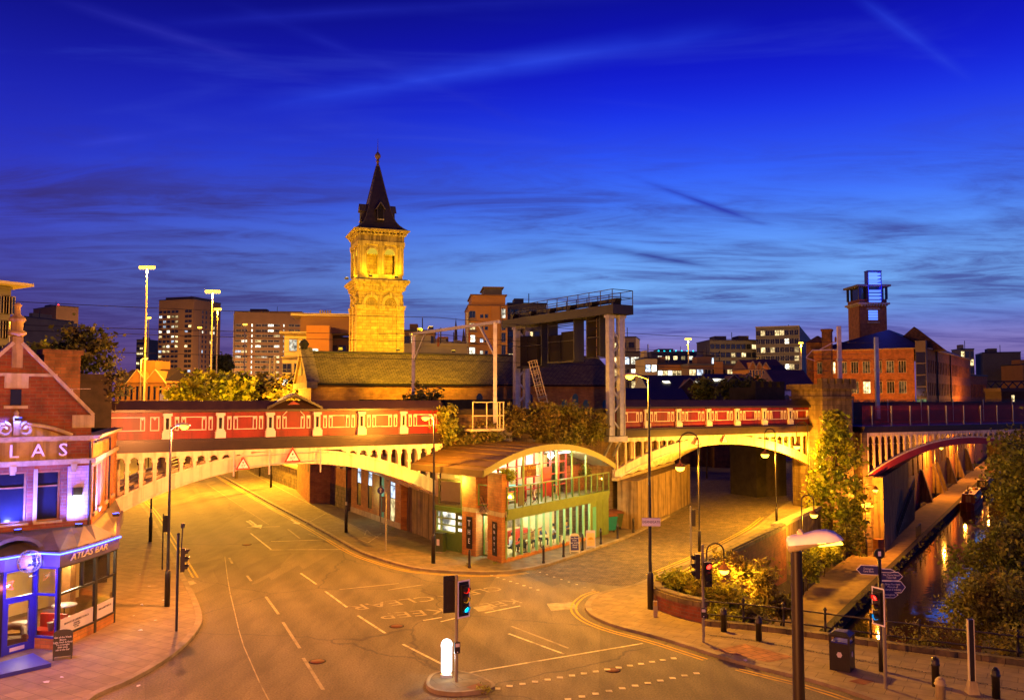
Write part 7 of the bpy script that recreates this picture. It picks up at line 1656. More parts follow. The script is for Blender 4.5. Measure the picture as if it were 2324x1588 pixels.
# catenary masts to the right
for (x, y0, y1, Y, lb, arm) in ((1906, 740, 886, 84, 'pinkish steel catenary mast with cantilever arm behind the castle pier', True), (1991, 765, 916, 87, 'plain steel catenary mast above the palisade fence', False)):
    b = dp(x, y1, Y); zt = hz(y0, Y, x); t = thing('catenary_mast', lb, 'mast', (b.x, b.y, 8)); m = MB(); m.box(-.17, .17, -.17, .17, 0, zt - 8); m.build('post', 'galv' if not arm else 'pink_steel', t); m = MB(); m.box(-.22, .22, -.22, .22, zt - 11.4, zt - 11.2); m.build('collar', 'galv', t)
    if arm:
        h = zt - 8; m = MB(); m.bar((0, 0, h - 2.3), (-2.6, 0, h - 2.35), .09); m.bar((-.2, 0, h - 1.4), (-2.0, 0, h - 2.35), .07); m.bar((-2.6, 0, h - 2.3), (-3.3, 0, h - 3.1), .06); m.bar((-3.3, 0, h - 3.1), (-2.4, 0, h - 3.4), .05); m.build('cantilever', 'pink_steel', t); m = MB(); m.lathe((-.35, 0, h - 1.55), [(.05, 0), (.09, .1), (.09, .4), (.04, .5)], 8); m.build('insulator', 'rust', t)
# ---------------------------------------------------------------- town beyond the viaduct
wrng = random.Random(11)
def win_mesh(w, h, gm, fm='black_paint', bars=1, key=None, _c={}):
    k = (w, h, gm, fm, bars)
    if k not in _c:
        m = MB(); e = max(.05, w * .06)
        for q in ((-w / 2, -w / 2 + e, 0, h), (w / 2 - e, w / 2, 0, h), (-w / 2 + e, w / 2 - e, 0, e), (-w / 2 + e, w / 2 - e, h - e, h)): m.box(q[0], q[1], -.06, .02, q[2], q[3], 0)
        for b in range(bars): x = -w / 2 + w * (b + 1) / (bars + 1); m.box(x - e * .35, x + e * .35, -.05, .02, e, h - e, 0)
        m.poly([(-w / 2 + e, -.02, e), (w / 2 - e, -.02, e), (w / 2 - e, -.02, h - e), (-w / 2 + e, -.02, h - e)], 1)
        _c[k] = m.mesh('window', [fm, gm])
    return _c[k]
def block(name, label, cat, x0, xc, x1, ytop, Y, ang, mt, D=None, zb=-1.0, roof='dark_iron', para=.4):
    """box seen from the street: x0..xc..x1 are the columns of its two seen faces, ang its turn"""
    a = radians(ang); k0, kc, k1 = ((x - CX) / FPX for x in (x0, xc, x1)); X = kc * Y
    if ang >= 0:
        Wd = (k1 * Y - X) / (cos(a) - k1 * sin(a)); Dp = D or (X - k0 * Y) / (sin(a) + k0 * cos(a)); o = Vector((X, Y))
    else:
        Wd = (X - k0 * Y) / (cos(a) - k0 * sin(a)); Dp = D or (k1 * Y - X) / (-sin(a) - k1 * cos(a)); o = Vector((X - Wd * cos(a), Y - Wd * sin(a)))
    H = hz(ytop, Y, xc) - zb
    t = thing(name, label, cat, (o.x, o.y, zb), a)
    m = MB(); m.box(0, Wd, 0, Dp, 0, H); m.build('wall', mt, t)
    if para: m = MB(); m.box(-.15, Wd + .15, -.15, Dp + .15, H, H + para); m.build('roof', roof, t)
    if H > 18 and para: m = MB(); m.box(Wd * .2, Wd * .45, Dp * .3, Dp * .7, H + para, H + para + 1.6); m.build('plant_room', mt, t); m = MB(); m.tube([(Wd * .6, Dp * .4, H), (Wd * .6, Dp * .4, H + 3.5)], .12, 5); m.build('roof_mast', 'steel_dark', t)
    return t, Wd, Dp, H
def grid(t, face, Wd, Dp, us, zs, w, h, lit=.25, fm='black_paint', bars=1, mats=('window_warm', 'window_white', 'window_cool'), wts=(5, 4, 1), dark='dark_glass', skip=0.0, cap=100):
    L_ = []
    for z in zs:
        for u in us:
            if wrng.random() < skip: continue
            L_.append((u, z, wrng.choices(mats, wts)[0] if wrng.random() < lit else dark))
    t['n'] = t.get('n', 0)
    for u, z, gm in L_:
        if face == 'front': loc, r = (u, -.03, z), 0
        elif face == 'right': loc, r = (Wd + .03, u, z), pi / 2
        else: loc, r = (-.03, Dp - u, z), -pi / 2
        if t['n'] < cap: put('window', win_mesh(w, h, gm, fm, bars), t, loc, r); t['n'] = t['n'] + 1
        else: REST.setdefault(t.name, (t, []))[1].append((win_mesh(w, h, gm, fm, bars), loc, r))
REST = {}
def flush():
    for t, L_ in REST.values():
        mats = []; mb = MB()
        for me, loc, r in L_:
            R_ = Matrix.Translation(loc) @ Matrix.Rotation(r, 4, 'Z'); vs = [R_ @ v.co for v in me.vertices]
            for p in me.polygons:
                nm = me.materials[p.material_index].name
                if nm not in mats: mats.append(nm)
                mb.add([vs[i] for i in p.vertices], [list(range(len(p.vertices)))], mats.index(nm))
        o = mb.build('window', [next(k for k, v in M.items() if v.name == n) for n in mats], t); o['kind'] = 'stuff'
    for o in bpy.data.objects:
        if 'n' in o.keys(): del o['n']
def fr_range(a, b, n): return [a + (b - a) * (i + .5) / n for i in range(n)]
# -- tower blocks at the left
t, w, d, h = block('tower_block', 'brown tower block between the two floodlight masts', 'tower block', 357, 436, 478, 679, 480, -18, 'far_wall', 24)
zs = [h - 4.6 - 2.8 * (i + 1) for i in range(13)]; grid(t, 'front', w, d, [1.4, 4.2, 6.9, 9.9, 12.5, w - 4.6, w - 2.2], zs, 2.1, 1.5, .30); grid(t, 'right', w, d, [8, 11, 15, 18], zs, 1.1, 1.7, .12)
m = MB(); m.box(2, w - 3, 3, d - 3, h + .4, h + 2); m.build('plant_room', 'far_wall', t)
t, w, d, h = block('tower_block', 'broad brown slab block right of the floodlight masts', 'tower block', 520, 529, 683, 707, 450, 5, 'far_wall', 16)
zs = [h - 5.2 - 2.75 * (i + 1) for i in range(11)]
grid(t, 'front', w, d, fr_range(.6, w * .20, 2) + fr_range(w * .31, w * .68, 4) + fr_range(w * .80, w * .99, 2), zs, 3.1, 1.5, .25, 'far_pale', 3)
for u in (w * .265, w * .735): grid(t, 'front', w, d, [u], zs, .6, 1.5, 1.0, 'black_paint', 0, ('window_white',), (1,))
m = MB(); m.box(-.3, 0, -.3, .0, 0, h - 1); m.build('lit_stair', 'far_pale', t); m = MB(); m.box(0, w, -.06, 0, h - 3.5, h - 3.4); m.build('string_course', 'far_wall', t)
t, w, d, h = block('tower_block', 'plain grey brown tower block with one red beacon behind the dark tree', 'tower block', 71, 123, 174, 694, 420, -40, 'far_wall')
zs = [h - 4 - 2.8 * (i + 1) for i in range(7)]; grid(t, 'front', w, d, [w * .35], zs, 1.6, 1.4, .25); grid(t, 'right', w, d, fr_range(d * .05, d * .95, 5), zs[1:], 2.2, 1.5, .3)
m = MB(); m.lathe((w, 1, h + .4), [(.1, 0), (.3, .2), (.1, .5)], 8); m.build('beacon', 'red_signal', t)
t, w, d, h = block('apartment_block', 'low pale block of flats glimpsed behind the left mast', 'flats', 308, 331, 356, 771, 520, -8, 'far_grey', 14)
grid(t, 'front', w, d, fr_range(0, w, 3), [h - 3 * (i + 1) for i in range(6)], 2.2, 1.5, .5)
t, w, d, h = block('office_building', 'tall dark office building with a lit overhanging roof at the picture edge', 'office', -60, -10, 19, 655, 120, -35, 'far_grey', None, -1, 'far_grey')
m = MB(); m.box(-3, w + 2.3, -2.2, d + 2, h + .5, h + .9); m.build('overhang', 'far_cream', t); grid(t, 'right', w, d, fr_range(.5, d, 3), [h - 3.5 * (i + 1) for i in range(8)], 1.6, 2.6, .06, 'far_pale')
t, w, d, h = block('office_building', 'dim low office block beside the overhanging roof', 'office', 20, 52, 74, 720, 260, -20, 'far_grey', 18); grid(t, 'front', w, d, fr_range(0, w, 4), [h - 3.2 * (i + 1) for i in range(5)], 1.8, 1.6, .2)
# yellow gabled house
t, w, d, h = block('gabled_house', 'yellow brick house with twin gables under a street lamp', 'house', 262, 372, 376, 868, 150, -12, 'far_orange', 9, -1, None, 0)
for c in (w * .45, w * .82):
    m = MB(); m.fp(LF, [(c - 2.0, h), (c + 2.0, h), (c, h + 2.1)], -8, .12); m.build('gable', 'far_orange', t)
    m = MB(); [m.bar((c + s * 2.2, .0, h - .2), (c, .0, h + 2.3), .3, .14) for s in (-1, 1)]; m.build('verge', 'far_cream', t)
m = MB(); m.fp(Fr((0, 0), (0, 1)), [(-.3, h), (d, h), (d * .5, h + 2.4)], 0, -w) if False else m.add([(0, -.2, h), (w, -.2, h), (w, d / 2, h + 2.5), (0, d / 2, h + 2.5), (0, d, h), (w, d, h)], [(0, 1, 2, 3), (3, 2, 5, 4), (0, 3, 4), (1, 5, 2)]); m.build('roof', 'slate', t)
m = MB(); m.box(w * .32, w * .62, d * .3, d * .8, h, h + 4.0); m.build('chimney', 'far_orange', t)
grid(t, 'front', w, d, fr_range(w * .05, w, 8), [h - 3.0], .42, 2.4, .0, 'black_paint', 0); m = MB(); m.box(0, w, -.1, 0, h - 3.5, h - 3.3); m.build('string_course', 'far_cream', t)
# white notice board
b = dp(378, 905, 118); nb_ = thing('notice_board', 'white board with small green and red marks above the viaduct', 'sign', (b.x, b.y, 8)); m = MB(); m.box(-.95, .95, 0, .06, b.z - 8 - .2, b.z - 8 + .75); m.build('panel', 'sign_white', nb_); m = MB(); m.box(-.05, .05, .02, .08, -8, b.z - 8); m.build('post', 'grey_paint', nb_); m = MB(); m.box(-.15, .4, -.02, 0, b.z - 8 + .3, b.z - 8 + .5); m.build('mark', 'bin_teal', nb_); m = MB(); m.box(-.15, .35, -.02, 0, b.z - 8 + .12, b.z - 8 + .2); m.build('mark', 'sign_red', nb_)
# cream and orange flats left of the chapel
t, w, d, h = block('modern_flats', 'cream rendered flats with balconies and oversailing flat roofs', 'flats', 630, 640, 728, 810, 168, 8, 'far_cream', 12, -1, None, 0)
m = MB(); m.box(.2, w - .5, 1.2, 11, h, h + 4.6); m.build('upper_storey', 'far_cream', t); m = MB(); m.box(-.6, w + .4, -.4, 12, h + 4.6, h + 5.0); m.build('flat_roof', 'far_cream', t)
m = MB(); m.box(w * .62, w + 1.6, -.9, 9, 0, h + 6.2); m.build('stair_tower', 'far_orange', t)
m = MB(); m.box(3, w + 6, 3, 11, h + 5.0, h + 8.4); m.build('penthouse', 'far_wall', t); m = MB(); m.box(1.2, w + 6.5, 2.2, 11.5, h + 8.4, h + 8.9); m.build('flat_roof', 'far_cream', t)
for x in (w * .80, w * .80): pass
for i in range(4): put('window', win_mesh(1.6, 1.1, 'window_white', 'far_cream', 1), t, (w * .84, -.95, h + .6 - i * 3.0 + .0))
grid(t, 'front', w, d, [w * .12, w * .42], [h - 3, h - 6], 1.8, 1.8, .35, 'grey_paint'); put('window', win_mesh(1.6, 2.4, 'window_white', 'grey_paint', 1), t, (w * .25, 1.15, h + 1.2)); put('window', win_mesh(1.4, 2.2, 'window_warm', 'grey_paint', 1), t, (w * .5, 1.15, h + 1.2))
for z in (h, h - 3.4): m = MB(); m.box(-.2, w * .36, -.9, 0, z - .15, z); m.build('balcony', 'far_cream', t); m = MB(); m.box(-.2, w * .36, -.9, -.84, z + .9, z + .98); m.build('balcony_rail', 'grey_paint', t)
for i in range(5): m = MB(); m.lathe((w * .9 + i * .5, 6, h + 8.9), [(.18, 0), (.18, 1.0)], 8); m.build('flue', 'far_pale', t)
t, w, d, h = block('modern_flats', 'orange flats with flat roof directly behind the chapel tower', 'flats', 700, 702, 850, 768, 178, 6, 'far_wall', 12); grid(t, 'front', w, d, fr_range(0, w, 7), [h - 2.8 * (i + 1) for i in range(4)], 1.5, 1.4, .3)
# white twin-pole cable mast
b = dp(617, 900, 190); cm = thing('cable_mast', 'white twin pole mast with drooping stays above the trees', 'mast', (b.x, b.y, 0)); zt = hz(812, 190, 617)
for s in (-.55, .55): m = MB(); m.cyl((s, 0, 0), zt + (s > 0) * .4, .32, .26, 10); m.build('pole', 'pale_paint', cm)
for dx in (-7, -11): m = MB(); m.tube([(-.5, 0, zt - 3.2), (dx * .5, 1, zt - 4.2), (dx, 2, zt - 7)], .2, 6); m.build('stay', 'pale_paint', cm)
# flats behind the chapel roof
t, w, d, h = block('modern_flats', 'brown flats with white balcony right of the chapel tower', 'flats', 910, 912, 985, 752, 190, 4, 'far_wall', 12); grid(t, 'front', w, d, fr_range(0, w, 4), [h - 3 * (i + 1) for i in range(4)], 1.6, 2.0, .35)
t, w, d, h = block('modern_flats', 'low grey roofed terrace behind the chapel ridge', 'flats', 905, 906, 1060, 784, 150, 4, 'far_pale', 10, -1, 'far_pale'); 
t, w, d, h = block('warehouse', 'yellow lit low warehouse roofs left of the church spire', 'warehouse', 975, 977, 1062, 779, 230, 3, 'far_orange', 14, -1, 'far_cream', .5); m = MB(); m.box(1, 4, 2, 6, h, h + 1.4); m.box(6, 8, 2, 6, h, h + 1.0); m.build('roof_plant', 'far_cream', t)
b = dp(1043, 900, 330); sp_ = thing('church_spire', 'dark pinnacled church tower between portal and orange flats', 'church', (b.x, b.y, 0)); zt = hz(722, 330, 1043); m = MB(); m.box(-2.2, 2.2, -2.2, 2.2, 0, zt - 9); m.build('tower', 'stone_dirty', sp_)
for s, hh in ((-1.5, 0), (1.5, -3)): m = MB(); m.lathe((s, -1.5, zt - 9), [(.7, 0), (.5, 4.5 + hh), (.02, 9 + hh)], 6); m.build('pinnacle', 'stone_dirty', sp_)
# orange apartment tower
t, w, d, h = block('apartment_tower', 'orange brick apartment tower with pale stepped penthouse', 'flats', 1057, 1062, 1151, 694, 205, 6, 'far_orange', 16, -1, 'far_wall', .3)
m = MB(); m.box(.8, w - .4, .8, 14, h + .3, h + 2.6); m.build('penthouse', 'far_orange', t); m = MB(); m.box(.5, w, .4, 14.5, h + 2.6, h + 2.9); m.build('roof', 'far_wall', t); m = MB(); m.box(w * .42, w * .88, 2, 12, h + 2.9, h + 4.6); m.build('lift_tower', 'far_grey', t); m = MB(); m.box(w * .38, w * .93, 1.6, 12.5, h + 4.6, h + 4.9); m.build('lift_roof', 'far_wall', t)
zs = [h - 2.9 * (i + 1) for i in range(8)]; grid(t, 'front', w, d, [w * .10], zs, 1.5, 1.7, .55, 'grey_paint'); grid(t, 'front', w, d, [w * .34, w * .46], zs, .8, .9, .35, 'grey_paint', 0); grid(t, 'front', w, d, [w * .9], zs, 1.0, 2.3, .4, 'grey_paint'); 
m = MB(); m.box(w * .58, w * .80, -.5, 0, 0, h); m.build('bay', 'far_orange', t); m = MB(); m.box(-.5, .0, -.6, 1, 0, h - 1.6); m.build('white_column', 'far_cream', t)
for z in zs: m = MB(); m.box(0, w * .22, -.9, 0, z - .5, z - .38); m.build('balcony', 'grey_paint', t)
t, w, d, h = block('apartment_tower', 'dark flats behind the gantry hoardings', 'flats', 1150, 1152, 1240, 690, 225, 5, 'far_grey', 14); grid(t, 'front', w, d, fr_range(0, w, 6), [h - 2.9 * (i + 1) for i in range(5)], 1.4, 1.5, .35)
# right of the gantry
t, w, d, h = block('modern_flats', 'tan block of flats just right of the gantry leg', 'flats', 1385, 1443, 1458, 766, 260, -14, 'far_pale', 12); grid(t, 'front', w, d, fr_range(0, w, 3), [h - 3.1 * (i + 1) for i in range(6)], 1.8, 1.7, .3)
t, w, d, h = block('modern_flats', 'lit balcony flats under the tan block', 'flats', 1385, 1452, 1457, 800, 215, -5, 'far_grey', 10); grid(t, 'front', w, d, fr_range(0, w, 3), [h - 3 * (i + 1) for i in range(3)], 2.2, 2.0, .8, 'grey_paint', 2)
t, w, d, h = block('modern_flats', 'small white flats with orange wing', 'flats', 1461, 1463, 1491, 814, 190, 4, 'far_cream', 10); grid(t, 'front', w, d, fr_range(0, w, 2), [h - 2.9 * (i + 1) for i in range(3)], 1.2, 1.6, .4)
t, w, d, h = block('modern_flats', 'orange flats with a row of lit windows', 'flats', 1490, 1492, 1548, 828, 191, 4, 'far_orange', 10); grid(t, 'front', w, d, fr_range(0, w, 5), [h - 2.9 * (i + 1) for i in range(2)], 1.1, 1.7, .8)
t, w, d, h = block('warehouse', 'long grey hall with tiny green lights along its roof', 'warehouse', 1475, 1478, 1612, 800, 380, 4, 'far_grey', 26, -1, 'far_pale', .6)
for i in range(9): m = MB(); m.box(3 + i * 2.6, 3.5 + i * 2.6, -.2, 0, h + .6, h + 1.0); m.build('roof_light', 'green_signal', t)
grid(t, 'front', w, d, fr_range(2, w, 7), [h - 3.2], 2.0, 1.8, .6)
t, w, d, h = block('terrace_flats', 'low flats with white walls and orange bays behind the dark roofs', 'flats', 1560, 1562, 1700, 829, 185, 3, 'far_wall', 10, -1, 'far_grey'); grid(t, 'front', w, d, fr_range(0, w, 8), [h - 2.6], 1.5, 1.8, .45, 'far_pale', 1); m = MB(); m.box(w * .42, w * .56, -.4, 0, 0, h + .8); m.build('bay', 'far_orange', t); m = MB(); m.box(0, w, -.9, 0, h - 2.9, h - 2.75); m.build('balcony', 'far_pale', t)
t, w, d, h = block('apartment_tower', 'dark grey slab of flats with scattered lit windows', 'flats', 1608, 1611, 1717, 773, 300, 4, 'far_grey', 16); grid(t, 'front', w, d, fr_range(0, w, 9), [h - 2.9 * (i + 1) for i in range(8)], 1.6, 1.7, .22); m = MB(); m.box(w * .68, w * .9, 3, 10, h, h + 2); m.build('plant_room', 'far_grey', t)
t, w, d, h = block('apartment_tower', 'taller grey flats with blank tan end wall', 'flats', 1716, 1814, 1842, 741, 290, -22, 'far_grey', None, -1, 'far_pale'); grid(t, 'front', w, d, fr_range(0, w, 9), [h - 2.9 * (i + 1) for i in range(10)], 1.5, 1.9, .25, 'grey_paint'); m = MB(); m.box(w, w + .2, 0, d, 0, h); m.build('end_wall', 'far_pale', t)
t, w, d, h = block('glass_pavilion', 'small brightly lit glass pavilion before the grey slab', 'pavilion', 1594, 1596, 1620, 808, 250, 3, 'far_grey', 8); grid(t, 'front', w, d, fr_range(0, w, 3), [h - 2.5, h - 5], .9, 2.1, 1.0, 'black_paint', 1, ('window_cool', 'window_white'), (2, 1))
# dark roofed houses
def roofhouse(label, x0, x1, yr, ye, Y, ang, wall, roof, D=9.0, name='terraced_house', gables=(), lights=(), lit=.2):
    a = radians(ang); k0, k1 = (x0 - CX) / FPX, (x1 - CX) / FPX; X = k0 * Y; Wd = (k1 * Y - X) / (cos(a) - k1 * sin(a)); he = hz(ye, Y, (x0 + x1) / 2) + 1; hr = hz(yr, Y + D / 2, (x0 + x1) / 2) + 1
    t = thing(name, label, 'house', (X, Y, -1), a); m = MB(); m.box(0, Wd, 0, D, 0, he); m.build('wall', wall, t)
    m = MB(); m.add([(-.2, -.3, he - .1), (Wd + .2, -.3, he - .1), (Wd + .2, D / 2, hr), (-.2, D / 2, hr), (-.2, D + .3, he - .1), (Wd + .2, D + .3, he - .1)], [(0, 1, 2, 3), (3, 2, 5, 4), (0, 3, 4), (1, 5, 2)]); m.build('roof', roof, t)
    for u, gw, gh in gables:
        m = MB(); m.fp(LF, [(u - gw, he - 1), (u + gw, he - 1), (u + gw, he), (u, he + gh), (u - gw, he)], -D / 2, .3); m.build('gable', wall, t); m = MB(); [m.bar((u + s * (gw + .15), -.4, he - .1), (u, -.4, he + gh + .15), .25, .12) for s in (-1, 1)]; m.build('verge', 'far_pale', t)
    for u, f in lights:
        z0_ = he + (hr - he) * f; y0_ = -.3 + (D / 2 + .3) * f; dz, dy = (hr - he) * .16, (D / 2 + .3) * .16; m = MB(); m.add([(u - .55, y0_ - .05, z0_ + .05), (u + .55, y0_ - .05, z0_ + .05), (u + .55, y0_ + dy - .05, z0_ + dz + .05), (u - .55, y0_ + dy - .05, z0_ + dz + .05)], [(0, 1, 2, 3)]); m.build('skylight', 'window_white', t)
    return t, Wd, he, hr
t, w, he, hr = roofhouse('long dark slate roof with five lit skylights', 1470, 1622, 851, 880, 128, 3, 'brick_brown', 'slate', 10, 'terraced_house', ((6.2, 1.6, 1.3),), ((3.2, .35), (7.9, .35), (9.2, .35)))
t, w, he, hr = roofhouse('dark slate roofed house with two pale edged gables and skylights', 1618, 1704, 848, 876, 126, 3, 'brick_brown', 'slate', 10, 'terraced_house', ((3.0, 1.7, 1.6), (5.2, 1.2, 1.8)), ((1.2, .4), (2.0, .4)))
t, w, he, hr = roofhouse('dark low roof in front of the skylit terrace', 1400, 1560, 880, 905, 112, 3, 'brick_brown', 'slate', 8)
t, w, he, hr = roofhouse('yellow stone gothic building with three pointed gables', 1696, 1742, 816, 838, 165, 4, 'far_orange', 'roof_brown', 9, 'gothic_building', ((.9, .8, 1.4), (2.2, .8, 1.3), (3.4, .8, 1.2)))
for i in range(6): put('window', win_mesh(.42, 1.5, 'dark_glass', 'far_cream', 0), t, (.45 + i * .62, -.33, he - 1.6)); put('window', win_mesh(.42, 1.3, 'dark_glass', 'far_cream', 0), t, (.45 + i * .62, -.33, he - 4.2))
t, w, he, hr = roofhouse('brick building with big brown hipped roof beside the gothic gables', 1738, 1790, 815, 845, 168, 4, 'brick_mill', 'roof_brown', 14, 'brick_building', (), ()); put('window', win_mesh(1.1, 1.5, 'window_white', 'wood', 1), t, (1.6, -.05, he - 2.6)); put('window', win_mesh(1.1, 1.5, 'dark_glass', 'wood', 1), t, (3.4, -.05, he - 2.6))
t, w, he, hr = roofhouse('low hall with tall purple roof and lilac wall with arched windows', 1768, 1852, 839, 885, 140, 3, 'brick_lilac', 'roof_purple', 12, 'hall')
for u in (1.2, 4.6): m = MB(); m.fp(LF, [(u - .45, he - 2.2), (u + .45, he - 2.2), (u + .45, he - 1.2)] + [(u + .45 * cos(a), he - 1.2 + .45 * sin(a)) for a in [pi * k / 6 for k in range(7)]] + [(u - .45, he - 1.2)], 0, .05); m.build('window', 'dark_glass', t)
m = MB(); m.fp(LF, [(2.2, 0), (3.8, 0), (3.8, he - .6), (3, he + .3), (2.2, he - .6)], 0, .5); m.build('porch', 'brick_lilac', t)
light('POINT', (3, -5, he), 160, (.6, .45, 1), t, .2)
t, w, d, h = block('glass_annexe', 'small lit glass annexe between the gothic building and the lilac hall', 'annexe', 1737, 1738, 1766, 884, 145, 3, 'far_grey', 6, -1, 'far_grey', .8); grid(t, 'front', w, d, fr_range(0, w, 3), [h - 1.6], .6, 1.4, 1.0)
# -- far right
t, w, d, h = block('apartment_tower', 'navy apartment block with white lit balconies beyond the mill', 'flats', 2214, 2296, 2317, 805, 330, -20, 'far_grey', None); grid(t, 'front', w, d, fr_range(0, w, 7), [h - 3 * (i + 1) for i in range(5)], 1.6, 1.9, .35, 'grey_paint'); grid(t, 'right', w, d, fr_range(0, d, 2), [h - 3 * (i + 1) for i in range(5)], 1.8, 1.9, .5, 'far_pale')
t, w, d, h = block('apartment_tower', 'pale glass stair block at the end of the mill', 'flats', 2180, 2211, 2216, 793, 320, -6, 'far_pale', 8); grid(t, 'front', w, d, fr_range(0, w, 3), [h - 3 * (i + 1) for i in range(5)], 1.3, 2.4, .15, 'far_pale')
t, w, d, h = block('modern_flats', 'orange flats at the right hand end of the skyline', 'flats', 2318, 2320, 2370, 828, 300, 3, 'far_orange', 12); grid(t, 'front', w, d, fr_range(0, w, 3), [h - 3 * (i + 1) for i in range(3)], 1.6, 1.6, .6)
t, w, d, h = block('low_shed', 'low dark shed behind the palisade fence at the right', 'shed', 2268, 2270, 2420, 888, 150, 1, 'stone_black', 5, -1, 'slate', .6); grid(t, 'front', w, d, [2, 6], [h - 2.2], .6, 1.6, 1.0)
tb = thing('truss_bridge', 'black iron lattice viaduct crossing beyond the sheds', 'bridge', (118, 240, 10), -.2); m = MB()
for i in range(16): m.bar((i * 2.2, 0, 2), (i * 2.2 + 2.2, 0, 4.6), .25); m.bar((i * 2.2, 0, 4.6), (i * 2.2 + 2.2, 0, 2), .25)
m.build('lattice', 'steel_dark', tb); 
for z in (1.8, 4.6): m = MB(); m.box(0, 35.2, -.3, .3, z, z + .4); m.build('chord', 'steel_dark', tb)
for x in (1, 17, 33): m = MB(); m.box(x - .8, x + .8, -1, 1, -11, 1.8); m.build('pier', 'stone_black', tb)
flush()
# ---------------------------------------------------------------- brick mill with the blue lit stair tower
MA = Vector((63.2, 180.0)); MBp = Vector((79.6, 170.0)); MFr = fr2(MA, MBp); ML = (MBp - MA).length
mi = thing('brick_mill', 'long brick mill with hipped slate roof and glass corner stair', 'mill', (MA.x, MA.y, -1), MFr.ang()); SL = 62.0
sdir = Vector((.575, .818)); rotm = Matrix.Rotation(-MFr.ang(), 3, 'Z'); sl = rotm @ Vector((sdir.x, sdir.y, 0)); sf = Fr((ML + 2.2, 0), (sl.x, sl.y)); He = hz(795, 175, 1960) + 1
ops = []
us = [ML * (i + .62) / 8.6 for i in range(8)]
rows = (hz(868, 175, 1960) - hz(905, 175, 1960) + 11 , ) if False else None
zr1 = hz(847, 174, 1960) + 1; zr2 = hz(893, 174, 1960) + 1
ops = [(u - .75, u + .75, z, z + 2.5) for u in us for z in (zr1, zr2, zr2 - 4.2)]
m = MB(); m.wall(LF, 0, ML, 0, He, ops, .4, .25); m.build('wall', 'brick_mill', mi)
for u in us:
    for z in (zr1, zr2, zr2 - 4.2):
        put('window', win_mesh(1.5, 2.5, 'window_warm' if wrng.random() < .12 else 'pane_dim', 'wood_light', 2), mi, (u, .2, z)); m = MB(); m.fp(LF, [(u - .85, z + 2.5)] + [(u + .95 * cos(a), z + 2.4 + .5 * sin(a)) for a in [pi - pi * k / 6 for k in range(7)]] + [(u + .85, z + 2.5)], 0, .05); m.build('window_arch', 'brick_brown', mi)
m = MB(); m.box(-.2, ML + .2, -.25, .2, He, He + .3); m.build('eaves', 'stone_buff', mi)
# glass stair corner
m = MB(); m.slab([(ML + .3, -.5), (ML + 2.2, -.6), sf.p(1.2, 0, 0)[:2], (ML, 2)], 0, He + 1.6); gs = m.build('stair_core', 'far_grey', mi)
for i in range(8): z = 2 + i * 2.3; m = MB(); m.poly([(ML + .4, -.53, z), (ML + 2.1, -.62, z), (ML + 2.1, -.62, z + 2.1), (ML + .4, -.53, z + 2.1)]); m.build('stair_glass', 'stair_lit' if i < 4 else 'dark_glass', mi)
# long side
ops = [(u - .45, u + .45, z, z + 2.6) for u in [1.8 + i * 2.05 for i in range(29)] for z in (zr1, zr2 - .4)]
m = MB(); m.wall(sf, 1.2, SL, 0, He, ops, .4, .25); m.build('side_wall', 'brick_mill', mi)
pm = win_mesh(.9, 2.6, 'dark_glass', 'black_paint', 1)
for o in ops: q = sf.p((o[0] + o[1]) / 2, -.2, o[2]); put('window', pm, mi, q, sf.ang())
for u in (11.5, 29): m = MB(); m.tube([sf.p(u, .15, 0), sf.p(u, .15, He)], .14, 6); m.build('downpipe', 'black_paint', mi)
m = MB(); m.fb(sf, 1.0, SL, -.2, .3, He, He + .3); m.build('eaves', 'stone_pale', mi)
e1 = sf.p(SL, 0, 0); rdg = He + 4.6; inn_ = Vector((-sl.y, sl.x)) * 8.5
r1 = Vector((ML - 5.5, 7.5, rdg)); r2 = Vector((e1.x + inn_.x, e1.y + inn_.y, rdg - .6)); bk1 = Vector((0, 15, He)); bk2 = Vector((e1.x + inn_.x * 2, e1.y + inn_.y * 2, He))
m = MB(); A_, B_, Cc = Vector((-.3, -.3, He + .25)), Vector((ML + 1.6, -.4, He + .25)), Vector((e1.x, e1.y, He + .25)); m.poly([A_, B_, r1]); m.poly([B_, Cc, r2, r1]); m.poly([A_, r1, bk1]); m.poly([r1, r2, bk2, bk1]); m.poly([Cc, bk2, r2]); m.build('roof', 'slate', mi)
m = MB(); m.fp(Fr((ML - 6, 6.0), (1, .0)), [(0, He), (11, He), (5.5, rdg + .3)], -6, .1); m.build('inner_gable', 'brick_brown', mi)
q = rotm @ Vector((dp(1877, 800, 178).x - MA.x, 178 - MA.y, 0)); zt = hz(747, 178, 1877) + 1; m = MB(); m.slab([(q.x - .9, q.y - .9), (q.x + .9, q.y - .9), (q.x + .9, q.y + .9), (q.x - .9, q.y + .9)], 8, zt - .4); m.lathe((q.x, q.y, zt - .6), [(1.25, 0), (1.5, .25), (1.5, .6)], 4, sq=True, rot=pi / 4); m.build('chimney', 'brick_brown', mi)
q = rotm @ Vector((dp(1850, 800, 180).x - MA.x, 182 - MA.y, 0)); m = MB(); m.slab([(q.x - 1, q.y - 1), (q.x + 3, q.y - 1), (q.x + 3, q.y + 3), (q.x - 1, q.y + 3)], 5, He + 2); m.lathe((q.x + 1, q.y + 1, He + 2), [(3, 0), (.2, 1.5)], 4, sq=True, rot=pi / 4); m.build('turret', 'brick_brown', mi)
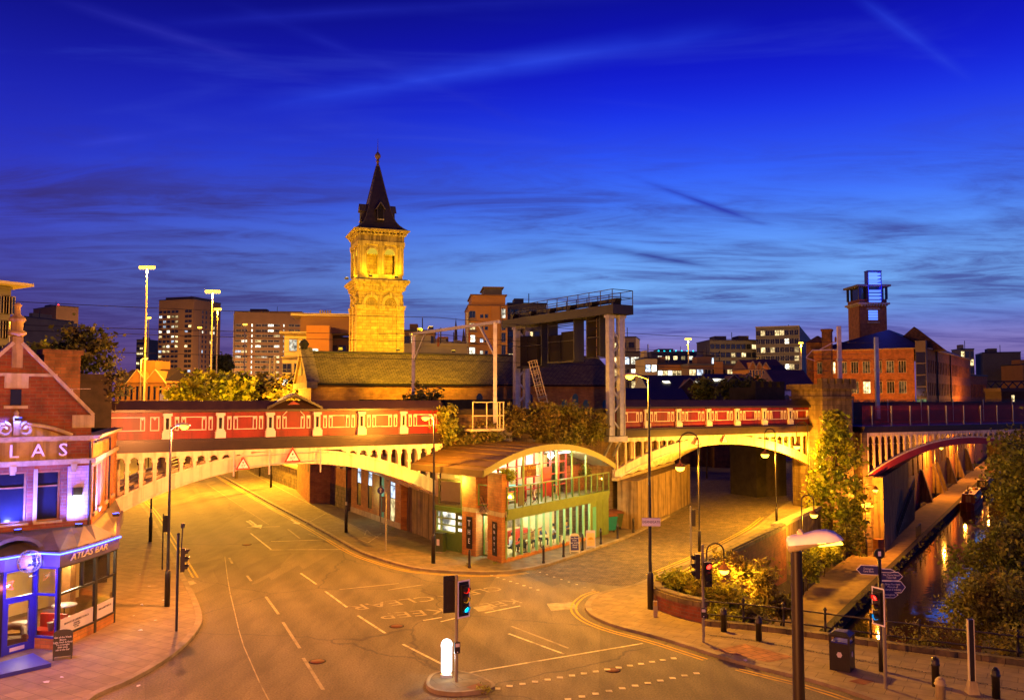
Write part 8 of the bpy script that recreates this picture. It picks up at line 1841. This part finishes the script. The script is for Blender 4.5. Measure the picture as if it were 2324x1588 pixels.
# lower wing
lwf = Fr(Vector((MBp.x, MBp.y)) + sdir * (SL + 2) + Vector((.0, 0)), Vector((.72, .69))); lo_ = thing('mill_wing', 'lower orange lit wing with narrow windows at the far end of the mill', 'mill', (lwf.o.x, lwf.o.y, -1), lwf.ang()); hw_ = hz(848, 208, 2200) + 1
ops = [(u - .3, u + .3, hw_ - 5.6, hw_ - 2.2) for u in [1 + i * 1.15 for i in range(15)]]; m = MB(); m.wall(LF, 0, 19, 0, hw_, ops, .4, .3); m.build('wall', 'brick_mill', lo_)
pm = win_mesh(.6, 3.4, 'dark_glass', 'black_paint', 0)
for o in ops: put('window', pm, lo_, ((o[0] + o[1]) / 2, .2, o[2]))
m = MB(); m.box(-.2, 19.2, -.2, 9, hw_, hw_ + .4); m.build('roof', 'slate', lo_)
# blue lit tower
bt = thing('mill_tower', 'brick stair tower crowned with a glowing blue glass lantern', 'tower', dp(1953, 900, 188) * Vector((1, 1, 0)), radians(-12)) if False else None
P0 = dp(1955, 900, 188); TW = 6.0
bt = thing('mill_tower', 'brick mill tower crowned with a glowing blue glass lantern', 'tower', (P0.x, P0.y, -1), radians(2)); Zb = lambda z: hz(600 + z * .2717, 188, 1985) + 1
m = MB(); ww = (790 - 0) * 0; m.wall(LF, 0, TW, 0, Zb(345), [(1.9, 4.1, Zb(465), Zb(380))], 0, .3); m.build('front_wall', 'brick_mill', bt)
m = MB(); m.box(0, TW, .35, TW, 0, Zb(345)); m.build('wall', 'brick_mill', bt)
for k in range(4): z0_ = Zb(465) + k * (Zb(380) - Zb(465)) / 4; m = MB(); m.poly([(1.9, .25, z0_ + .05), (4.1, .25, z0_ + .05), (4.1, .25, z0_ + (Zb(380) - Zb(465)) / 4 - .05), (1.9, .25, z0_ + (Zb(380) - Zb(465)) / 4 - .05)]); m.build('lit_pane', 'blue_glass', bt)
m = MB(); m.box(1.7, 4.3, -.15, 0, Zb(490), Zb(478)); m.build('sill', 'stone_pale', bt); m = MB(); m.box(1.5, 4.5, -.12, 0, Zb(378), Zb(362)); m.build('lintel', 'stone_pale', bt)
m = MB(); m.box(-.2, TW + .2, -.2, TW + .2, Zb(345), Zb(335)); m.box(-.55, TW + .55, -.55, TW + .55, Zb(335), Zb(320)); m.build('cornice', 'stone_pale', bt)
for i in range(9): m = MB(); m.box(.2 + i * .65, .45 + i * .65, -.5, -.2, Zb(350), Zb(335)); m.build('bracket', 'stone_pale', bt)
m = MB(); m.box(-.05, TW + .05, -.05, TW + .05, Zb(320), Zb(290)); m.build('parapet', 'brick_red', bt)
m = MB(); m.box(.4, TW - .4, .4, TW - .4, Zb(290), Zb(185)); m.build('crown_glass', 'dark_glass', bt)
for x, y in ((0, 0), (TW, 0), (0, TW), (TW, TW)): m = MB(); m.box(x - .22, x + .22, y - .22, y + .22, Zb(290), Zb(185)); m.build('corner_post', 'steel_dark', bt)
m = MB(); m.box(-.75, TW + .75, -.75, TW + .75, Zb(186), Zb(170)); m.build('crown_roof', 'far_grey', bt)
x0_, x1_ = 1.75, 4.5
for k in range(9):
    if k == 4: continue
    z0_ = Zb(316) + k * (Zb(62) - Zb(316)) / 9; z1_ = z0_ + (Zb(62) - Zb(316)) / 9 - .34; m = MB(); m.box(x0_, x1_, -.7, .8, z0_, z1_); m.build('lantern_pane', 'blue_glass', bt)
for x in (x0_ - .08, x1_ + .08): m = MB(); m.box(x - .08, x + .08, -.8, .9, Zb(318), Zb(58)); m.build('lantern_frame', 'blue_enamel', bt)
m = MB(); m.box(x0_ - .2, x1_ + .25, -.85, 1, Zb(60), Zb(54)); m.build('lantern_cap', 'blue_enamel', bt)
light('POINT', (3.1, -3.0, Zb(200)), 900, (.03, .06, 1), bt, .4)
# ---------------------------------------------------------------- tall lighting masts
def mast(label, x, yt, Y, r, n, watts, col=SOD, lens='lamp_sodium', pole='mast_lit', group='tall lighting masts', yb=905):
    zt = hz(yt, Y, x); k = (x - CX) / FPX; t = thing('lighting_mast', label, 'lighting mast', (k * Y, Y, 0), 0, group)
    m = MB(); m.tube([(0, 0, 0), (0, 0, zt)], [r, r * .55], 12); m.build('pole', pole, t); W_ = n * .42
    m = MB(); m.box(-W_ / 2, W_ / 2, -.2, .2, zt, zt + .12); m.build('crossarm', 'pale_paint', t)
    for i in range(n): x_ = -W_ / 2 + .21 + i * .42; m = MB(); m.lathe((x_, -.05, zt - .32), [(.08, -.12), (.24, .02), (.25, .32)], 10); m.build('lens', lens, t)
    if watts: light('POINT', (0, -.3, zt - .95), watts, col, t, .3)
    return t
mat('mast_lit', (.6, .52, .36), .5, .1)
mast('tallest lighting mast at the left with a broad lit head', 328, 605, 138, .20, 6, 52000, YEL); mast('broad headed lighting mast in front of the brown tower block', 479, 660, 146, .19, 6, 62000, YEL)
mast('thin pinkish lighting mast close beside the tallest one', 334, 720, 230, .22, 3, 0); mast('thin lighting mast between the two tower blocks', 491, 700, 200, .22, 4, 12000, YEL); mast('small lighting mast before the brown tower block', 451, 742, 270, .22, 3, 0); mast('small lighting mast before the broad slab block', 554, 735, 270, .22, 3, 0)
mast('slim lighting mast right of the gantry', 1562, 768, 230, .24, 4, 9000, YEL); mast('short lighting mast before the grey flats', 1818, 777, 250, .24, 3, 9000, YEL)
column_lamp('street lamp shining over the yellow gabled house', ((319 - CX) / FPX * 132, 132, 0), hz(814, 132, 319), (1, -.2), .3, 5200, YEL, 'lamp_yellow', False, .12, 1.1)
column_lamp('small orange street lamp in front of the dark trees', ((392 - CX) / FPX * 170, 170, 0), hz(840, 170, 392), (1, -.2), .2, 2500, SOD, 'lamp_sodium', False, .12, 1.1)
column_lamp('orange lamp beside the office building at the picture edge', ((18 - CX) / FPX * 110, 110, 0), hz(722, 110, 18), (1, -.2), .2, 900, SOD, 'lamp_sodium', False, .12, .8)
column_lamp('street lamp beyond the bridge lighting the main road', (-37, 88, .12), 9.0, (1, .2), .8, 14000, YEL); column_lamp('unseen lamp added to brighten the yellow green trees', (-27, 97, 0), 8.5, (.3, 1), .8, 22000, YEL); column_lamp('street lamp farther along the main road beyond the bridge', (-51, 120, .12), 9.0, (1, .2), .8, 9000, YEL)  # the lamp at the tree foot is added, unseen, to brighten the crowns
# lamps lighting the mill front and the canal side
for (x, y, h_, w_, lb) in ((60, 162, 9, 6500, 'street lamp in front of the left half of the mill'), (69, 158, 9, 4500, 'street lamp in front of the glass corner of the mill'), (108, 196, 9, 5000, 'street lamp by the lower wing of the mill')):
    column_lamp(lb, (x, y, 0), h_, (.3, 1), .6, w_, SOD)
for px_, Y, h_, w_, lb in ((405, 432, 16, 80000, 'brown tower block'), (455, 440, 14, 40000, 'end wall of the brown tower block'), (585, 402, 15, 75000, 'broad brown slab block'), (660, 405, 15, 45000, 'right end of the broad slab block'), (125, 372, 14, 55000, 'grey brown tower block'), (1655, 270, 12, 16000, 'dark grey slab of flats'), (1775, 255, 12, 20000, 'taller grey flats'), (1540, 150, 8, 3000, 'long slate roof'), (1100, 175, 12, 9000, 'orange apartment tower'), (1720, 148, 6, 2600, 'gothic building')):
    column_lamp('street lamp low in front of the ' + lb, ((px_ - CX) / FPX * Y, Y, 0), h_, (.2, 1), .6, w_ * .62, (1, .52, .20))
# ---------------------------------------------------------------- trees, shrubs, climbing plants
def leaves(seed, clumps, per, size, spread, droop=.2, long=1.6):
    """many small leaf blades gathered in clumps; clumps: list of (centre, radius)"""
    r = random.Random(seed); V = []; F = []
    for c, rad in clumps:
        for _ in range(per):
            g = Vector((r.gauss(0, 1), r.gauss(0, 1), r.gauss(0, .8))) * (rad * spread); p = Vector(c) + g
            a = Vector((r.gauss(0, 1), r.gauss(0, 1), r.gauss(-droop, .6)));
            if a.length < 1e-3: continue
            a.normalize(); b = a.cross(Vector((r.gauss(0, 1), r.gauss(0, 1), r.gauss(0, 1))))
            if b.length < 1e-3: continue
            b.normalize(); s = size * r.choice((.5, .75, 1, 1.2, 1.7)) * r.uniform(.8, 1.2); n = len(V); w = s / long * .5
            V += [p - a * s * .5, p + b * w, p + a * s * .5, p - b * w]; F.append((n, n + 1, n + 2, n + 3))
    m = MB(); m.v = [tuple(v) for v in V]; m.f = [list(f) for f in F]; m.mi = [0] * len(F); m.sm = [False] * len(F); return m
def clump_in(seed, c, rad, n, cr, fill=.55):
    r = random.Random(seed); out = []
    for _ in range(n):
        d = Vector((r.gauss(0, 1), r.gauss(0, 1), r.gauss(0, 1))).normalized(); k = r.uniform(fill, 1) * (1 if r.random() > .15 else .5)
        out.append((Vector(c) + Vector((d.x * rad[0], d.y * rad[1], d.z * rad[2])) * k, cr * r.uniform(.6, 1.3)))
    return out
def tree(name, label, cat, base, c, rad, n, per, size, mt, seed, cr=.8, trunk=.2, group=None, droop=.2, trunkm='bark', long=1.6, fill=.55):
    """base: foot of the trunk; c: centre of the crown"""
    t = thing(name, label, cat, base, 0, group); b = Vector(base); cl = [(p - b, q) for p, q in clump_in(seed, c, rad, n, cr, fill)]
    o = leaves(seed, cl, per, size, .55, droop, long).build('crown', mt, t); r = random.Random(seed + 9); top = Vector(c) - b
    if trunk:
        m = MB(); m.tube([(0, 0, -.2), tuple(top * .35 + Vector((.1, 0, 0))), tuple(top * .8)], [trunk, trunk * .75, trunk * .4], 8)
        m.build('trunk', trunkm, t)
        for k in range(6): p, q = cl[int(k * len(cl) / 6)]; m = MB(); m.tube([tuple(top * (.30 + .08 * k)), tuple((top * .6 + p) / 1.8 + Vector((0, 0, -.3))), tuple(p)], [trunk * .45, trunk * .3, trunk * .1], 6); m.build('branch', trunkm, t)
    return t
D2 = lambda x, y, Y: dp(x, y, Y)
def px(n, Y): return n * Y / FPX
# bright lit trees beyond the viaduct
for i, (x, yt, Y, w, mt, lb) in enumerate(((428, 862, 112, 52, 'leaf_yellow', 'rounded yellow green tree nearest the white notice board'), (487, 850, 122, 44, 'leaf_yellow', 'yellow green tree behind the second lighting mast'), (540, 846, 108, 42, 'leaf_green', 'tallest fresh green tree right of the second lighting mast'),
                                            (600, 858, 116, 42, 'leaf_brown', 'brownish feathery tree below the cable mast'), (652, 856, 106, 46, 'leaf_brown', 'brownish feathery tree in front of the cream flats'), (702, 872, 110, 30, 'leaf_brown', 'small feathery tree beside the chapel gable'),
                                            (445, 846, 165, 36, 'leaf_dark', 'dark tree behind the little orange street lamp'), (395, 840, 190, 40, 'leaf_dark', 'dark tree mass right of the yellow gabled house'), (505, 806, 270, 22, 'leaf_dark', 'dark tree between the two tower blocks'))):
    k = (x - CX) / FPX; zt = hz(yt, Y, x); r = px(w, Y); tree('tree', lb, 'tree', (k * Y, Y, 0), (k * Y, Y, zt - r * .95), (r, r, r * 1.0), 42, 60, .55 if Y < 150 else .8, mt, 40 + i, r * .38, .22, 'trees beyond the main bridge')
p = D2(98, 805, 75); tree('tree', 'yellow green tree peeping out behind the gable of the corner bar', 'tree', (p.x, p.y, 0), (p.x, p.y, p.z - .6), (1.6, 1.6, 1.6), 24, 60, .35, 'leaf_yellow', 71, .6, .15)
p = D2(185, 800, 49.3); tree('tree', 'dark bushy tree rooted on the blackened tower behind the corner bar', 'tree', (p.x, p.y, 10.9), tuple(p + Vector((0, 0, .2))), (1.7, 1.6, 1.5), 46, 70, .24, 'leaf_dark', 72, .55, .1, None, .5)
p = D2(262, 860, 47.2); tree('creeper', 'creeper tinted blue hanging over the edge of the blackened tower', 'climbing plant', (p.x, p.y, 9.5), tuple(p), (.6, .5, 1.3), 14, 60, .16, 'leaf_dark', 73, .4, .03, None, .8)
# growth on the viaduct wall above the glazed bar
for i, (x, y, Y, rx, rz, mt, lb) in enumerate(((1012, 955, 58.4, 24, 40, 'leaf_green', 'yellow lit bush hanging over the wall end by the lamp post'), (1045, 1000, 59.2, 44, 22, 'leaf_moss', 'low weeds on the wall below the little platform'), (1105, 985, 60.2, 40, 26, 'leaf_moss', 'brown green weeds under the portal footing'), (1165, 960, 61.4, 40, 36, 'leaf_brown', 'russet bush on the wall left of centre above the barrel roof'),
                                               (1225, 955, 62.6, 48, 46, 'leaf_brown', 'largest brown green bush on the wall above the barrel roof'), (1290, 950, 63.6, 48, 48, 'leaf_moss', 'dense dark bush beside the gantry leg'), (1340, 965, 64.8, 36, 40, 'leaf_moss', 'dark trailing bush right behind the gantry leg'), (1275, 1000, 62.8, 60, 18, 'leaf_moss', 'low dark growth along the top of the barrel roof'))):
    p = D2(x, y, Y); tree('bush', lb, 'bush', (p.x, p.y + .5, p.z - px(rz, Y)), tuple(p), (px(rx, Y), .9, px(rz, Y)), 34, 46, .20, mt, 90 + i, .45, .05, 'bushes growing from the viaduct wall', .6)
p = D2(1330, 1055, 64.2); tree('bush', 'round potted bush at the far end of the balcony', 'bush', (p.x - .5, p.y, 3.25), (p.x - .5, p.y, 4.7), (.75, .75, .6), 20, 50, .12, 'leaf_dark', 120, .3, .05)
p = D2(1150, 1068, 53.2); tree('creeper', 'fern like plant drooping from the front brick column', 'plant', (p.x, p.y, 5.3), (p.x + .1, p.y, 5.3), (.45, .4, .35), 12, 40, .16, 'leaf_yellow', 121, .25, .02, None, .8)
p = D2(960, 885, 70); tree('bush', 'bush against the chapel wall beside the portal post', 'bush', (p.x, p.y, 8), (p.x, p.y, 10.2), (1.5, 1, 1.3), 22, 40, .25, 'leaf_moss', 122, .5, .06)
for i, (x, w) in enumerate(((1655, 26), (1690, 34), (1735, 26), (1600, 30))): k = (x - CX) / FPX; Y = 100 + i * 3; r = px(w, Y); tree('tree', ('dark tree before the skylit houses, beside the lilac hall', 'larger dark tree before the gabled house', 'dark tree in front of the gothic building', 'pale clipped bush before the long slate roof')[i], 'tree', (k * Y, Y, 0), (k * Y, Y, hz(885, Y, x)), (r, r, r * .9), 26, 46, .4, 'leaf_dark' if i < 3 else 'leaf_green', 130 + i, r * .4, .12)
# yellow lit tree in front of the castellated pier
T0 = (26.6, 73.2, -3.9)
t = thing('ivy_tree', 'tall leaning tree lit yellow beside the castellated pier', 'tree', T0); b = Vector(T0); cl = []
rr = random.Random(5)
for k in range(120):
    s = k / 119; z = -2.5 + 11.2 * s; w_ = 2.15 * (sin(pi * min(s * .82 + .16, 1)) ** .7); a = rr.uniform(0, 2 * pi); q = rr.uniform(.35, 1)
    cl.append((Vector((.9 - .3 * s + cos(a) * w_ * q, -.3 + sin(a) * w_ * q, z + 3.9)), rr.uniform(.4, .75)))
leaves(6, cl, 85, .27, .6, .5).build('crown', 'leaf_green', t); m = MB(); m.tube([(0, 0, -.2), (.3, 0, 4), (.9, 0, 8), (.7, 0, 11)], [.22, .18, .12, .05], 8); m.build('trunk', 'bark', t)
# planter shrubs and the growth on the canal bank
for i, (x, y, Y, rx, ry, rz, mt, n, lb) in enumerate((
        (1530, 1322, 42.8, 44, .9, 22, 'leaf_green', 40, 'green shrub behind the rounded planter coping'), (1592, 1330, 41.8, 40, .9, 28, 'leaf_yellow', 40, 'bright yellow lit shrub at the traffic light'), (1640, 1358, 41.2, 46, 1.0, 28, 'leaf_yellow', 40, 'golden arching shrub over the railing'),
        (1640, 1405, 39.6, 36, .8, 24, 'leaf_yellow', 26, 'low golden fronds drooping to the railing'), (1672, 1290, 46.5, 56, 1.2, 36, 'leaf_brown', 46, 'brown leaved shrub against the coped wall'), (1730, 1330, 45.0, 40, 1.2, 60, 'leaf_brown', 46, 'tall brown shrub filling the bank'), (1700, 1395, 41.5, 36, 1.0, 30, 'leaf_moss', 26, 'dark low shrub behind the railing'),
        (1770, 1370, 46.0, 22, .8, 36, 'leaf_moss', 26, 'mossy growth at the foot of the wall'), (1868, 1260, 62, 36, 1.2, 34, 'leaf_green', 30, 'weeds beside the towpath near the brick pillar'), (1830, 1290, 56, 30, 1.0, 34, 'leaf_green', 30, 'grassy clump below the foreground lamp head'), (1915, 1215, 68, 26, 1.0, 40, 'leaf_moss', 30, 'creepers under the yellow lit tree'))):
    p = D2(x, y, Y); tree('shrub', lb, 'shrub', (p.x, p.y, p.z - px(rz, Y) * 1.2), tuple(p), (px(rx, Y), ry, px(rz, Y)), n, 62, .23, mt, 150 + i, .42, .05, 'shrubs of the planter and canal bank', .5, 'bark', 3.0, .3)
# dark trees at the right
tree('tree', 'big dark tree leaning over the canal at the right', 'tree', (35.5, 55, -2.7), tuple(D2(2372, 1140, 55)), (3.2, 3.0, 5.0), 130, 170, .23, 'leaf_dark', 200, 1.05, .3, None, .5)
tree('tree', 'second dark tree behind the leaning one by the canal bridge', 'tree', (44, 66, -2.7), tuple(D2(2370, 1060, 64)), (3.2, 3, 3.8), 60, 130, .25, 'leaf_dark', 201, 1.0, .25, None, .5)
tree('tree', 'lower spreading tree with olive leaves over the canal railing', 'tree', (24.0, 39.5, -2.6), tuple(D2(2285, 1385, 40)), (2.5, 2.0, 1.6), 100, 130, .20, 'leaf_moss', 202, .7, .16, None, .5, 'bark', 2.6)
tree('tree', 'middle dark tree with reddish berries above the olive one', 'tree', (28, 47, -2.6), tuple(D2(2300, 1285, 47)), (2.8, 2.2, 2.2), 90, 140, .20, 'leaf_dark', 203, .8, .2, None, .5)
tree('bush', 'scrubby bush at the foot of the canal railing', 'bush', (16.2, 34.7, -.5), (16.6, 34.9, .55), (1.6, .5, .55), 22, 50, .14, 'leaf_moss', 204, .35, .03, None, .5, 'bark', 3)
tree('bush', 'bush pushing through the railing beside the totem', 'bush', (20.0, 33.5, -.5), (20.3, 33.7, .6), (2.0, .8, .8), 34, 60, .17, 'leaf_moss', 205, .4, .03, None, .5, 'bark', 3)
# weeds on kerbs and quay
m = leaves(210, [(Vector((q.x + .1, q.y - .1, QZ)), .22) for q in [qs[0].lerp(qs[6], i / 60) for i in range(61)] if random.Random(int(q.x * 50)).random() > .35], 22, .16, .9, .3); o = m.build('weeds', 'leaf_dark'); tag(o, 'dark weeds trailing along the quay edge', 'weeds', None, 'stuff')
m = leaves(211, [(Vector((p_.x, p_.y, .16)), .10) for p_ in (gp(1062, 1290), gp(1050, 1258), gp(1124, 1283), gp(1080, 1262), gp(890, 1205), gp(1105, 1575), gp(1090, 1572))], 40, .14, .9, -.6, 4); o = m.build('grass', 'leaf_green'); tag(o, 'tufts of grass growing at kerbs and bollards', 'grass', None, 'stuff')
# ---------------------------------------------------------------- canal side: walls, steps, boats, towpath lamps
def LX(Y): return RX(Y) - 4.5
# brick pillar and dark retaining wall under the bridge
bp_ = thing('brick_pillar', 'yellow lit brick pillar with stone cap under the canal bridge', 'pillar', (31.6, 78.4, QZ), CF.ang()); m = MB(); m.box(-.6, .6, -.5, .5, 0, 4.3); m.build('shaft', 'brick_buff', bp_); m = MB(); m.box(-.75, .75, -.65, .65, 4.3, 4.6); m.build('cap', 'stone_pale', bp_)
pb = thing('parcel_box', 'brown locker box beside the towpath lamp', 'box', (32.6, 77.3, QZ), .4); m = MB(); m.box(-.35, .35, -.3, .3, 0, 1.5); m.build('body', 'rust', pb); m = MB(); m.box(-.38, .38, -.33, .33, 1.5, 1.58); m.build('lid', 'rust', pb)
w0, w1 = Vector((33.2, 80.0)), Vector((LX(100) - .2, 100)); t, f, l = side_wall('undercroft_wall', 'dark ribbed wall of the towpath under the canal bridge', w1, w0, 6.8, 1.0, 'stone_dirty', None)
t.location.z = QZ
for i in range(7): m = MB(); m.box(1 + i * 3.2, 1.5 + i * 3.2, -.2, 0, 0, 6.6); m.build('rib', 'stone_blocks', t)
# flank of the waterside building beyond
b0, b1 = Vector((LX(101) - 1.0, 101)), Vector((LX(215) - .6, 215)); f = fr2(b1, b0); ln = (b1 - b0).length; f = Fr(b0, b1 - b0)
wb = thing('waterside_mill', 'orange lit brick waterside building rising straight from the towpath', 'building', (b0.x, b0.y, QZ)); f2 = Fr(b0, (b1 - b0)); ops = [(u - .6, u + .6, QZ + 4.0, QZ + 7.6) for u in [6 + i * 4.4 for i in range(24)]]
m = MB(); m.wall(f2, 0, ln, QZ, QZ + 11.4, ops, 6, .35); m.build('wall', 'brick_mill', wb, True)
for o in ops: m = MB(); m.fb(f2, o[0], o[1], -.34, -.25, o[2], o[3]); m.build('window', 'dark_glass' if wrng.random() < .7 else 'pane_dim', wb, True); 
for u in (21.2, 34.4, 38.8, 52, 65.2, 82.8): m = MB(); m.fp(Fr(f2.p(u, 0, 0).to_2d(), f2.n), [(0, QZ), (1.5, QZ), (.35, QZ + 4.2), (0, QZ + 4.4)], -.5, .5); m.build('buttress', 'stone_dirty', wb, True)
m = MB(); m.fb(f2, 0, 1.2, .0, 1.2, QZ, QZ + 11); m.build('end_pier', 'brick_buff', wb, True)
# steps with railings
s0, s1 = Vector((LX(88) + 1.75, 88)), Vector((LX(101) + 1.35, 101)); sf_ = Fr(s0, s1 - s0); sl_ = (s1 - s0).length; st = thing('canal_steps', 'stone steps with black handrail climbing from the towpath', 'steps', (s0.x, s0.y, QZ)); n = 18
for k in range(n): m = MB(); m.fb(sf_, k * sl_ / n, sl_, -1.1, .0, QZ, QZ + (k + 1) * .2); m.build('step', 'concrete', st, True)
for k in range(19): u = k * sl_ / 18; z = QZ + .2 + u / sl_ * 3.6; m = MB(); m.bar(sf_.p(u, .05, z - .1), sf_.p(u, .05, z + 1.05), .06); m.build('baluster', 'black_paint', st, True)
m = MB(); m.bar(sf_.p(0, .05, QZ + 1.25), sf_.p(sl_, .05, QZ + 4.85), .08); m.build('handrail', 'black_paint', st, True)
lr = thing('landing_rail', 'black railing on the landing above the steps', 'railing', (LX(100) - 1, 100, 0)); q0, q1 = Vector((LX(95) - 1.2, 93)), Vector((LX(100) - .6, 100.2))
for k in range(12): q = q0.lerp(q1, k / 11); m = MB(); m.bar((q.x, q.y, -.3), (q.x, q.y, .85), .06); m.build('baluster', 'black_paint', lr, True)
m = MB(); m.bar((q0.x, q0.y, .85), (q1.x, q1.y, .85), .08); m.build('rail', 'black_paint', lr, True)
hp = thing('hoop_barrier', 'short black railing at the edge of the towpath', 'railing', (RX(89) - .7, 89, QZ), atan2(.84, .54))
for k in range(5): m = MB(); m.bar((-1.6 + k * .8, 0, 0), (-1.6 + k * .8, 0, 1.15), .07); m.build('post', 'black_paint', hp)
m = MB(); m.bar((-1.65, 0, 1.1), (1.65, 0, 1.1), .06); m.build('rail', 'black_paint', hp)
def path_lamp(label, x, Y, h, w):
    t = thing('towpath_lamp', label, 'street lamp', (x, Y, QZ), 0, 'black towpath lamps'); m = MB(); m.lathe((0, 0, 0), [(.13, 0), (.13, 1.3), (.06, 1.4), (.05, h)], 10); m.build('pole', 'black_paint', t); m = MB(); m.tube([(0, 0, h), (.3, -.2, h + .25), (.75, -.5, h + .15)], .035, 6); m.build('arm', 'black_paint', t)
    m = MB(); m.lathe((.75, -.5, h - .15), [(.28, .0), (.24, .08), (.08, .3)], 12); s = m.build('lamp_shade', 'rust', t); m = MB(); m.lathe((.75, -.5, h - .42), [(.04, 0), (.16, .08), (.24, .27)], 12); m.build('globe', 'lamp_yellow', s); light('POINT', (.75, -.5, h - .6), w * LP, SOD, t, .12)
path_lamp('towpath lamp with glowing head beside the brick pillar', 31.6, 77.6, 6.1, 2600); path_lamp('towpath lamp just beyond the canal bridge', LX(124) + .3, 124, 7.2, 4200); path_lamp('towpath lamp by the second moored boat', LX(150) + .3, 150, 7, 3200); path_lamp('farthest towpath lamp by the buttresses', LX(178) + .3, 178, 7, 3200)
# narrowboats moored on the towpath side
def boat(label, Y, ln, hull, cab, roof_items, seed):
    c = Vector((RX(Y) + 1.45, Y)); a = atan2(.842, .54); t = thing('narrowboat', label, 'boat', (c.x, c.y, WZ), a, 'narrowboats moored along the towpath'); w = 1.05
    S_ = [(0, .05, 1.25), (.5, .45, 1.1), (1.4, .85, .95), (2.6, w, .85), (ln - 2, w, .8), (ln - .8, w * .8, .9), (ln, w * .4, .95)]
    V = []; 
    for x, hw, z in S_: V += [(x, -hw, z), (x, -hw * .86, -.15), (x, hw * .86, -.15), (x, hw, z)]
    F_ = [(i * 4 + k, i * 4 + k + 1, i * 4 + 5 + k, i * 4 + 4 + k) for i in range(len(S_) - 1) for k in range(3)] + [(i * 4 + 3, i * 4, i * 4 + 4, i * 4 + 7) for i in range(len(S_) - 1)] + [(0, 3, 2, 1)]
    m = MB(); m.add(V, F_); m.build('hull', hull, t)
    m = MB(); m.tube([(x, -hw - .01, z - .12) for x, hw, z in S_], .045, 6); m.build('rubbing_strake', 'boat_red', t)
    m = MB(); m.add([(2.9, -.86, .8), (2.9, .86, .8), (2.9, .72, 1.95), (2.9, -.72, 1.95), (ln - 2, -.86, .78), (ln - 2, .86, .78), (ln - 2, .72, 1.9), (ln - 2, -.72, 1.9)], [(0, 1, 2, 3), (7, 6, 5, 4), (0, 4, 5, 1), (1, 5, 6, 2), (3, 2, 6, 7), (0, 3, 7, 4)]); m.build('cabin', cab, t)
    m = MB(); m.box(2.75, ln - 1.9, -.76, .76, 1.95, 2.0); m.build('roof', 'boat_cream', t)
    m = MB(); m.box(2.86, 2.9, -.32, .32, .95, 1.75); m.build('door', 'boat_cream', t); m = MB(); m.box(2.84, 2.86, -.02, .02, .95, 1.75); m.build('door_gap', 'boat_red', t)
    for k in range(5): x = 3.9 + k * (ln - 6.4) / 4.5; m = MB(); m.box(x - .3, x + .3, -.87, -.80, 1.2, 1.65); m.build('window', 'dark_glass', t)
    r = random.Random(seed)
    for k in range(roof_items): x = 3.5 + r.random() * (ln - 6.5); y = r.uniform(-.45, .45); s = r.uniform(.15, .35); m = MB(); m.lathe((x, y, 2.0), [(s, 0), (s * .9, s * .7), (s * .5, s)], 6 + k % 3, sq=True); m.build('roof_bundle', ('boat_cream', 'wood', 'green_paint', 'leather')[k % 4], t)
    m = MB(); m.cyl((ln * .45, .35, 2.0), .7, .07, None, 8); m.build('chimney', 'boat_black', t)
    return t
boat('nearest narrowboat with cream doors and red striped bow', 113, 15, 'boat_red', 'boat_red', 9, 1); boat('second narrowboat with dark cratch cover and cluttered roof', 133, 15, 'boat_black', 'boat_black', 12, 2); boat('third narrowboat with reddish cabin', 153, 14, 'boat_black', 'boat_red', 8, 3); boat('farthest narrowboat half hidden by the tree', 172, 14, 'boat_black', 'boat_red', 7, 4)
bpy.context.view_layer.update()
